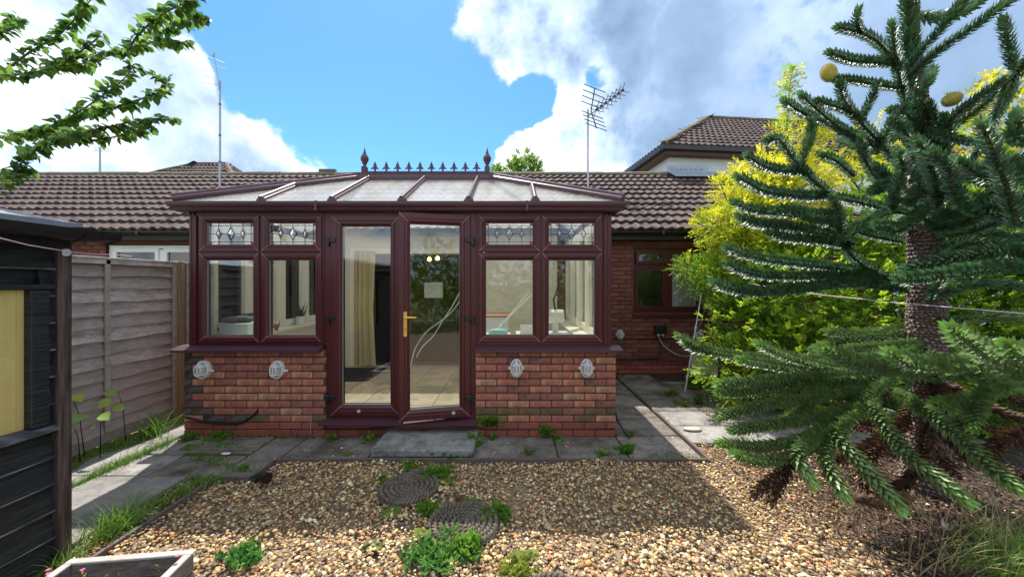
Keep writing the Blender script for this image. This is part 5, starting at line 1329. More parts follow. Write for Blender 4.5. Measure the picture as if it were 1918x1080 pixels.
# white mint box and grey cloth on the sill
bx = wthing('storage_box', 'pale mint box with two slots on the inner sill under a grey cloth', 'box', (-3.06, 4.05, .955))
b = MB(); b.bbox(-3.27, -3.16, 4.00, 4.22, .956, 1.13, .004); b.bbox(-3.158, -2.87, 4.00, 4.22, .956, 1.13, .004); b.build('box_body', M['applebox'], bx)
b = MB()
for xx in (-3.235, -3.185): b.box(xx - .006, xx + .006, 3.997, 4.001, 1.05, 1.09)
b.build('slot', M['black'], bx)
cl = ib2 * np.array([.17, .09, .045]) * (1 + rng.uniform(-.22, .22, (len(ib2), 1))) + np.array([-3.08, 4.12, 1.165]); cl[:, 2] = np.maximum(cl[:, 2], 1.131)
o = npmesh('cloth', cl, if2, M['greycloth'], smooth=False); tag(o, 'crumpled grey cloth on top of the pale mint box', 'cloth')
b = MB(); c = at(452, 590, 4.55)
b.bbox(c.x - .05, c.x - .01, 4.40, 4.80, c.z - .16, c.z + .10, .015); b.tube([c + Vector((-.03, -.1, .02)), c + Vector((.06, -.12, .0)), c + Vector((.22, -.1, .02))], .02, 8); b.bbox(c.x - .03, c.x + .36, 4.40, 4.85, .56, .62, .02); b.tube([(c.x - .03, 4.6, .60), (c.x - .03, 4.6, c.z - .1)], .02, 8); b.tube([(c.x + .15, 4.62, .16), (c.x + .15, 4.62, .56)], .025, 8)
for k in range(5): b.tube([(c.x + .15, 4.62, .2), (c.x + .15 + .25 * math.cos(k * 1.257), 4.62 + .25 * math.sin(k * 1.257), .17)], .02, 6)
simple(b, 'office_chair', M['greycloth'], 'dark chair standing behind the mint box inside the conservatory', 'chair')
# figurine
fg = wthing('animal_figurine', 'small brown ceramic animal figurine on the white inner sill', 'figurine', (-3.08, 4.8, .955))
b = MB(); c = Vector((-3.10, 4.78, .956))
b.tube([c + Vector((-.06, 0, .05)), c + Vector((-.02, 0, .058)), c + Vector((.04, 0, .055)), c + Vector((.07, 0, .062))], [.022, .030, .032, .018], 10)
for dx, dy in ((-.045, .015), (-.045, -.015), (.045, .015), (.045, -.015)): b.tube([c + Vector((dx, dy, 0)), c + Vector((dx, dy, .05))], [.008, .012], 6)
b.build('body', M['terracotta'], fg, smooth=True)
b = MB(); b.tube([c + Vector((-.055, 0, .06)), c + Vector((-.075, 0, .11)), c + Vector((-.11, 0, .115))], [.016, .020, .010], 8); b.tube([c + Vector((-.08, .01, .12)), c + Vector((-.075, .016, .145))], [.008, .002], 5); b.tube([c + Vector((-.08, -.01, .12)), c + Vector((-.075, -.016, .145))], [.008, .002], 5); b.build('head', M['terracotta'], fg, smooth=True)
b = MB(); b.tube([c + Vector((.07, 0, .06)), c + Vector((.085, 0, .10)), c + Vector((.08, 0, .12))], [.009, .006, .002], 6); b.build('tail', M['terracotta'], fg, smooth=True)
pp = wthing('potted_plant', 'spiky green houseplant in a white pot on the inner window sill', 'potted plant', (-3.12, 5.45, .955))
b = MB(); c = Vector((-3.12, 5.45, .956)); b.lathe([(.055, 0), (.062, .01), (.064, .13), (.058, .13), (.056, .11), (0, .11)], c, 18); b.build('pot', M['pot'], pp)
def spray(c, n, ln, w, lean=.7, droop=.35, seg=4, col=(.05, .11, .03), cv=.3, up=0.0):
    """long blades from one point; returns V,F,C"""
    V, Fc, C = [], [], []
    for i in range(n):
        a = rnd.uniform(0, 6.283); e_ = rnd.uniform(lean * .3, lean); L_ = ln * rnd.uniform(.55, 1.1); d = Vector((math.cos(a) * math.sin(e_), math.sin(a) * math.sin(e_), math.cos(e_)))
        s_ = Vector((-math.sin(a), math.cos(a), 0)); b0 = len(V); cc = [x * rnd.uniform(1 - cv, 1 + cv) for x in col]; base = Vector(c) + Vector((rnd.gauss(0, .012), rnd.gauss(0, .012), 0)) * (ln * 5)
        for k in range(seg + 1):
            t = k / seg; p = base + d * L_ * t + Vector((d.x * .4, d.y * .4, -1)) * (droop * L_ * t * t * math.sin(e_) * 1.2); wv = w * (1 - t) ** .7 * rnd.uniform(.9, 1.1)
            V += [p - s_ * wv, p + s_ * wv]; C += [cc, cc]
        for k in range(seg): Fc.append((b0 + 2 * k, b0 + 2 * k + 1, b0 + 2 * k + 3, b0 + 2 * k + 2))
    return V, Fc, C
V, Fc, C = spray(c + Vector((0, 0, .11)), 22, .26, .012, .9, col=(.05, .08, .04)); npmesh('foliage', V, Fc, M['leaf'], C, parent=pp)
# white fan heater / stand lamp
fn = wthing('drum_lamp', 'white drum shaped lamp on a post by the pale window sill', 'lamp', (.55, 4.5, .955))
c = at(1040, 592, 4.45); b = MB(); b.tube([c + Vector((-.10, 0, 0)), c + Vector((-.09, 0, 0)), c + Vector((.09, 0, 0)), c + Vector((.10, 0, 0))], [.075, .082, .082, .075], 18); b.build('drum', M['castwhite'], fn)
b = MB(); b.tube([(c.x, c.y, .955), (c.x, c.y, c.z - .07)], .035, 10); b.lathe([(.11, 0), (.11, .02), (.04, .03)], (c.x, c.y, .945), 16); b.build('post', M['castwhite'], fn)
b = MB(); b.tube([c + Vector((.0, 0, .07)), c + Vector((-.02, 0, .2)), c + Vector((.03, .0, .32)), c + Vector((.05, .0, .42))], [.012, .012, .016, .018], 8); b.build('arm', M['black'], fn)
tbl = wthing('side_table', 'small table with white top inside the window nearest the open door', 'table', (.4, 4.6, .142))
b = MB(); b.bbox(.05, .72, 4.25, 4.85, .915, .944, .004); b.build('tabletop', M['white'], tbl)
for xx in (.09, .68):
    for yy in (4.29, 4.81): b = MB(); b.box(xx - .02, xx + .02, yy - .02, yy + .02, .143, .914); b.build('leg', M['white'], tbl)
dr_ = wthing('white_cabinet', 'white cabinet with a teal cloth on it inside by the open door', 'cabinet', (-.1, 5.3, .142))
b = MB(); b.bbox(-.42, -.05, 5.1, 5.6, .143, 1.10, .006); b.build('carcass', M['white'], dr_)
b = MB(); b.bbox(-.43, -.04, 5.08, 5.62, 1.102, 1.125, .003); b.build('top_board', M['terracotta'], dr_)
cl = ib2 * np.array([.13, .08, .04]) * (1 + rng.uniform(-.2, .2, (len(ib2), 1))) + np.array([-.17, 4.45, .98]); cl[:, 2] = np.maximum(cl[:, 2], .958)
b = MB(); b.bbox(-.32, -.02, 4.3, 4.6, .143, .956, .006); simple(b, 'laundry_bin', M['white'], 'pale laundry bin standing inside behind the first pane past the open door', 'bin')
o = npmesh('cloth', cl, if2, M['teal'], smooth=True); tag(o, 'crumpled teal cloth on the laundry bin', 'cloth')
b = MB(); rect_ring(b, .10, .34, .946, 1.06, .012, 4.5, 4.52); b.box(.112, .328, 4.505, 4.515, .958, 1.048); simple(b, 'picture_frame', M['pot'], 'small white framed picture standing on the side table', 'picture frame')
def pole2(p, q, r, label):
    b = MB(); b.tube([p, q], r, 8); simple(b, 'white_pole', M['white'], label, 'pole', 'slim white poles leaning inside')  # slim tubes laid along the slanting white lines in the pane
pole2(at(922, 628, 4.7), at(990, 548, 4.9), .006, 'slim white pole leaning inside, upper one of the crossing pair')
pole2(at(934, 612, 4.75), at(998, 550, 4.95), .006, 'slim white pole leaning inside, lower one of the crossing pair')
def bent(pts, label):
    return cable(pts, .006, M['white'], label, 'white_tube')  # white tubes follow the curved lines in the door glass
bent([at(862, 562, 4.2), at(845, 585, 4.2), at(820, 605, 4.22), at(798, 622, 4.25), at(778, 652, 4.3), at(768, 690, 4.35)], 'white curved tube behind the open door glass, the upper bend')
bent([at(862, 545, 4.35), at(846, 575, 4.35), at(828, 602, 4.35), at(812, 628, 4.4), at(792, 648, 4.45), at(780, 668, 4.5)], 'white curved tube behind the open door glass, the lower bend')
# ================================================================== LEAF BUILDERS
def leaf_quads(P, Dr, Nn, ln, wd, fold=.25):
    """kite leaves: P base (n,3), Dr direction, Nn normal, ln/wd arrays -> V,F (4 verts + tip)"""
    S = unit(np.cross(Dr, Nn)); n = len(P); ln = ln[:, None]; wd = wd[:, None]
    up = np.cross(S, Dr)
    V = np.stack([P, P + Dr * ln * .42 - S * wd * .5 + up * wd * fold, P + Dr * ln + up * 0, P + Dr * ln * .42 + S * wd * .5 + up * wd * fold], axis=1)
    b = (np.arange(n) * 4)[:, None]
    Fc = np.concatenate([b + np.array([[0, 1, 2]]), b + np.array([[0, 2, 3]])], axis=0)
    return V.reshape(-1, 3), Fc
def sprigs(P, Dr, length, nleaf, ln, wd, cols, jitter=.5, droop=.2, opp=True):
    """pinnate sprigs: returns leaves V,F,C and stems (V,F)"""
    n = len(P); allP, allD, allN, allC, L_, W_ = [], [], [], [], [], []
    ref = np.tile([0, 0, 1.], (n, 1)) + rng.normal(0, .35, (n, 3)); side = unit(np.cross(Dr, ref)); up = unit(np.cross(side, Dr))
    for k in range(nleaf):
        t = (k + .6) / nleaf
        base = P + Dr * (length * t)[:, None] + np.array([0, 0, -1.]) * (droop * length * t * t)[:, None]
        s_ = 1 if k % 2 == 0 else -1
        d = unit(Dr * .75 + side * s_ * .8 * (1 - .6 * (k == nleaf - 1)) + up * .15 + rng.normal(0, jitter * .4, (n, 3)))
        nn = unit(up + rng.normal(0, jitter * .5, (n, 3)))
        allP.append(base); allD.append(d); allN.append(nn); L_.append(ln * rng.uniform(.7, 1.15, n)); W_.append(wd * rng.uniform(.7, 1.15, n)); allC.append(cols * rng.uniform(.75, 1.25, (n, 1)))
    P_, D_, N_ = np.concatenate(allP), np.concatenate(allD), np.concatenate(allN)
    V, Fc = leaf_quads(P_, D_, N_, np.concatenate(L_), np.concatenate(W_))
    return V, Fc, np.repeat(np.concatenate(allC), 4, axis=0)
def crown(ells, n, length, nleaf, ln, wd, colfn, inner=.35, noise_amp=.25, updir=.5, ymax=None):
    """sprigs over a union of ellipsoids (cx,cy,cz,rx,ry,rz), most near the skin, some inside"""
    E = np.array(ells, float); vol = E[:, 3] * E[:, 4] + E[:, 4] * E[:, 5] + E[:, 3] * E[:, 5]; idx = rng.choice(len(E), n, p=vol / vol.sum())
    d = unit(rng.normal(size=(n, 3))); rr = np.where(rng.uniform(size=n) < inner, rng.uniform(.3, .85, n), rng.uniform(.82, 1.06, n))
    ph = 1 + noise_amp * (np.sin(d[:, 0] * 5 + idx) * np.sin(d[:, 1] * 6 + idx * 2) + .6 * np.sin(d[:, 2] * 9 + idx * 3 + d[:, 0] * 7))
    P = E[idx, :3] + d * E[idx, 3:] * (rr * ph)[:, None]
    if ymax is not None:
        k = P[:, 1] < ymax; P, d, rr = P[k], d[k], rr[k]
    k = P[:, 2] > .03; P, d, rr = P[k], d[k], rr[k]
    Dr = unit(d + np.array([0, 0, updir]) + rng.normal(0, .4, d.shape))
    return sprigs(P, Dr, rng.uniform(.7, 1.2, len(P)) * length, nleaf, ln, wd, colfn(P, rr))
def mixc(a, b, t): return np.asarray(a)[None, :] * (1 - t[:, None]) + np.asarray(b)[None, :] * t[:, None]

# ---- golden shrub in front of the bungalow window
gs = wthing('golden_shrub', 'large golden leaved shrub climbing past the bungalow window up to the roof', 'shrub', (3.9, 5.2, 0))
Yg = 5.1
def E(px, py, Y, rx, ry, rz): p = at(px, py, Y); return (p.x, p.y, p.z, rx, ry, rz)
ells = [E(1425, 340, 5.6, .36, .35, .34), E(1372, 352, 5.5, .20, .25, .2), E(1395, 400, 5.3, .38, .4, .3), E(1345, 425, 5.2, .30, .3, .22), E(1420, 470, 5.2, .6, .45, .4), E(1300, 500, 5.2, .22, .2, .12), E(1350, 520, 5.1, .38, .35, .3), E(1470, 330, 5.6, .3, .3, .22), E(1480, 360, 5.4, .5, .4, .45), E(1385, 560, 5.1, .30, .3, .22), E(1470, 460, 5.3, .5, .4, .5)]
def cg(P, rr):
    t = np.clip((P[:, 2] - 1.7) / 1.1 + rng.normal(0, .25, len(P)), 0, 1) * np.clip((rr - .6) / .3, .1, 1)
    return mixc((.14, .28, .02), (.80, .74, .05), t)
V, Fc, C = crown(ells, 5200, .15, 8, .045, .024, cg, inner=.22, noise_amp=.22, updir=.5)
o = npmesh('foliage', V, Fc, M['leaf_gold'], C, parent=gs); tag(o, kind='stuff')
b = MB()
for (px, py) in ((1400, 320), (1350, 345), (1330, 425), (1300, 500), (1480, 360), (1420, 470)):
    p = at(px, py, 5.35); b.tube([(3.9 + rnd.uniform(-.2, .2), 5.3, 0), (3.8 + rnd.uniform(-.15, .15), 5.3, .9), ((p.x + 3.7) / 2, 5.3, (p.z + .9) / 2 + .1), p], [.03, .024, .016, .006], 6)
b.build('stem', M['bark'], gs)
# ---- green hedge behind the monkey puzzle
hg = wthing('green_hedge', 'dense bright green privet hedge along the garden side behind the monkey puzzle tree', 'hedge', (5, 5.0, 0))
ells = [E(1370, 760, 4.9, .35, .3, .3), E(1450, 760, 4.8, .4, .35, .35), E(1400, 610, 4.65, .45, .4, .42), E(1380, 690, 4.55, .42, .35, .40), E(1480, 560, 4.55, .6, .5, .5), E(1500, 680, 4.35, .6, .5, .5), E(1600, 600, 4.35, .6, .5, .6), E(1640, 700, 4.15, .6, .5, .5), E(1580, 480, 4.85, .6, .5, .5), E(1700, 520, 4.55, .6, .5, .7), E(1800, 600, 4.25, .6, .5, .8), E(1850, 700, 3.95, .6, .5, .6),
        E(1700, 400, 4.95, .7, .5, .6), E(1820, 440, 4.65, .7, .5, .7), E(1930, 560, 4.05, .6, .5, .9), E(1960, 420, 4.25, .7, .5, .8), (5.9, 3.4, .9, .5, 1.0, 1.3), (6.0, 2.2, .9, .5, 1.0, 1.2), (6.2, 4.2, 1.2, .6, .8, 1.5)]
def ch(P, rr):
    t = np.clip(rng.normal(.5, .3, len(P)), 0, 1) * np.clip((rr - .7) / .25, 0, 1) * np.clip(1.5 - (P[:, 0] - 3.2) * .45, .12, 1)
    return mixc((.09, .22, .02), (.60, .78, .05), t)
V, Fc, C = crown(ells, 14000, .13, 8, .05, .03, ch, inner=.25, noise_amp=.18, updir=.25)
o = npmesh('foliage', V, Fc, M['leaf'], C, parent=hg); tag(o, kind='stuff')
b = MB()
for i in range(22):
    x = rnd.uniform(3.2, 6.6); y = 5.2 - (x - 3.2) * .12; b.tube([(x, y, 0), (x + rnd.uniform(-.15, .15), y, .8), (x + rnd.uniform(-.3, .3), y, 1.8)], [.022, .016, .008], 5)
b.build('stem', M['bark'], hg)
# ---- golden foliage seen through the monkey puzzle
gt = wthing('golden_acer', 'yellow leaved tree behind the monkey puzzle, showing through its upper branches', 'tree', (6.2, 6.0, 0))
ells = [E(1560, 290, 6.2, .7, .5, .35), E(1650, 330, 6.2, .6, .5, .4), E(1800, 280, 6.0, .6, .5, .5), E(1900, 230, 6.0, .5, .4, .5), E(1900, 330, 5.8, .6, .5, .4), E(1760, 350, 6.0, .5, .4, .4), E(1850, 180, 6.1, .3, .3, .3), E(1500, 250, 6.2, .35, .3, .25)]
def cy(P, rr): return mixc((.16, .30, .02), (.78, .66, .04), np.clip(rng.normal(.55, .3, len(P)), 0, 1))
V, Fc, C = crown(ells, 1300, .20, 8, .075, .035, cy, inner=.2, noise_amp=.3, updir=.3)
o = npmesh('foliage', V, Fc, M['leaf_gold'], C, parent=gt); tag(o, kind='stuff')
b = MB(); b.tube([(6.2, 6.1, 0), (6.2, 6.1, 1.5), (6.3, 6.1, 2.6)], [.07, .055, .03], 8)
for (px, py) in ((1560, 290), (1650, 330), (1800, 280), (1900, 230), (1850, 180)): b.tube([(6.25, 6.1, 2.0), (at(px, py, 6.1) + Vector((6.3, 6.1, 2.4))) / 2, at(px, py, 6.1)], [.03, .018, .006], 5)
b.build('trunk', M['bark'], gt)
# ---- tall thin sapling
sp = wthing('sapling', 'thin upright sapling with pale lime leaves beside the white house roof', 'sapling', (4.1, 5.6, 0))
b = MB(); sp_pts = [at(1478, 380, 5.5), at(1476, 300, 5.5), at(1474, 230, 5.5), at(1478, 170, 5.5), at(1486, 128, 5.5)]; b.tube([Vector((4.15, 5.5, 0))] + sp_pts, [.02, .012, .010, .008, .006, .003], 6); b.build('trunk', M['twig'], sp)
Ps, Ds = [], []
for k in range(34):
    t = k / 33; i = min(int(t * 4), 3); p = sp_pts[i].lerp(sp_pts[i + 1], t * 4 - i); a = rnd.uniform(0, 6.28); 
    for q in range(3): a += 2.1; Ps.append(p); Ds.append((math.cos(a), math.sin(a) * .6, .25))
Ps = np.array(Ps, float); Ds = unit(np.array(Ds, float)); V, Fc, C = sprigs(Ps, Ds, np.full(len(Ps), .30) * rng.uniform(.5, 1.1, len(Ps)) * (1 - .4 * np.linspace(0, 1, len(Ps))), 9, .07, .032, mixc((.25, .42, .04), (.62, .62, .08), rng.uniform(size=len(Ps))), droop=.25)
o = npmesh('foliage', V, Fc, M['leaf_gold'], C, parent=sp)
# ---- distant tree tops over the ridge
ft_ = wthing('birch_tree', 'green tree whose pointed tops just show over the bungalow ridge by the finial', 'tree', (.2, 15, 0))
ells = [E(988, 312, 14, .28, .3, .50), E(965, 318, 14, .22, .3, .42), E(935, 326, 14, .22, .3, .20), E(1005, 322, 14, .18, .3, .35), E(970, 350, 14, .9, .6, .6)]
V, Fc, C = crown(ells, 900, .2, 7, .10, .06, lambda P, r: mixc((.07, .18, .02), (.26, .42, .05), rng.uniform(size=len(P))), inner=.3, noise_amp=.35, updir=.9)
o = npmesh('crown', V, Fc, M['leaf'], C, parent=ft_); tag(o, kind='stuff')
b = MB(); b.tube([(.2, 14, 0), (.3, 14, 3), at(985, 320, 14)], [.15, .1, .03], 8); b.build('trunk', M['bark'], ft_)

# ---- overhanging plum branches, top of the garden by the shed
ov = wthing('plum_tree', 'plum tree whose arching leafy branches hang over the black shed', 'tree', (-3.6, 2.4, 0))
b = MB(); b.tube([(-4.6, 2.9, 0), (-4.55, 2.9, 1.2), (-4.4, 2.8, 2.2), (-4.3, 2.7, 3.1)], [.11, .09, .07, .05], 10); b.build('trunk', M['bark'], ov)
Yo = 2.55
obr = [[(-60, 395), (10, 345), (45, 300), (90, 270), (150, 248)],
       [(-60, 262), (0, 258), (60, 248), (120, 225), (180, 188), (235, 145), (250, 120)],
       [(60, 250), (120, 252), (170, 245), (230, 232), (290, 222), (328, 222)],
       [(150, 215), (200, 205), (250, 190), (300, 172), (312, 152), (285, 138), (245, 125)],
       [(-60, 142), (0, 142), (50, 138), (110, 125), (165, 118)],
       [(-60, 160), (10, 130), (60, 95), (110, 65), (150, 25), (185, -20)],
       [(165, 118), (190, 100), (240, 95), (290, 78), (340, 80), (352, 75)],
       [(240, 95), (262, 62), (300, 30), (340, 8), (375, -10)],
       [(300, 60), (345, 42), (375, 32), (392, 38)],
       [(90, 130), (130, 110), (175, 78), (190, 60)],
       [(-40, 60), (0, 60), (20, 50), (35, 30)],
       [(-30, 340), (10, 335), (40, 318), (60, 322)],
       [(100, 262), (180, 262), (240, 250), (285, 235)]]
stem = MB(); LP, LD, LN = [], [], []
def catm(P_, k=6):
    out = []
    for i in range(len(P_) - 1):
        p0 = P_[max(i - 1, 0)]; p1 = P_[i]; p2 = P_[i + 1]; p3 = P_[min(i + 2, len(P_) - 1)]
        for q in range(k):
            t = q / k; out.append(.5 * ((2 * p1) + (p2 - p0) * t + (2 * p0 - 5 * p1 + 4 * p2 - p3) * t * t + (3 * p1 - p0 - 3 * p2 + p3) * t ** 3))
    out.append(P_[-1]); return out
for bi, br in enumerate(obr):
    Y0 = Yo + ((bi * 37) % 7 - 3) * .06
    pts = catm([at(x, y, Y0 + .12 * math.sin(i * 1.1 + bi)) for i, (x, y) in enumerate(br)], 8)
    b = MB(); n = len(pts); b.tube(pts, [.007 * (1 - .75 * i / n) + .001 for i in range(n)], 6); b.build('branch', M['twig'], ov)
    for i in range(n - 1):
        seg = (pts[i + 1] - pts[i]).length; m = max(1, int(seg / .0042))
        t = (pts[i + 1] - pts[i]).normalized()
        dens_ = 1.0 if br[0][0] > -50 or i > n * .22 else .35
        for k in range(m):
            if rnd.random() > dens_ * .75: continue
            p = pts[i].lerp(pts[i + 1], rnd.random()); a = rnd.uniform(0, 6.283); s_ = Vector((math.cos(a), math.sin(a), 0))
            d = (s_ * .75 + t * .35 + Vector((0, 0, -.45 + rnd.gauss(0, .5)))).normalized()
            LP.append(p + s_ * rnd.uniform(0, .022)); LD.append(d); LN.append((Vector((0, 0, 1)) + s_ * .7 + Vector((rnd.gauss(0, .4), rnd.gauss(0, .4), 0))).normalized())
LP, LD, LN = np.array(LP), unit(np.array(LD)), unit(np.array(LN)); n = len(LP)
def ovate(P, D, Nn, ln, wd):
    S = unit(np.cross(D, Nn)); up = np.cross(S, D); o = []
    for (t, s_, u) in ((0, 0, 0), (.28, -.46, .12), (.62, -.44, .10), (1, 0, -.12), (.62, .44, .10), (.28, .46, .12), (.5, 0, -.02)):
        o.append(P + D * (ln * t)[:, None] + S * (wd * s_)[:, None] + up * (wd * u)[:, None])
    V = np.stack(o, 1); b = (np.arange(len(P)) * 7)[:, None]
    Fc = np.concatenate([b + np.array([f]) for f in ((0, 1, 6), (1, 2, 6), (2, 3, 6), (3, 4, 6), (4, 5, 6), (5, 0, 6))]); return V.reshape(-1, 3), Fc
V, Fc = ovate(LP, LD, LN, rng.uniform(.035, .078, n), rng.uniform(.032, .056, n))
cc = mixc((.06, .15, .04), (.30, .47, .06), np.clip(rng.normal(.28, .3, n), 0, 1)); o = npmesh('foliage', V, Fc, M['leaf'], np.repeat(cc, 7, axis=0), parent=ov); tag(o, kind='stuff')

# ================================================================== MONKEY PUZZLE
mp = wthing('monkey_puzzle_tree', 'tall monkey puzzle tree with spiky dark green branches beside the gravel', 'tree', (3.15, 2.8, 0))
TX, TY = 3.15, 2.80
trunk = [(3.13, 2.80, -.1), (3.15, 2.80, .6), (3.15, 2.80, 1.3), (3.14, 2.80, 1.9), (3.12, 2.80, 2.5), (3.06, 2.78, 3.0), (3.0, 2.75, 3.5), (3.0, 2.72, 4.2), (3.0, 2.7, 4.8)]
tr_ = [.135, .112, .102, .092, .070, .045, .032, .026, .012]
tp = catm([Vector(p) for p in trunk], 10); nT = len(tp); trr = [np.interp(i / (nT - 1), np.linspace(0, 1, len(tr_)), tr_) for i in range(nT)]
b = MB(); b.tube(tp, trr, 16); b.build('trunk', M['mptrunk'], mp, smooth=True)
# old scale leaves of the trunk
P_, D_, N_ = [], [], []
for i in range(nT - 1):
    if tp[i].z < .0 or tp[i].z > 3.0: continue
    seg = tp[i + 1] - tp[i]; t = seg.normalized(); m = int(seg.length / .020)
    for k in range(m):
        p = tp[i].lerp(tp[i + 1], k / m); nn = 26; off = rnd.uniform(0, .3) + (k % 2) * math.pi / nn
        for q in range(nn):
            a = 2 * math.pi * q / nn + off; s_ = Vector((math.cos(a), math.sin(a), 0)); P_.append(p + s_ * trr[i] * .97 + Vector((0, 0, rnd.uniform(-.006, .006)))); D_.append((s_ * .55 + Vector((0, 0, -.6))).normalized()); N_.append(s_)
P_, D_, N_ = np.array(P_), unit(np.array(D_)), unit(np.array(N_)); n = len(P_)
V, Fc = leaf_quads(P_, D_, N_, rng.uniform(.014, .028, n), rng.uniform(.022, .034, n)); cc = mixc((.10, .065, .05), (.30, .22, .18), rng.uniform(size=n))
o = npmesh('bark_scales', V, Fc, M['dead'], np.repeat(cc, 4, axis=0), parent=mp); tag(o, kind='stuff')

def spiky(pts, rad=.052, dead=False, tipcol=.35, dens=1.0, light=0.0, droopl=0.0):
    """one branch: a core plus spirally set stiff pointed leaves"""
    pts = catm(pts, 10); m = len(pts); cum = [0]
    for i in range(m - 1): cum.append(cum[-1] + (pts[i + 1] - pts[i]).length)
    Lt = cum[-1]
    core = MB(); core.tube(pts, [.014 * (1 - .4 * i / m) * rad / .052 for i in range(m)], 7)
    PA = np.array([tuple(p) for p in pts]); ca = np.array(cum); n = int(Lt * 350 * dens / (rad / .052)); s = np.sort(rng.uniform(0, 1, n) * .4 / n + np.arange(n) / n) * Lt
    P = np.stack([np.interp(s, ca, PA[:, j]) for j in range(3)], 1); s2 = np.minimum(s + .02, Lt); s1 = np.maximum(s2 - .04, 0)
    T = unit(np.stack([np.interp(s2, ca, PA[:, j]) - np.interp(s1, ca, PA[:, j]) for j in range(3)], 1))
    ref = np.tile([0.02, .03, 1.0], (n, 1)); A = unit(np.cross(T, ref)); B = np.cross(A, T)
    ang = np.arange(n) * 2.39996 + rng.normal(0, .08, n); Rr = A * np.cos(ang)[:, None] + B * np.sin(ang)[:, None]
    tt = s / Lt; endf = np.clip((Lt - s) / .06, 0, 1)      # leaves close up at the tip
    fw = .52 + (1 - endf) * 1.2
    D = unit(Rr * 1.0 + T * fw[:, None] + rng.normal(0, .07, (n, 3)))
    ln = rad * 1.12 * rng.uniform(.85, 1.12, n) * (.75 + .25 * endf) * np.clip(.78 + tt, .78, 1.0); wd = rad * .52 * rng.uniform(.85, 1.1, n)
    Nn = unit(T * 1.0 - Rr * .35)
    S = unit(np.cross(D, Nn)); up = np.cross(S, D)
    base = P + Rr * (.010 * rad / .052)
    # curved: base-left, base-right, mid ridge, tip bent forward
    tip = base + D * ln[:, None] + T * (ln * .22)[:, None]; mid = base + D * (ln * .45)[:, None] - T * (ln * .05)[:, None]
    V = np.stack([base - S * (wd * .42)[:, None], base + S * (wd * .42)[:, None], mid + S * (wd * .5)[:, None], tip, mid - S * (wd * .5)[:, None], mid - up * (wd * .16)[:, None]], 1)
    bb = (np.arange(n) * 6)[:, None]
    Fc = np.concatenate([bb + np.array([f]) for f in ((0, 1, 5), (1, 2, 5), (2, 3, 5), (5, 3, 4), (0, 5, 4))])
    if dead: col = mixc((.055, .028, .018), (.20, .11, .065), rng.uniform(size=n) ** 1.5)
    else:
        col = mixc((.075, .15, .055), (.20, .33, .11), rng.uniform(size=n)) * rng.uniform(.6, 1.35, (n, 1))
        if tipcol:
            f = np.clip(1 - (Lt - s) / (.085 if tipcol > .5 else .045), 0, 1)[:, None] * tipcol; col = col * (1 - f) + np.array([[.22, .46, .05]]) * f
        br_ = rng.uniform(size=n) < .025
    if not dead: col[br_] = np.array([.16, .10, .05])
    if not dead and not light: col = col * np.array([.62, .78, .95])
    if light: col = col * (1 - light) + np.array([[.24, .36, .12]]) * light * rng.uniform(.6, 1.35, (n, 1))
    return core, V.reshape(-1, 3), Fc, np.repeat(col, 6, axis=0)
def branch(px, rad=.052, dead=False, label=None, **k):
    pts = [at(x, y, Y) for (x, y, Y) in px]
    core, V, Fc, C = spiky(pts, rad, dead, **k)
    br = core.build('branch', M['dead'] if dead else M['bark'], mp)
    if dead and 'Col' not in br.data.color_attributes:
        ca = br.data.color_attributes.new('Col', 'FLOAT_COLOR', 'POINT'); ca.data.foreach_set('color', [.08, .045, .03, 1] * len(br.data.vertices))
    o = npmesh('leaves', V, Fc, M['dead'] if dead else M['needle'], C, parent=br); tag(o, kind='stuff')
    if label: br['label'] = label
    return br
BL = [([(1739, 420, 2.8), (1734, 340, 2.8), (1722, 260, 2.77), (1709, 180, 2.73), (1701, 90, 2.70), (1698, -60, 2.66)], .068), ([(1752, 330, 2.75), (1770, 290, 2.7), (1775, 250, 2.66), (1768, 215, 2.64)], .055), ([(1725, 250, 2.75), (1700, 215, 2.7), (1668, 205, 2.66)], .055)]
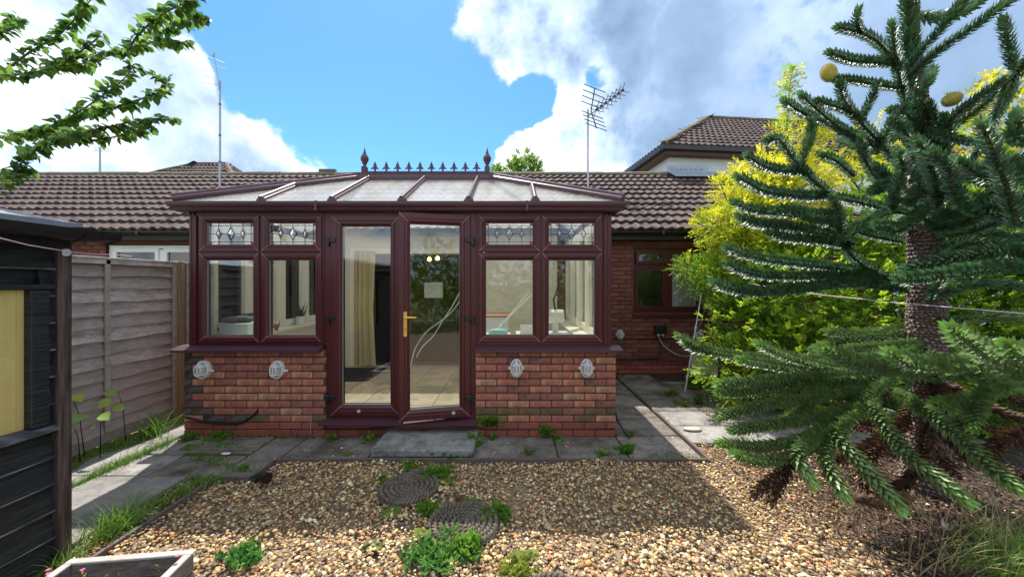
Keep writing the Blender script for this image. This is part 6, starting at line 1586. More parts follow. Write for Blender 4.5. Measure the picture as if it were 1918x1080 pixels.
# upper crown against the sky
BL += [([(1735, 300, 2.8), (1715, 230, 2.75), (1692, 175, 2.7), (1678, 110, 2.62), (1670, 42, 2.55)], .052),
       ([(1683, 130, 2.65), (1650, 85, 2.6), (1615, 62, 2.55), (1568, 50, 2.5)], .050), ([(1612, 62, 2.55), (1604, 40, 2.5), (1608, 16, 2.48)], .046),
       ([(1684, 118, 2.66), (1640, 115, 2.6), (1595, 112, 2.55), (1552, 98, 2.5)], .052),
       ([(1692, 165, 2.7), (1645, 158, 2.65), (1600, 150, 2.6), (1562, 148, 2.55)], .046),
       ([(1690, 140, 2.7), (1725, 95, 2.6), (1770, 45, 2.5), (1812, -12, 2.45), (1840, -60, 2.4)], .052),
       ([(1697, 150, 2.7), (1750, 100, 2.5), (1820, 52, 2.35), (1890, 0, 2.25), (1940, -40, 2.2)], .054),
       ([(1715, 130, 2.72), (1712, 70, 2.7), (1706, 0, 2.68), (1700, -60, 2.66)], .060),
       ([(1899, 130, 2.3), (1890, 90, 2.3), (1879, 34, 2.28)], .052), ([(1960, 90, 2.3), (1925, 115, 2.3), (1895, 150, 2.35), (1880, 190, 2.5), (1820, 300, 2.7)], .055),
       ([(1740, 290, 2.75), (1780, 225, 2.6), (1830, 185, 2.45), (1880, 150, 2.35)], .055), ([(1730, 300, 2.8), (1790, 235, 2.7), (1840, 200, 2.6), (1872, 165, 2.5)], .05),
       ([(1640, 290, 2.7), (1668, 235, 2.6), (1705, 190, 2.5), (1742, 145, 2.45)], .055),
       ([(1700, 330, 2.75), (1650, 270, 2.7), (1608, 225, 2.6), (1580, 185, 2.55), (1572, 152, 2.5)], .052), ([(1612, 225, 2.6), (1632, 185, 2.55), (1645, 152, 2.5)], .046),
       ([(1606, 215, 2.6), (1570, 200, 2.55), (1530, 188, 2.5)], .046), ([(1640, 275, 2.7), (1575, 240, 2.6), (1530, 205, 2.55), (1500, 176, 2.5)], .048),
       ([(1620, 262, 2.7), (1555, 232, 2.65), (1505, 212, 2.6), (1468, 188, 2.55)], .05),
       ([(1700, 330, 2.75), (1760, 270, 2.7), (1745, 205, 2.7), (1740, 190, 2.68)], .046),
       ([(1560, 368, 2.6), (1520, 335, 2.55), (1488, 300, 2.5), (1460, 262, 2.48), (1436, 262, 2.46)], .052),
       ([(1515, 320, 2.55), (1470, 318, 2.5), (1430, 310, 2.45), (1398, 290, 2.42)], .052), ([(1500, 310, 2.52), (1512, 272, 2.5), (1522, 240, 2.5), (1519, 222, 2.48)], .050),
       ([(1560, 365, 2.62), (1500, 365, 2.55), (1430, 355, 2.45), (1380, 330, 2.4)], .056),
       ([(1700, 400, 2.75), (1640, 385, 2.7), (1600, 375, 2.65), (1560, 368, 2.6)], .05),
       ([(1655, 350, 2.7), (1620, 300, 2.6), (1612, 255, 2.55)], .05), ([(1600, 330, 2.6), (1565, 300, 2.55), (1540, 290, 2.5)], .046),
       # middle left sweep
       ([(1700, 545, 2.75), (1650, 515, 2.7), (1600, 483, 2.6), (1578, 450, 2.55), (1572, 405, 2.5), (1559, 366, 2.48)], .052),
       ([(1600, 455, 2.58), (1550, 438, 2.5), (1480, 425, 2.42), (1420, 418, 2.38), (1384, 406, 2.36)], .054),
       ([(1575, 425, 2.55), (1530, 408, 2.45), (1490, 395, 2.35), (1450, 392, 2.3)], .054),
       ([(1590, 460, 2.58), (1540, 450, 2.5), (1480, 445, 2.42), (1440, 436, 2.38)], .050),
       ([(1560, 400, 2.5), (1480, 398, 2.45), (1410, 392, 2.4), (1372, 378, 2.38)], .050),
       ([(1640, 510, 2.66), (1570, 500, 2.55), (1480, 490, 2.45), (1410, 480, 2.4), (1358, 462, 2.38)], .052),
       ([(1650, 522, 2.68), (1570, 515, 2.56), (1480, 516, 2.46), (1410, 512, 2.4), (1360, 492, 2.36)], .052),
       ([(1690, 540, 2.74), (1600, 528, 2.56), (1500, 538, 2.4), (1400, 545, 2.3), (1335, 528, 2.26)], .054),
       ([(1560, 460, 2.5), (1600, 430, 2.45), (1650, 400, 2.4), (1685, 390, 2.36)], .052), ([(1690, 450, 2.7), (1640, 440, 2.6), (1600, 430, 2.5)], .05),
       ([(1760, 385, 2.2), (1750, 330, 2.1), (1735, 290, 2.05), (1716, 262, 2.0)], .058), ([(1830, 400, 2.1), (1790, 360, 2.0), (1775, 310, 1.98), (1745, 285, 1.95)], .056),
       ([(1905, 420, 2.0), (1885, 350, 1.95), (1860, 285, 1.9), (1836, 228, 1.88)], .060), ([(1672, 392, 2.3), (1680, 350, 2.2), (1692, 315, 2.15), (1680, 284, 2.12)], .055),
       ([(1740, 420, 2.7), (1700, 370, 2.6), (1660, 330, 2.5), (1640, 310, 2.46)], .05), ([(1735, 410, 2.7), (1800, 380, 2.6), (1860, 360, 2.5), (1930, 330, 2.4)], .055),
       ([(1740, 400, 2.75), (1800, 330, 2.7), (1850, 310, 2.6), (1920, 300, 2.5)], .055), ([(1750, 440, 2.7), (1830, 430, 2.6), (1900, 400, 2.4), (1960, 380, 2.3)], .055),
       ([(1748, 470, 2.7), (1800, 450, 2.6), (1870, 440, 2.5), (1950, 450, 2.4)], .05), ([(1960, 230, 2.2), (1925, 260, 2.2), (1900, 250, 2.1), (1905, 210, 2.1)], .055),
       ([(1960, 475, 2.0), (1880, 470, 2.0), (1800, 480, 2.05), (1740, 492, 2.1), (1690, 505, 2.15)], .060), ([(1960, 500, 1.9), (1880, 498, 1.85), (1800, 508, 1.8), (1730, 518, 1.8), (1682, 522, 1.8)], .050),
       ([(1740, 560, 2.7), (1790, 470, 2.3), (1870, 455, 2.1), (1950, 480, 2.0)], .052), ([(1735, 350, 2.7), (1770, 330, 2.5), (1810, 330, 2.4), (1850, 345, 2.3)], .052)]
# lower skirt
BL += [([(1740, 420, 2.7), (1780, 400, 2.4), (1840, 395, 2.2), (1920, 420, 2.0)], .055), ([(1700, 380, 2.6), (1715, 360, 2.3), (1745, 350, 2.2), (1790, 360, 2.1)], .055), ([(1745, 380, 2.7), (1720, 400, 2.4), (1680, 425, 2.25), (1640, 420, 2.2)], .052),
       ([(1740, 330, 2.7), (1700, 330, 2.5), (1660, 345, 2.35), (1630, 360, 2.3)], .052), ([(1960, 300, 2.2), (1890, 320, 2.1), (1840, 330, 2.1), (1800, 300, 2.1)], .055), ([(1960, 350, 2.3), (1880, 380, 2.3), (1800, 370, 2.3), (1765, 340, 2.3)], .055),
       ([(1735, 300, 2.8), (1710, 270, 2.5), (1690, 240, 2.4), (1670, 225, 2.35)], .05), ([(1750, 430, 2.6), (1800, 420, 2.4), (1850, 395, 2.2), (1880, 370, 2.1)], .055), ([(1735, 240, 2.7), (1790, 260, 2.5), (1850, 265, 2.4), (1930, 240, 2.3)], .05),
       ([(1735, 560, 2.75), (1780, 545, 2.6), (1850, 530, 2.5), (1930, 540, 2.4)], .052), ([(1745, 600, 2.75), (1800, 600, 2.6), (1860, 590, 2.5), (1930, 600, 2.4)], .052)]
BL += [([(1735, 650, 2.8), (1640, 668, 2.6), (1500, 672, 2.5), (1400, 668, 2.45), (1320, 655, 2.4), (1282, 643, 2.38)], .054), ([(1330, 658, 2.42), (1300, 645, 2.38), (1268, 628, 2.36)], .05),
       ([(1735, 640, 2.8), (1640, 690, 2.5), (1560, 688, 2.4), (1480, 668, 2.3), (1418, 642, 2.26)], .052),
       ([(1850, 700, 2.2), (1790, 678, 2.05), (1700, 690, 1.95), (1620, 682, 1.9), (1540, 650, 1.88)], .056),
       ([(1900, 690, 2.0), (1820, 680, 1.9), (1750, 682, 1.8), (1700, 676, 1.76), (1665, 660, 1.74)], .052),
       ([(1930, 700, 1.8), (1880, 680, 1.6), (1835, 655, 1.52), (1780, 614, 1.48)], .052), ([(1990, 700, 1.7), (1940, 680, 1.6), (1885, 648, 1.52)], .052),
       ([(1720, 690, 2.7), (1630, 705, 2.5), (1500, 692, 2.35), (1384, 672, 2.25)], .052),
       ([(1720, 700, 2.7), (1600, 702, 2.4), (1480, 708, 2.25), (1400, 715, 2.18), (1342, 719, 2.15)], .052), ([(1600, 715, 2.4), (1500, 720, 2.25), (1420, 732, 2.2), (1345, 735, 2.15)], .050),
       ([(1700, 720, 2.6), (1600, 728, 2.35), (1500, 745, 2.2), (1420, 760, 2.15), (1345, 782, 2.12)], .048),
       ([(1640, 745, 2.4), (1560, 775, 2.2), (1460, 792, 2.1), (1370, 806, 2.05)], .048), ([(1600, 770, 2.3), (1530, 810, 2.1), (1440, 835, 2.02), (1346, 830, 1.98)], .050),
       ([(1560, 815, 2.1), (1490, 850, 2.0), (1430, 862, 1.95), (1375, 849, 1.92)], .046), ([(1580, 800, 2.15), (1530, 815, 2.05), (1495, 850, 1.95), (1524, 907, 1.88)], .046),
       ([(1580, 800, 2.1), (1545, 845, 2.0), (1560, 890, 1.9), (1583, 932, 1.85)], .048), ([(1600, 775, 2.2), (1570, 815, 2.05), (1625, 880, 1.9), (1688, 955, 1.78)], .052),
       ([(1640, 740, 2.4), (1635, 765, 2.2), (1700, 850, 1.95), (1755, 895, 1.85), (1814, 940, 1.76)], .052), ([(1670, 730, 2.4), (1730, 768, 2.1), (1800, 820, 1.9), (1860, 880, 1.75), (1912, 918, 1.66)], .052),
       ([(1890, 700, 2.3), (1860, 730, 2.1), (1800, 750, 2.0), (1750, 758, 1.96)], .050), ([(1920, 730, 2.2), (1880, 725, 2.1), (1840, 745, 2.0), (1820, 800, 1.9)], .05),
       ([(1620, 750, 2.4), (1540, 740, 2.3), (1500, 770, 2.2), (1450, 800, 2.15)], .048), ([(1700, 700, 2.7), (1650, 720, 2.4), (1610, 760, 2.25), (1600, 775, 2.2)], .05),
       ([(1740, 640, 2.8), (1660, 632, 2.9), (1580, 640, 3.0), (1520, 655, 3.05)], .052), ([(1735, 630, 2.8), (1680, 618, 2.9), (1620, 625, 3.0), (1550, 622, 3.05)], .052), ([(1740, 640, 2.8), (1640, 650, 2.7), (1580, 655, 2.65)], .05),
       ([(1760, 650, 2.8), (1830, 640, 2.7), (1900, 650, 2.6), (1980, 640, 2.5)], .055), ([(1740, 660, 2.7), (1820, 700, 2.4), (1900, 720, 2.2), (1980, 720, 2.1)], .055),
       ([(1700, 690, 2.6), (1730, 700, 2.3), (1780, 702, 2.2), (1850, 695, 2.1)], .052), ([(1735, 665, 2.7), (1700, 700, 2.5), (1690, 720, 2.4)], .05)]
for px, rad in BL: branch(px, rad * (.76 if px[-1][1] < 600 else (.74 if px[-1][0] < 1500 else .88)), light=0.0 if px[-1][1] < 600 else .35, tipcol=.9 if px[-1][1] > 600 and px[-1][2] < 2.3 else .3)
# the crown's far side and its off-side, whorled off the trunk
for k in range(7):
    z = 1.6 + k * .4; a = k * 2.4 + .5; 
    dv = Vector((math.cos(a), math.sin(a), 0))
    if dv.y < .1 and dv.x < .5: dv = Vector((abs(dv.x) + .4, abs(dv.y) + .2, 0)).normalized()
    L_ = .85 if z < 3 else .55; base = Vector((TX - max(0, z - 2.4) * .08, TY, z))
    pts = [base, base + dv * L_ * .35 + Vector((0, 0, -.02)), base + dv * L_ * .7 + Vector((0, 0, .04)), base + dv * L_ + Vector((0, 0, .18))]
    core, V, Fc, C = spiky(pts, .052, dens=.7); br = core.build('branch', M['bark'], mp); o = npmesh('leaves', V, Fc, M['needle'], C, parent=br); tag(o, kind='stuff')
# dead brown branches low down
for px in ([(1490, 850, 2.05), (1470, 880, 2.0), (1440, 905, 1.96), (1412, 925, 1.94)], [(1480, 870, 2.04), (1462, 900, 2.0), (1445, 940, 1.96)],
           [(1700, 740, 2.6), (1690, 790, 2.5), (1640, 800, 2.4), (1570, 790, 2.35)], [(1740, 700, 2.7), (1760, 760, 2.5), (1740, 800, 2.35), (1760, 850, 2.3), (1790, 890, 2.2)],
           [(1750, 720, 2.7), (1800, 740, 2.5), (1860, 735, 2.4), (1925, 760, 2.3)], [(1960, 810, 2.1), (1905, 810, 2.1), (1865, 835, 2.05), (1845, 870, 2.0)],
           [(1740, 760, 2.7), (1780, 790, 2.6), (1850, 800, 2.5), (1920, 830, 2.4)], [(1700, 790, 2.6), (1640, 840, 2.4), (1620, 900, 2.3), (1660, 940, 2.2)],
           [(1680, 800, 2.6), (1600, 850, 2.4), (1560, 860, 2.35)], [(1735, 780, 2.7), (1730, 850, 2.5), (1700, 900, 2.4), (1640, 930, 2.3)], [(1760, 800, 2.7), (1820, 860, 2.4), (1880, 880, 2.3), (1940, 900, 2.2)],
           [(1700, 720, 2.75), (1640, 745, 2.7), (1560, 770, 2.6), (1520, 800, 2.55)], [(1780, 720, 2.8), (1850, 760, 2.7), (1930, 790, 2.6)], [(1600, 930, 2.15), (1640, 940, 2.15), (1700, 930, 2.2)]):
    branch(px, .042, dead=True, tipcol=False, dens=.7, label='dead brown branch')
# cones
for (px, py, Y, tilt) in ((1552, 137, 2.55, -.3), (1783, 186, 2.6, 1.2)):
    T = Matrix.Translation(at(px, py, Y)) @ Matrix.Rotation(tilt, 4, 'Y') @ Matrix.Scale(.84, 4); b = MB()
    b.lathe([(0, -.068), (.022, -.062), (.040, -.040), (.050, -.008), (.048, .022), (.036, .048), (.018, .062), (0, .066)], n=18, T=T); b.build('cone', M['cone'], mp, smooth=True)
    P_, D_, N_ = [], [], []
    for k in range(420):
        v = 1 - 2 * (k + .5) / 420; a = k * 2.39996; r = math.sqrt(1 - v * v); p = T @ Vector((.049 * r * math.cos(a), .049 * r * math.sin(a), .066 * v)); d = (T.to_3x3() @ Vector((r * math.cos(a), r * math.sin(a), v + .5))).normalized(); P_.append(p); D_.append(d); N_.append(Vector((.1, .2, 1)))
    V, Fc = leaf_quads(np.array(P_), unit(np.array(D_)), unit(np.array(N_)), np.full(420, .010), np.full(420, .006)); cc = np.tile((.50, .44, .10), (len(V), 1)); o = npmesh('cone_scales', V, Fc, M['dead'], cc, parent=mp); tag(o, kind='stuff')
# litter of fallen brown leaves and twigs under it
n = 20000; x = rng.normal(2.9, .8, n); y = rng.uniform(1.3, 3.55, n); k = (x > 1.5) & (x < 5) & (rng.uniform(size=n) < np.clip((x - 1.65) / .7, 0.02, 1)); x, y = x[k], y[k]; n = len(x)
D_ = unit(np.stack([rng.normal(size=n), rng.normal(size=n), rng.normal(0, .35, n)], 1)); N_ = unit(np.stack([rng.normal(0, .5, n), rng.normal(0, .5, n), np.ones(n)], 1))
V, Fc = leaf_quads(np.stack([x, y, rng.uniform(-.015, .03, n)], 1), D_, N_, rng.uniform(.025, .07, n), rng.uniform(.006, .016, n))
o = npmesh('leaf_litter', V, Fc, M['dead'], np.repeat(mixc((.04, .022, .015), (.20, .12, .075), rng.uniform(size=n) ** 1.6), 4, axis=0)); tag(o, kind='stuff')

n = 1500; x = rng.uniform(-2.3, 2.4, n); y = rng.uniform(1.3, 3.2, n); k = ~((x < -1.6) & (y < 1.95)); x, y = x[k], y[k]; n = len(x)
D_ = unit(np.stack([rng.normal(size=n), rng.normal(size=n), rng.normal(0, .25, n)], 1)); N_ = unit(np.stack([rng.normal(0, .4, n), rng.normal(0, .4, n), np.ones(n)], 1))
V, Fc = leaf_quads(np.stack([x, y, lump(x, y) + rng.uniform(-.002, .012, n)], 1), D_, N_, rng.uniform(.008, .035, n), rng.uniform(.003, .009, n))
o = npmesh('leaf_litter', V, Fc, M['dead'], np.repeat(mixc((.05, .035, .02), (.26, .18, .09), rng.uniform(size=n) ** 1.3), 4, axis=0)); tag(o, kind='stuff')
# dry bits and dirt blown over the paving
n = 2600; x = np.concatenate([rng.uniform(-2.9, 1.7, n // 2), rng.uniform(1.1, 4.2, n // 2)]); y = np.concatenate([rng.uniform(3.3, 3.76, n // 2) + (rng.uniform(size=n // 2) < .4) * 0, rng.uniform(3.7, 6.3, n // 2)]); k = ~((x > -1.3) & (x < -.3) & (y < 3.9)); x, y = x[k], y[k]; n = len(x)
y = np.where((x < 1.06) & (rng.uniform(size=n) < .5), 3.765 - np.abs(rng.normal(0, .05, n)), y)
D_ = unit(np.stack([rng.normal(size=n), rng.normal(size=n), rng.normal(0, .2, n)], 1)); N_ = unit(np.stack([rng.normal(0, .4, n), rng.normal(0, .4, n), np.ones(n)], 1))
V, Fc = leaf_quads(np.stack([x, y, rng.uniform(.003, .010, n)], 1), D_, N_, rng.uniform(.006, .028, n), rng.uniform(.004, .010, n))
o = npmesh('leaf_litter', V, Fc, M['dead'], np.repeat(mixc((.05, .035, .02), (.30, .22, .12), rng.uniform(size=n) ** 1.3), 4, axis=0)); tag(o, kind='stuff')

# ================================================================== GRASS, MOSS, WEEDS
def blades(P, hgt, w, colA, colB, lean=.45, seg=3):
    n = len(P); a = rng.uniform(0, 2 * np.pi, n); e_ = np.abs(rng.normal(0, lean, n)); d = np.stack([np.cos(a) * np.sin(e_), np.sin(a) * np.sin(e_), np.cos(e_)], 1); s_ = np.stack([-np.sin(a + .6), np.cos(a + .6), np.zeros(n)], 1)
    rows = []
    for k in range(seg + 1):
        t = k / seg; p = P + d * (hgt * t)[:, None] + np.stack([np.cos(a), np.sin(a), -np.ones(n) * .55], 1) * (hgt * t * t * .38)[:, None]; wv = (w * (1 - t ** 1.5) + .0004)[:, None]; rows += [p - s_ * wv, p + s_ * wv]
    V = np.stack(rows, 1); b_ = (np.arange(n) * (2 * seg + 2))[:, None]; Fc = np.concatenate([b_ + np.array([[2 * k, 2 * k + 1, 2 * k + 3, 2 * k + 2]]) for k in range(seg)])
    return V.reshape(-1, 3), Fc, np.repeat(mixc(colA, colB, rng.uniform(size=n)), 2 * seg + 2, axis=0)
def grass_patch(name, pts, spread, n, h0, h1, w=.0022, cA=(.05, .15, .015), cB=(.24, .38, .05), lean=.45):
    Pc = np.array([[p[0], p[1], 0] for p in pts], float); idx = rng.integers(0, len(Pc), n); P = Pc[idx] + rng.normal(0, 1, (n, 3)) * np.array([spread[0], spread[1], 0]); P[:, 2] = -.01
    V, Fc, C = blades(P, rng.uniform(h0, h1, n), np.full(n, w), cA, cB, lean); o = npmesh(name, V, Fc, M['grass'], C); tag(o, kind='stuff'); return o
def ln(p, q, k): return [(p[0] + (q[0] - p[0]) * i / (k - 1), p[1] + (q[1] - p[1]) * i / (k - 1)) for i in range(k)]
grass_patch('grass', [(-2.5, 2.02), (-2.52, 2.28), (-2.47, 2.36), (-2.54, 2.42)], (.05, .035), 300, .07, .27, .003)
grass_patch('grass', ln((-2.52, 1.9), (-2.50, 2.5), 9), (.04, .03), 160, .02, .1, .0024)
grass_patch('grass', [(-2.5, 2.6), (-2.46, 2.72), (-2.44, 2.84), (-2.38, 2.92)], (.05, .03), 380, .03, .14, .0026)
grass_patch('grass', ln((-3.39, 2.5), (-3.39, 3.0), 12), (.03, .04), 500, .02, .08)
grass_patch('grass', ln((-3.39, 3.0), (-3.37, 3.6), 12), (.035, .04), 700, .03, .13)
grass_patch('grass', ln((-2.95, 3.37), (-2.2, 3.05), 10), (.05, .03), 500, .02, .08)
grass_patch('grass', ln((-2.68, 1.9), (-2.66, 2.5), 10), (.05, .05), 420, .02, .08, cB=(.35, .42, .08))
grass_patch('grass', [(-3.75, 3.5), (-3.72, 3.9), (-3.68, 4.1)], (.05, .05), 140, .05, .22)
grass_patch('grass', [(-3.66, 3.75)], (.05, .05), 60, .25, .42, .004)
grass_patch('grass', ln((-3.30, 3.70), (-1.95, 3.745), 16), (.05, .012), 420, .02, .12, cA=(.10, .14, .03), cB=(.32, .28, .12))
grass_patch('grass', ln((1.75, 3.7), (1.77, 5.9), 14), (.03, .05), 320, .01, .05, cB=(.3, .32, .08))
grass_patch('grass', ln((2.37, 3.75), (2.35, 4.5), 8), (.02, .03), 260, .01, .04, cA=(.2, .16, .05), cB=(.42, .36, .1))
grass_patch('grass', ln((1.2, 3.35), (1.68, 3.3), 6), (.05, .02), 160, .02, .07)
grass_patch('grass', [(2.62, 1.95), (2.85, 2.02), (3.05, 2.12), (2.75, 1.88), (3.2, 2.0)], (.13, .08), 1500, .08, .30, .0026, cB=(.36, .50, .09))
grass_patch('dry_grass', [(2.35, 2.05), (2.55, 2.1), (2.8, 2.2), (2.95, 2.3)], (.12, .10), 170, .18, .5, .0022, (.30, .22, .12), (.5, .4, .25), .6)
def moss_strip(name, x0, x1, y0, y1, n=900, h=.012):
    x = rng.uniform(x0, x1, n); y = rng.uniform(y0, y1, n); u = (x - x0) / (x1 - x0); edge = np.sin(y * 9) * .2 + .75; k = u < edge; x, y = x[k], y[k]
    kk = len(ib); sc3 = rng.uniform(.012, .03, (len(x), 1, 1)) * np.array([1, 1, .55]); V = ib[None] * sc3 * (1 + rng.uniform(-.2, .2, (len(x), kk, 1))) + np.stack([x, y, np.full(len(x), .004)], 1)[:, None, :]
    Fc = (if_[None] + (np.arange(len(x)) * kk)[:, None, None]).reshape(-1, 3); o = npmesh(name, V.reshape(-1, 3), Fc, M['moss'], smooth=True); tag(o, kind='stuff')
moss_strip('moss', -3.95, -3.62, 3.1, 4.7, 1100)
for (px, py, r) in ((655, 850, .05), (820, 640 + 380, .03), (700, 1025, .05), (745, 958, .07), (890, 945, .08), (735, 962, .06), (790, 1000, .05), (420, 833, .08), (360, 838, .08), (980, 1040, .05), (870, 935, .05)):
    p = gr(px, py); moss_strip('moss', p.x - r, p.x + r, p.y - r * .6, p.y + r * .6, int(9000 * r * r) + 14)

def weed(px, py, r, n, label, nm='weed', ln_=.04, wd=.026, col=(.07, .20, .02), col2=(.25, .45, .05), h=.10, z=0.0, nleaf=7, P0=None, group=None, erect=.8, cat='weed', wall=False):
    c = gr(px, py, z) if P0 is None else Vector(P0)
    a = rng.uniform(0, 2 * np.pi, n); e_ = rng.uniform(.1, 1.35 - erect * .5, n); d = np.stack([np.cos(a) * np.sin(e_), np.sin(a) * np.sin(e_) * (.25 if wall else 1), np.cos(e_)], 1)
    P = np.array([[c.x, c.y, c.z - .005]]) + np.stack([rng.normal(0, r * .38, n), rng.normal(0, r * .30 * (.1 if wall else 1), n), np.zeros(n)], 1)
    if wall: P[:, 1] = np.minimum(P[:, 1], c.y + .01)
    P[:, 2] = np.maximum(P[:, 2], c.z - .01)
    V, Fc, C = sprigs(P, unit(d), rng.uniform(.5, 1.1, n) * h, nleaf, ln_, wd, mixc(col, col2, rng.uniform(size=n)), jitter=.7, droop=.35)
    V[:, 2] = np.maximum(V[:, 2], -.005)
    t = wthing(nm, label, cat, (c.x, c.y, c.z), group); o = npmesh('leaves', V, Fc, M['leaf'], C, parent=t); 
    b = MB()
    for i in range(0, n, max(1, n // 12)):
        p = Vector(P[i]); q = p + Vector(tuple(unit(d)[i])) * h * .8; b.tube([p, (p + q) / 2 + Vector((0, 0, h * .05)), q], [.002, .0016, .001], 4)
    b.build('stem', M['grass'] if False else M['twig'], t); return t
G = 'weeds growing through the gravel and paving'
weed(820, 1045, .20, 90, 'large ivy-like patch of green leaves spilling over the lower rope mat', h=.12, ln_=.045, wd=.03, col=(.05, .17, .04), col2=(.20, .40, .08), group=G, nm='ivy_patch', cat='ivy')
weed(875, 1030, .10, 30, 'leafy shoot lying on the edge of the lower rope mat', h=.11, ln_=.05, wd=.028, group=G)
weed(818, 893, .15, 70, 'bushy green weed behind the upper rope mat', h=.10, ln_=.034, wd=.024, group=G)
weed(770, 880, .10, 34, 'feathery weed between the step and the upper rope mat', h=.11, ln_=.03, wd=.012, group=G)
weed(850, 852, .17, 60, 'bramble trailing along the front edge of the concrete step', h=.10, ln_=.035, wd=.026, group=G, z=.0)
weed(885, 835, .06, 26, 'bramble shoot climbing the corner of the concrete step', h=.17, ln_=.035, wd=.024, group=G)
weed(715, 903, .05, 16, 'small green tuft at the edge of the upper rope mat', h=.05, ln_=.03, wd=.02, group=G)
weed(800, 962, .10, 36, 'low green weed between the two rope mats', h=.09, ln_=.036, wd=.024, group=G)
weed(930, 965, .14, 46, 'low weed creeping out beside the lower rope mat', h=.08, ln_=.036, wd=.024, group=G)
weed(455, 1045, .12, 70, 'isolated green weed cushion in the gravel near the planter box', h=.07, ln_=.034, wd=.022, col=(.04, .16, .04), col2=(.15, .36, .07), group=G)
weed(970, 1072, .12, 50, 'yellowish weed tuft at the bottom of the view in the gravel', h=.07, ln_=.032, wd=.018, col=(.15, .22, .03), col2=(.4, .45, .08), group=G)
weed(918, 792, .09, 26, 'broad leaved weed growing out of the brick base just past the open door', h=.13, ln_=.050, wd=.032, group=G, P0=(-.22, 3.74, .12), wall=True)
weed(930, 830, .04, 10, 'small weed under the broad leaved one at the foot of the bricks', h=.09, ln_=.03, wd=.02, group=G, P0=(-.19, 3.70, .0))
weed(1027, 800, .06, 30, 'tall narrow weed against the brick base under the wall lights', h=.15, ln_=.034, wd=.024, group=G, P0=(.36, 3.72, .03), wall=True)
weed(1045, 815, .05, 12, 'young weed beside the tall narrow one at the brick base', h=.08, ln_=.03, wd=.02, group=G, P0=(.45, 3.7, .0))
weed(1158, 845, .08, 26, 'bright green weed on the dark paving by the conservatory corner', h=.10, ln_=.045, wd=.028, col2=(.22, .5, .06), group=G, P0=(1.05, 3.42, .0))
weed(1112, 860, .05, 12, 'tiny weed on the paving edge under the brick corner', h=.07, ln_=.03, wd=.018, group=G, P0=(.82, 3.36, 0))
weed(1000, 858, .07, 12, 'sparse thin weed on the paving below the wall lights', h=.10, ln_=.025, wd=.012, group=G, P0=(.15, 3.4, 0))
weed(690, 830, .05, 18, 'yellow green weed on the paving beside the concrete step', h=.13, ln_=.034, wd=.02, col2=(.4, .5, .05), group=G, P0=(-1.42, 3.66, 0))
weed(620, 815, .05, 14, 'small weed at the foot of the bricks beside the fixed door', h=.09, ln_=.034, wd=.022, group=G, P0=(-1.82, 3.70, 0))
weed(410, 815, .12, 36, 'straggling weed at the sooty brick corner', h=.14, ln_=.036, wd=.022, group=G, P0=(-2.95, 3.70, 0))
weed(360, 820, .06, 16, 'weed at the outer brick corner by the sunlit path', h=.12, ln_=.036, wd=.022, group=G, P0=(-3.22, 3.68, 0))
weed(1252, 735, .10, 16, 'low weed in the paving joint beside the bungalow wall', h=.10, ln_=.036, wd=.024, group=G, P0=(2.25, 5.2, 0))
weed(1280, 740, .09, 16, 'pale weed at the foot of the silver pole', h=.09, ln_=.036, wd=.024, col2=(.4, .5, .08), group=G, P0=(2.2, 4.75, 0))
weed(1310, 710, .14, 40, 'round leaved weed behind the silver pole', h=.22, ln_=.06, wd=.05, group=G, P0=(2.75, 5.55, 0))
weed(1330, 745, .10, 26, 'green weed on the shaded slabs below the lowest monkey puzzle branch', h=.11, ln_=.045, wd=.026, group=G, P0=(2.45, 4.85, 0))
weed(1190, 710, .08, 16, 'weed at the foot of the bungalow wall beside the conservatory', h=.14, ln_=.036, wd=.024, group=G, P0=(1.7, 6.1, 0))
weed(1195, 880, .04, 10, 'weed in the crack at the outer conservatory corner', h=.07, ln_=.03, wd=.02, group=G, P0=(1.2, 3.8, 0))
weed(860, 940, .06, 10, 'small rusty weed sprig in the gravel', h=.06, ln_=.02, wd=.012, col=(.2, .08, .05), col2=(.3, .12, .08), group=G)
weed(455, 880, .05, 12, 'small weed in the front paving joint near the drain pipe', h=.06, ln_=.03, wd=.018, group=G)
# broad leaved seedling tree by the shed
kp = wthing('broad_leaved_plant', 'young plant with large lime green leaves at the foot of the fence behind the shed', 'plant', (-3.72, 3.35, 0))
Lp = [(133, 740, 3.3, .13), (208, 745, 3.5, .09), (190, 775, 3.3, .10), (160, 775, 3.3, .12), (140, 800, 3.2, .11), (128, 770, 3.2, .12), (222, 735, 3.6, .08), (180, 790, 3.3, .10), (130, 820, 3.1, .10), (215, 760, 3.5, .09)]
LPp = np.array([tuple(at(x, y, Y)) for x, y, Y, s in Lp]); nn_ = len(Lp)
for (x_, y_, Y_, s_) in Lp:
    V, Fc = ovate(np.array([tuple(at(x_, y_, Y_))]), unit(rng.normal(size=(1, 3)) * np.array([1, .5, .3]) + np.array([.3, -.6, -.25])), unit(rng.normal(0, .25, (1, 3)) + np.array([.5, -1.0, .7])), np.array([s_ * 1.3]), np.array([s_ * .95]))
    npmesh('leaf', V, Fc, M['leaf_gold'], np.repeat(mixc((.30, .50, .16), (.55, .62, .12), rng.uniform(size=1)), 7, axis=0), parent=kp)
b = MB()
for p in LPp[::2]: b.tube([(p[0] * .5 - 1.85, p[1], 0), (p[0] * .7 - 1.11, p[1], p[2] * .7), p], [.004, .003, .0015], 5)
b.build('stem', M['leaf_gold'], kp)
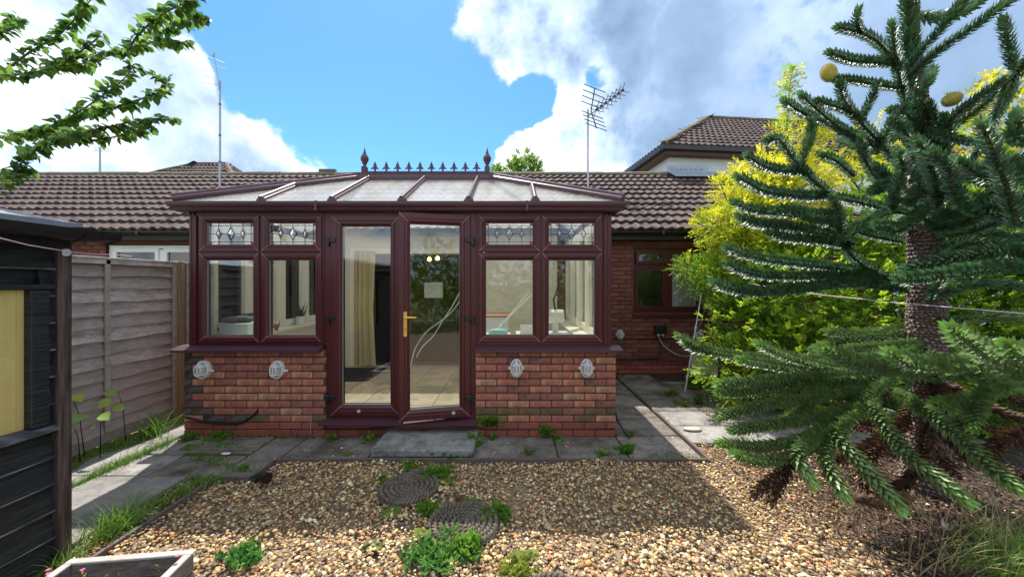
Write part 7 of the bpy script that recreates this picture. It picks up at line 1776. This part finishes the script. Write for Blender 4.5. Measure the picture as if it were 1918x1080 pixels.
# planter flowers
fl_ = wthing('flowering_plant', 'pink flowered bedding plants with yellowing stems growing in the wooden planter', 'flowers', (-1.95, 1.6, .08))
nf = 60; P = np.stack([rng.uniform(-2.15, -1.70, nf), rng.uniform(1.3, 1.85, nf), np.full(nf, .075)], 1); d = unit(rng.normal(0, .5, (nf, 3)) + np.array([0, 0, .9]))
V, Fc, C = sprigs(P, d, rng.uniform(.06, .16, nf), 8, .020, .009, mixc((.15, .2, .04), (.5, .38, .08), rng.uniform(size=nf)), droop=.2); npmesh('leaves', V, Fc, M['leaf'], C, parent=fl_)
b = MB()
for (x, y, z) in [(-2.12, 1.72, .21), (-2.10, 1.70, .225), (-2.06, 1.70, .205), (-2.16, 1.76, .23), (-2.20, 1.80, .22), (-1.66, 1.82, .225), (-2.02, 1.76, .235), (-2.14, 1.66, .23), (-1.75, 1.6, .2), (-2.19, 1.70, .24)]:
    for k in range(5):
        a = 2 * math.pi * k / 5 + x * 40; c = Vector((x, y, z)); q = Vector((math.cos(a), math.sin(a), .35)) * .010; s_ = Vector((-math.sin(a), math.cos(a), 0)) * .006; b.add([c, c + q * .6 - s_, c + q, c + q * .6 + s_], [(0, 1, 2, 3)])
b.build('petals', M['pink'], fl_, fix=False); swing(fl_, (-1.64, 1.90, 0), R(6.7))
for (x, y, z) in []: pass

# ================================================================== BEHIND THE CAMERA (mirrored in the panes)
bh = wthing('back_hedge', 'tall leafy hedge at the far end of the garden, seen only mirrored in the panes', 'hedge', (0, -6, 0))
ells = [(-4 + i * 1.15, -6.3 + rnd.uniform(-.3, .3), 1.0 + (i % 3) * .35, .9, .6, 1.3) for i in range(10)] + [(1.2, -4.6, 1.1, .6, .6, 1.2), (2.6, -4.2, 1.3, .8, .6, 1.4)]
V, Fc, C = crown(ells, 4200, .3, 7, .11, .06, lambda P, r: mixc((.05, .12, .015), (.34, .42, .06), rng.uniform(size=len(P))), inner=.25, noise_amp=.2, updir=.4)
o = npmesh('foliage', V, Fc, M['leaf'], C, parent=bh); tag(o, kind='stuff')
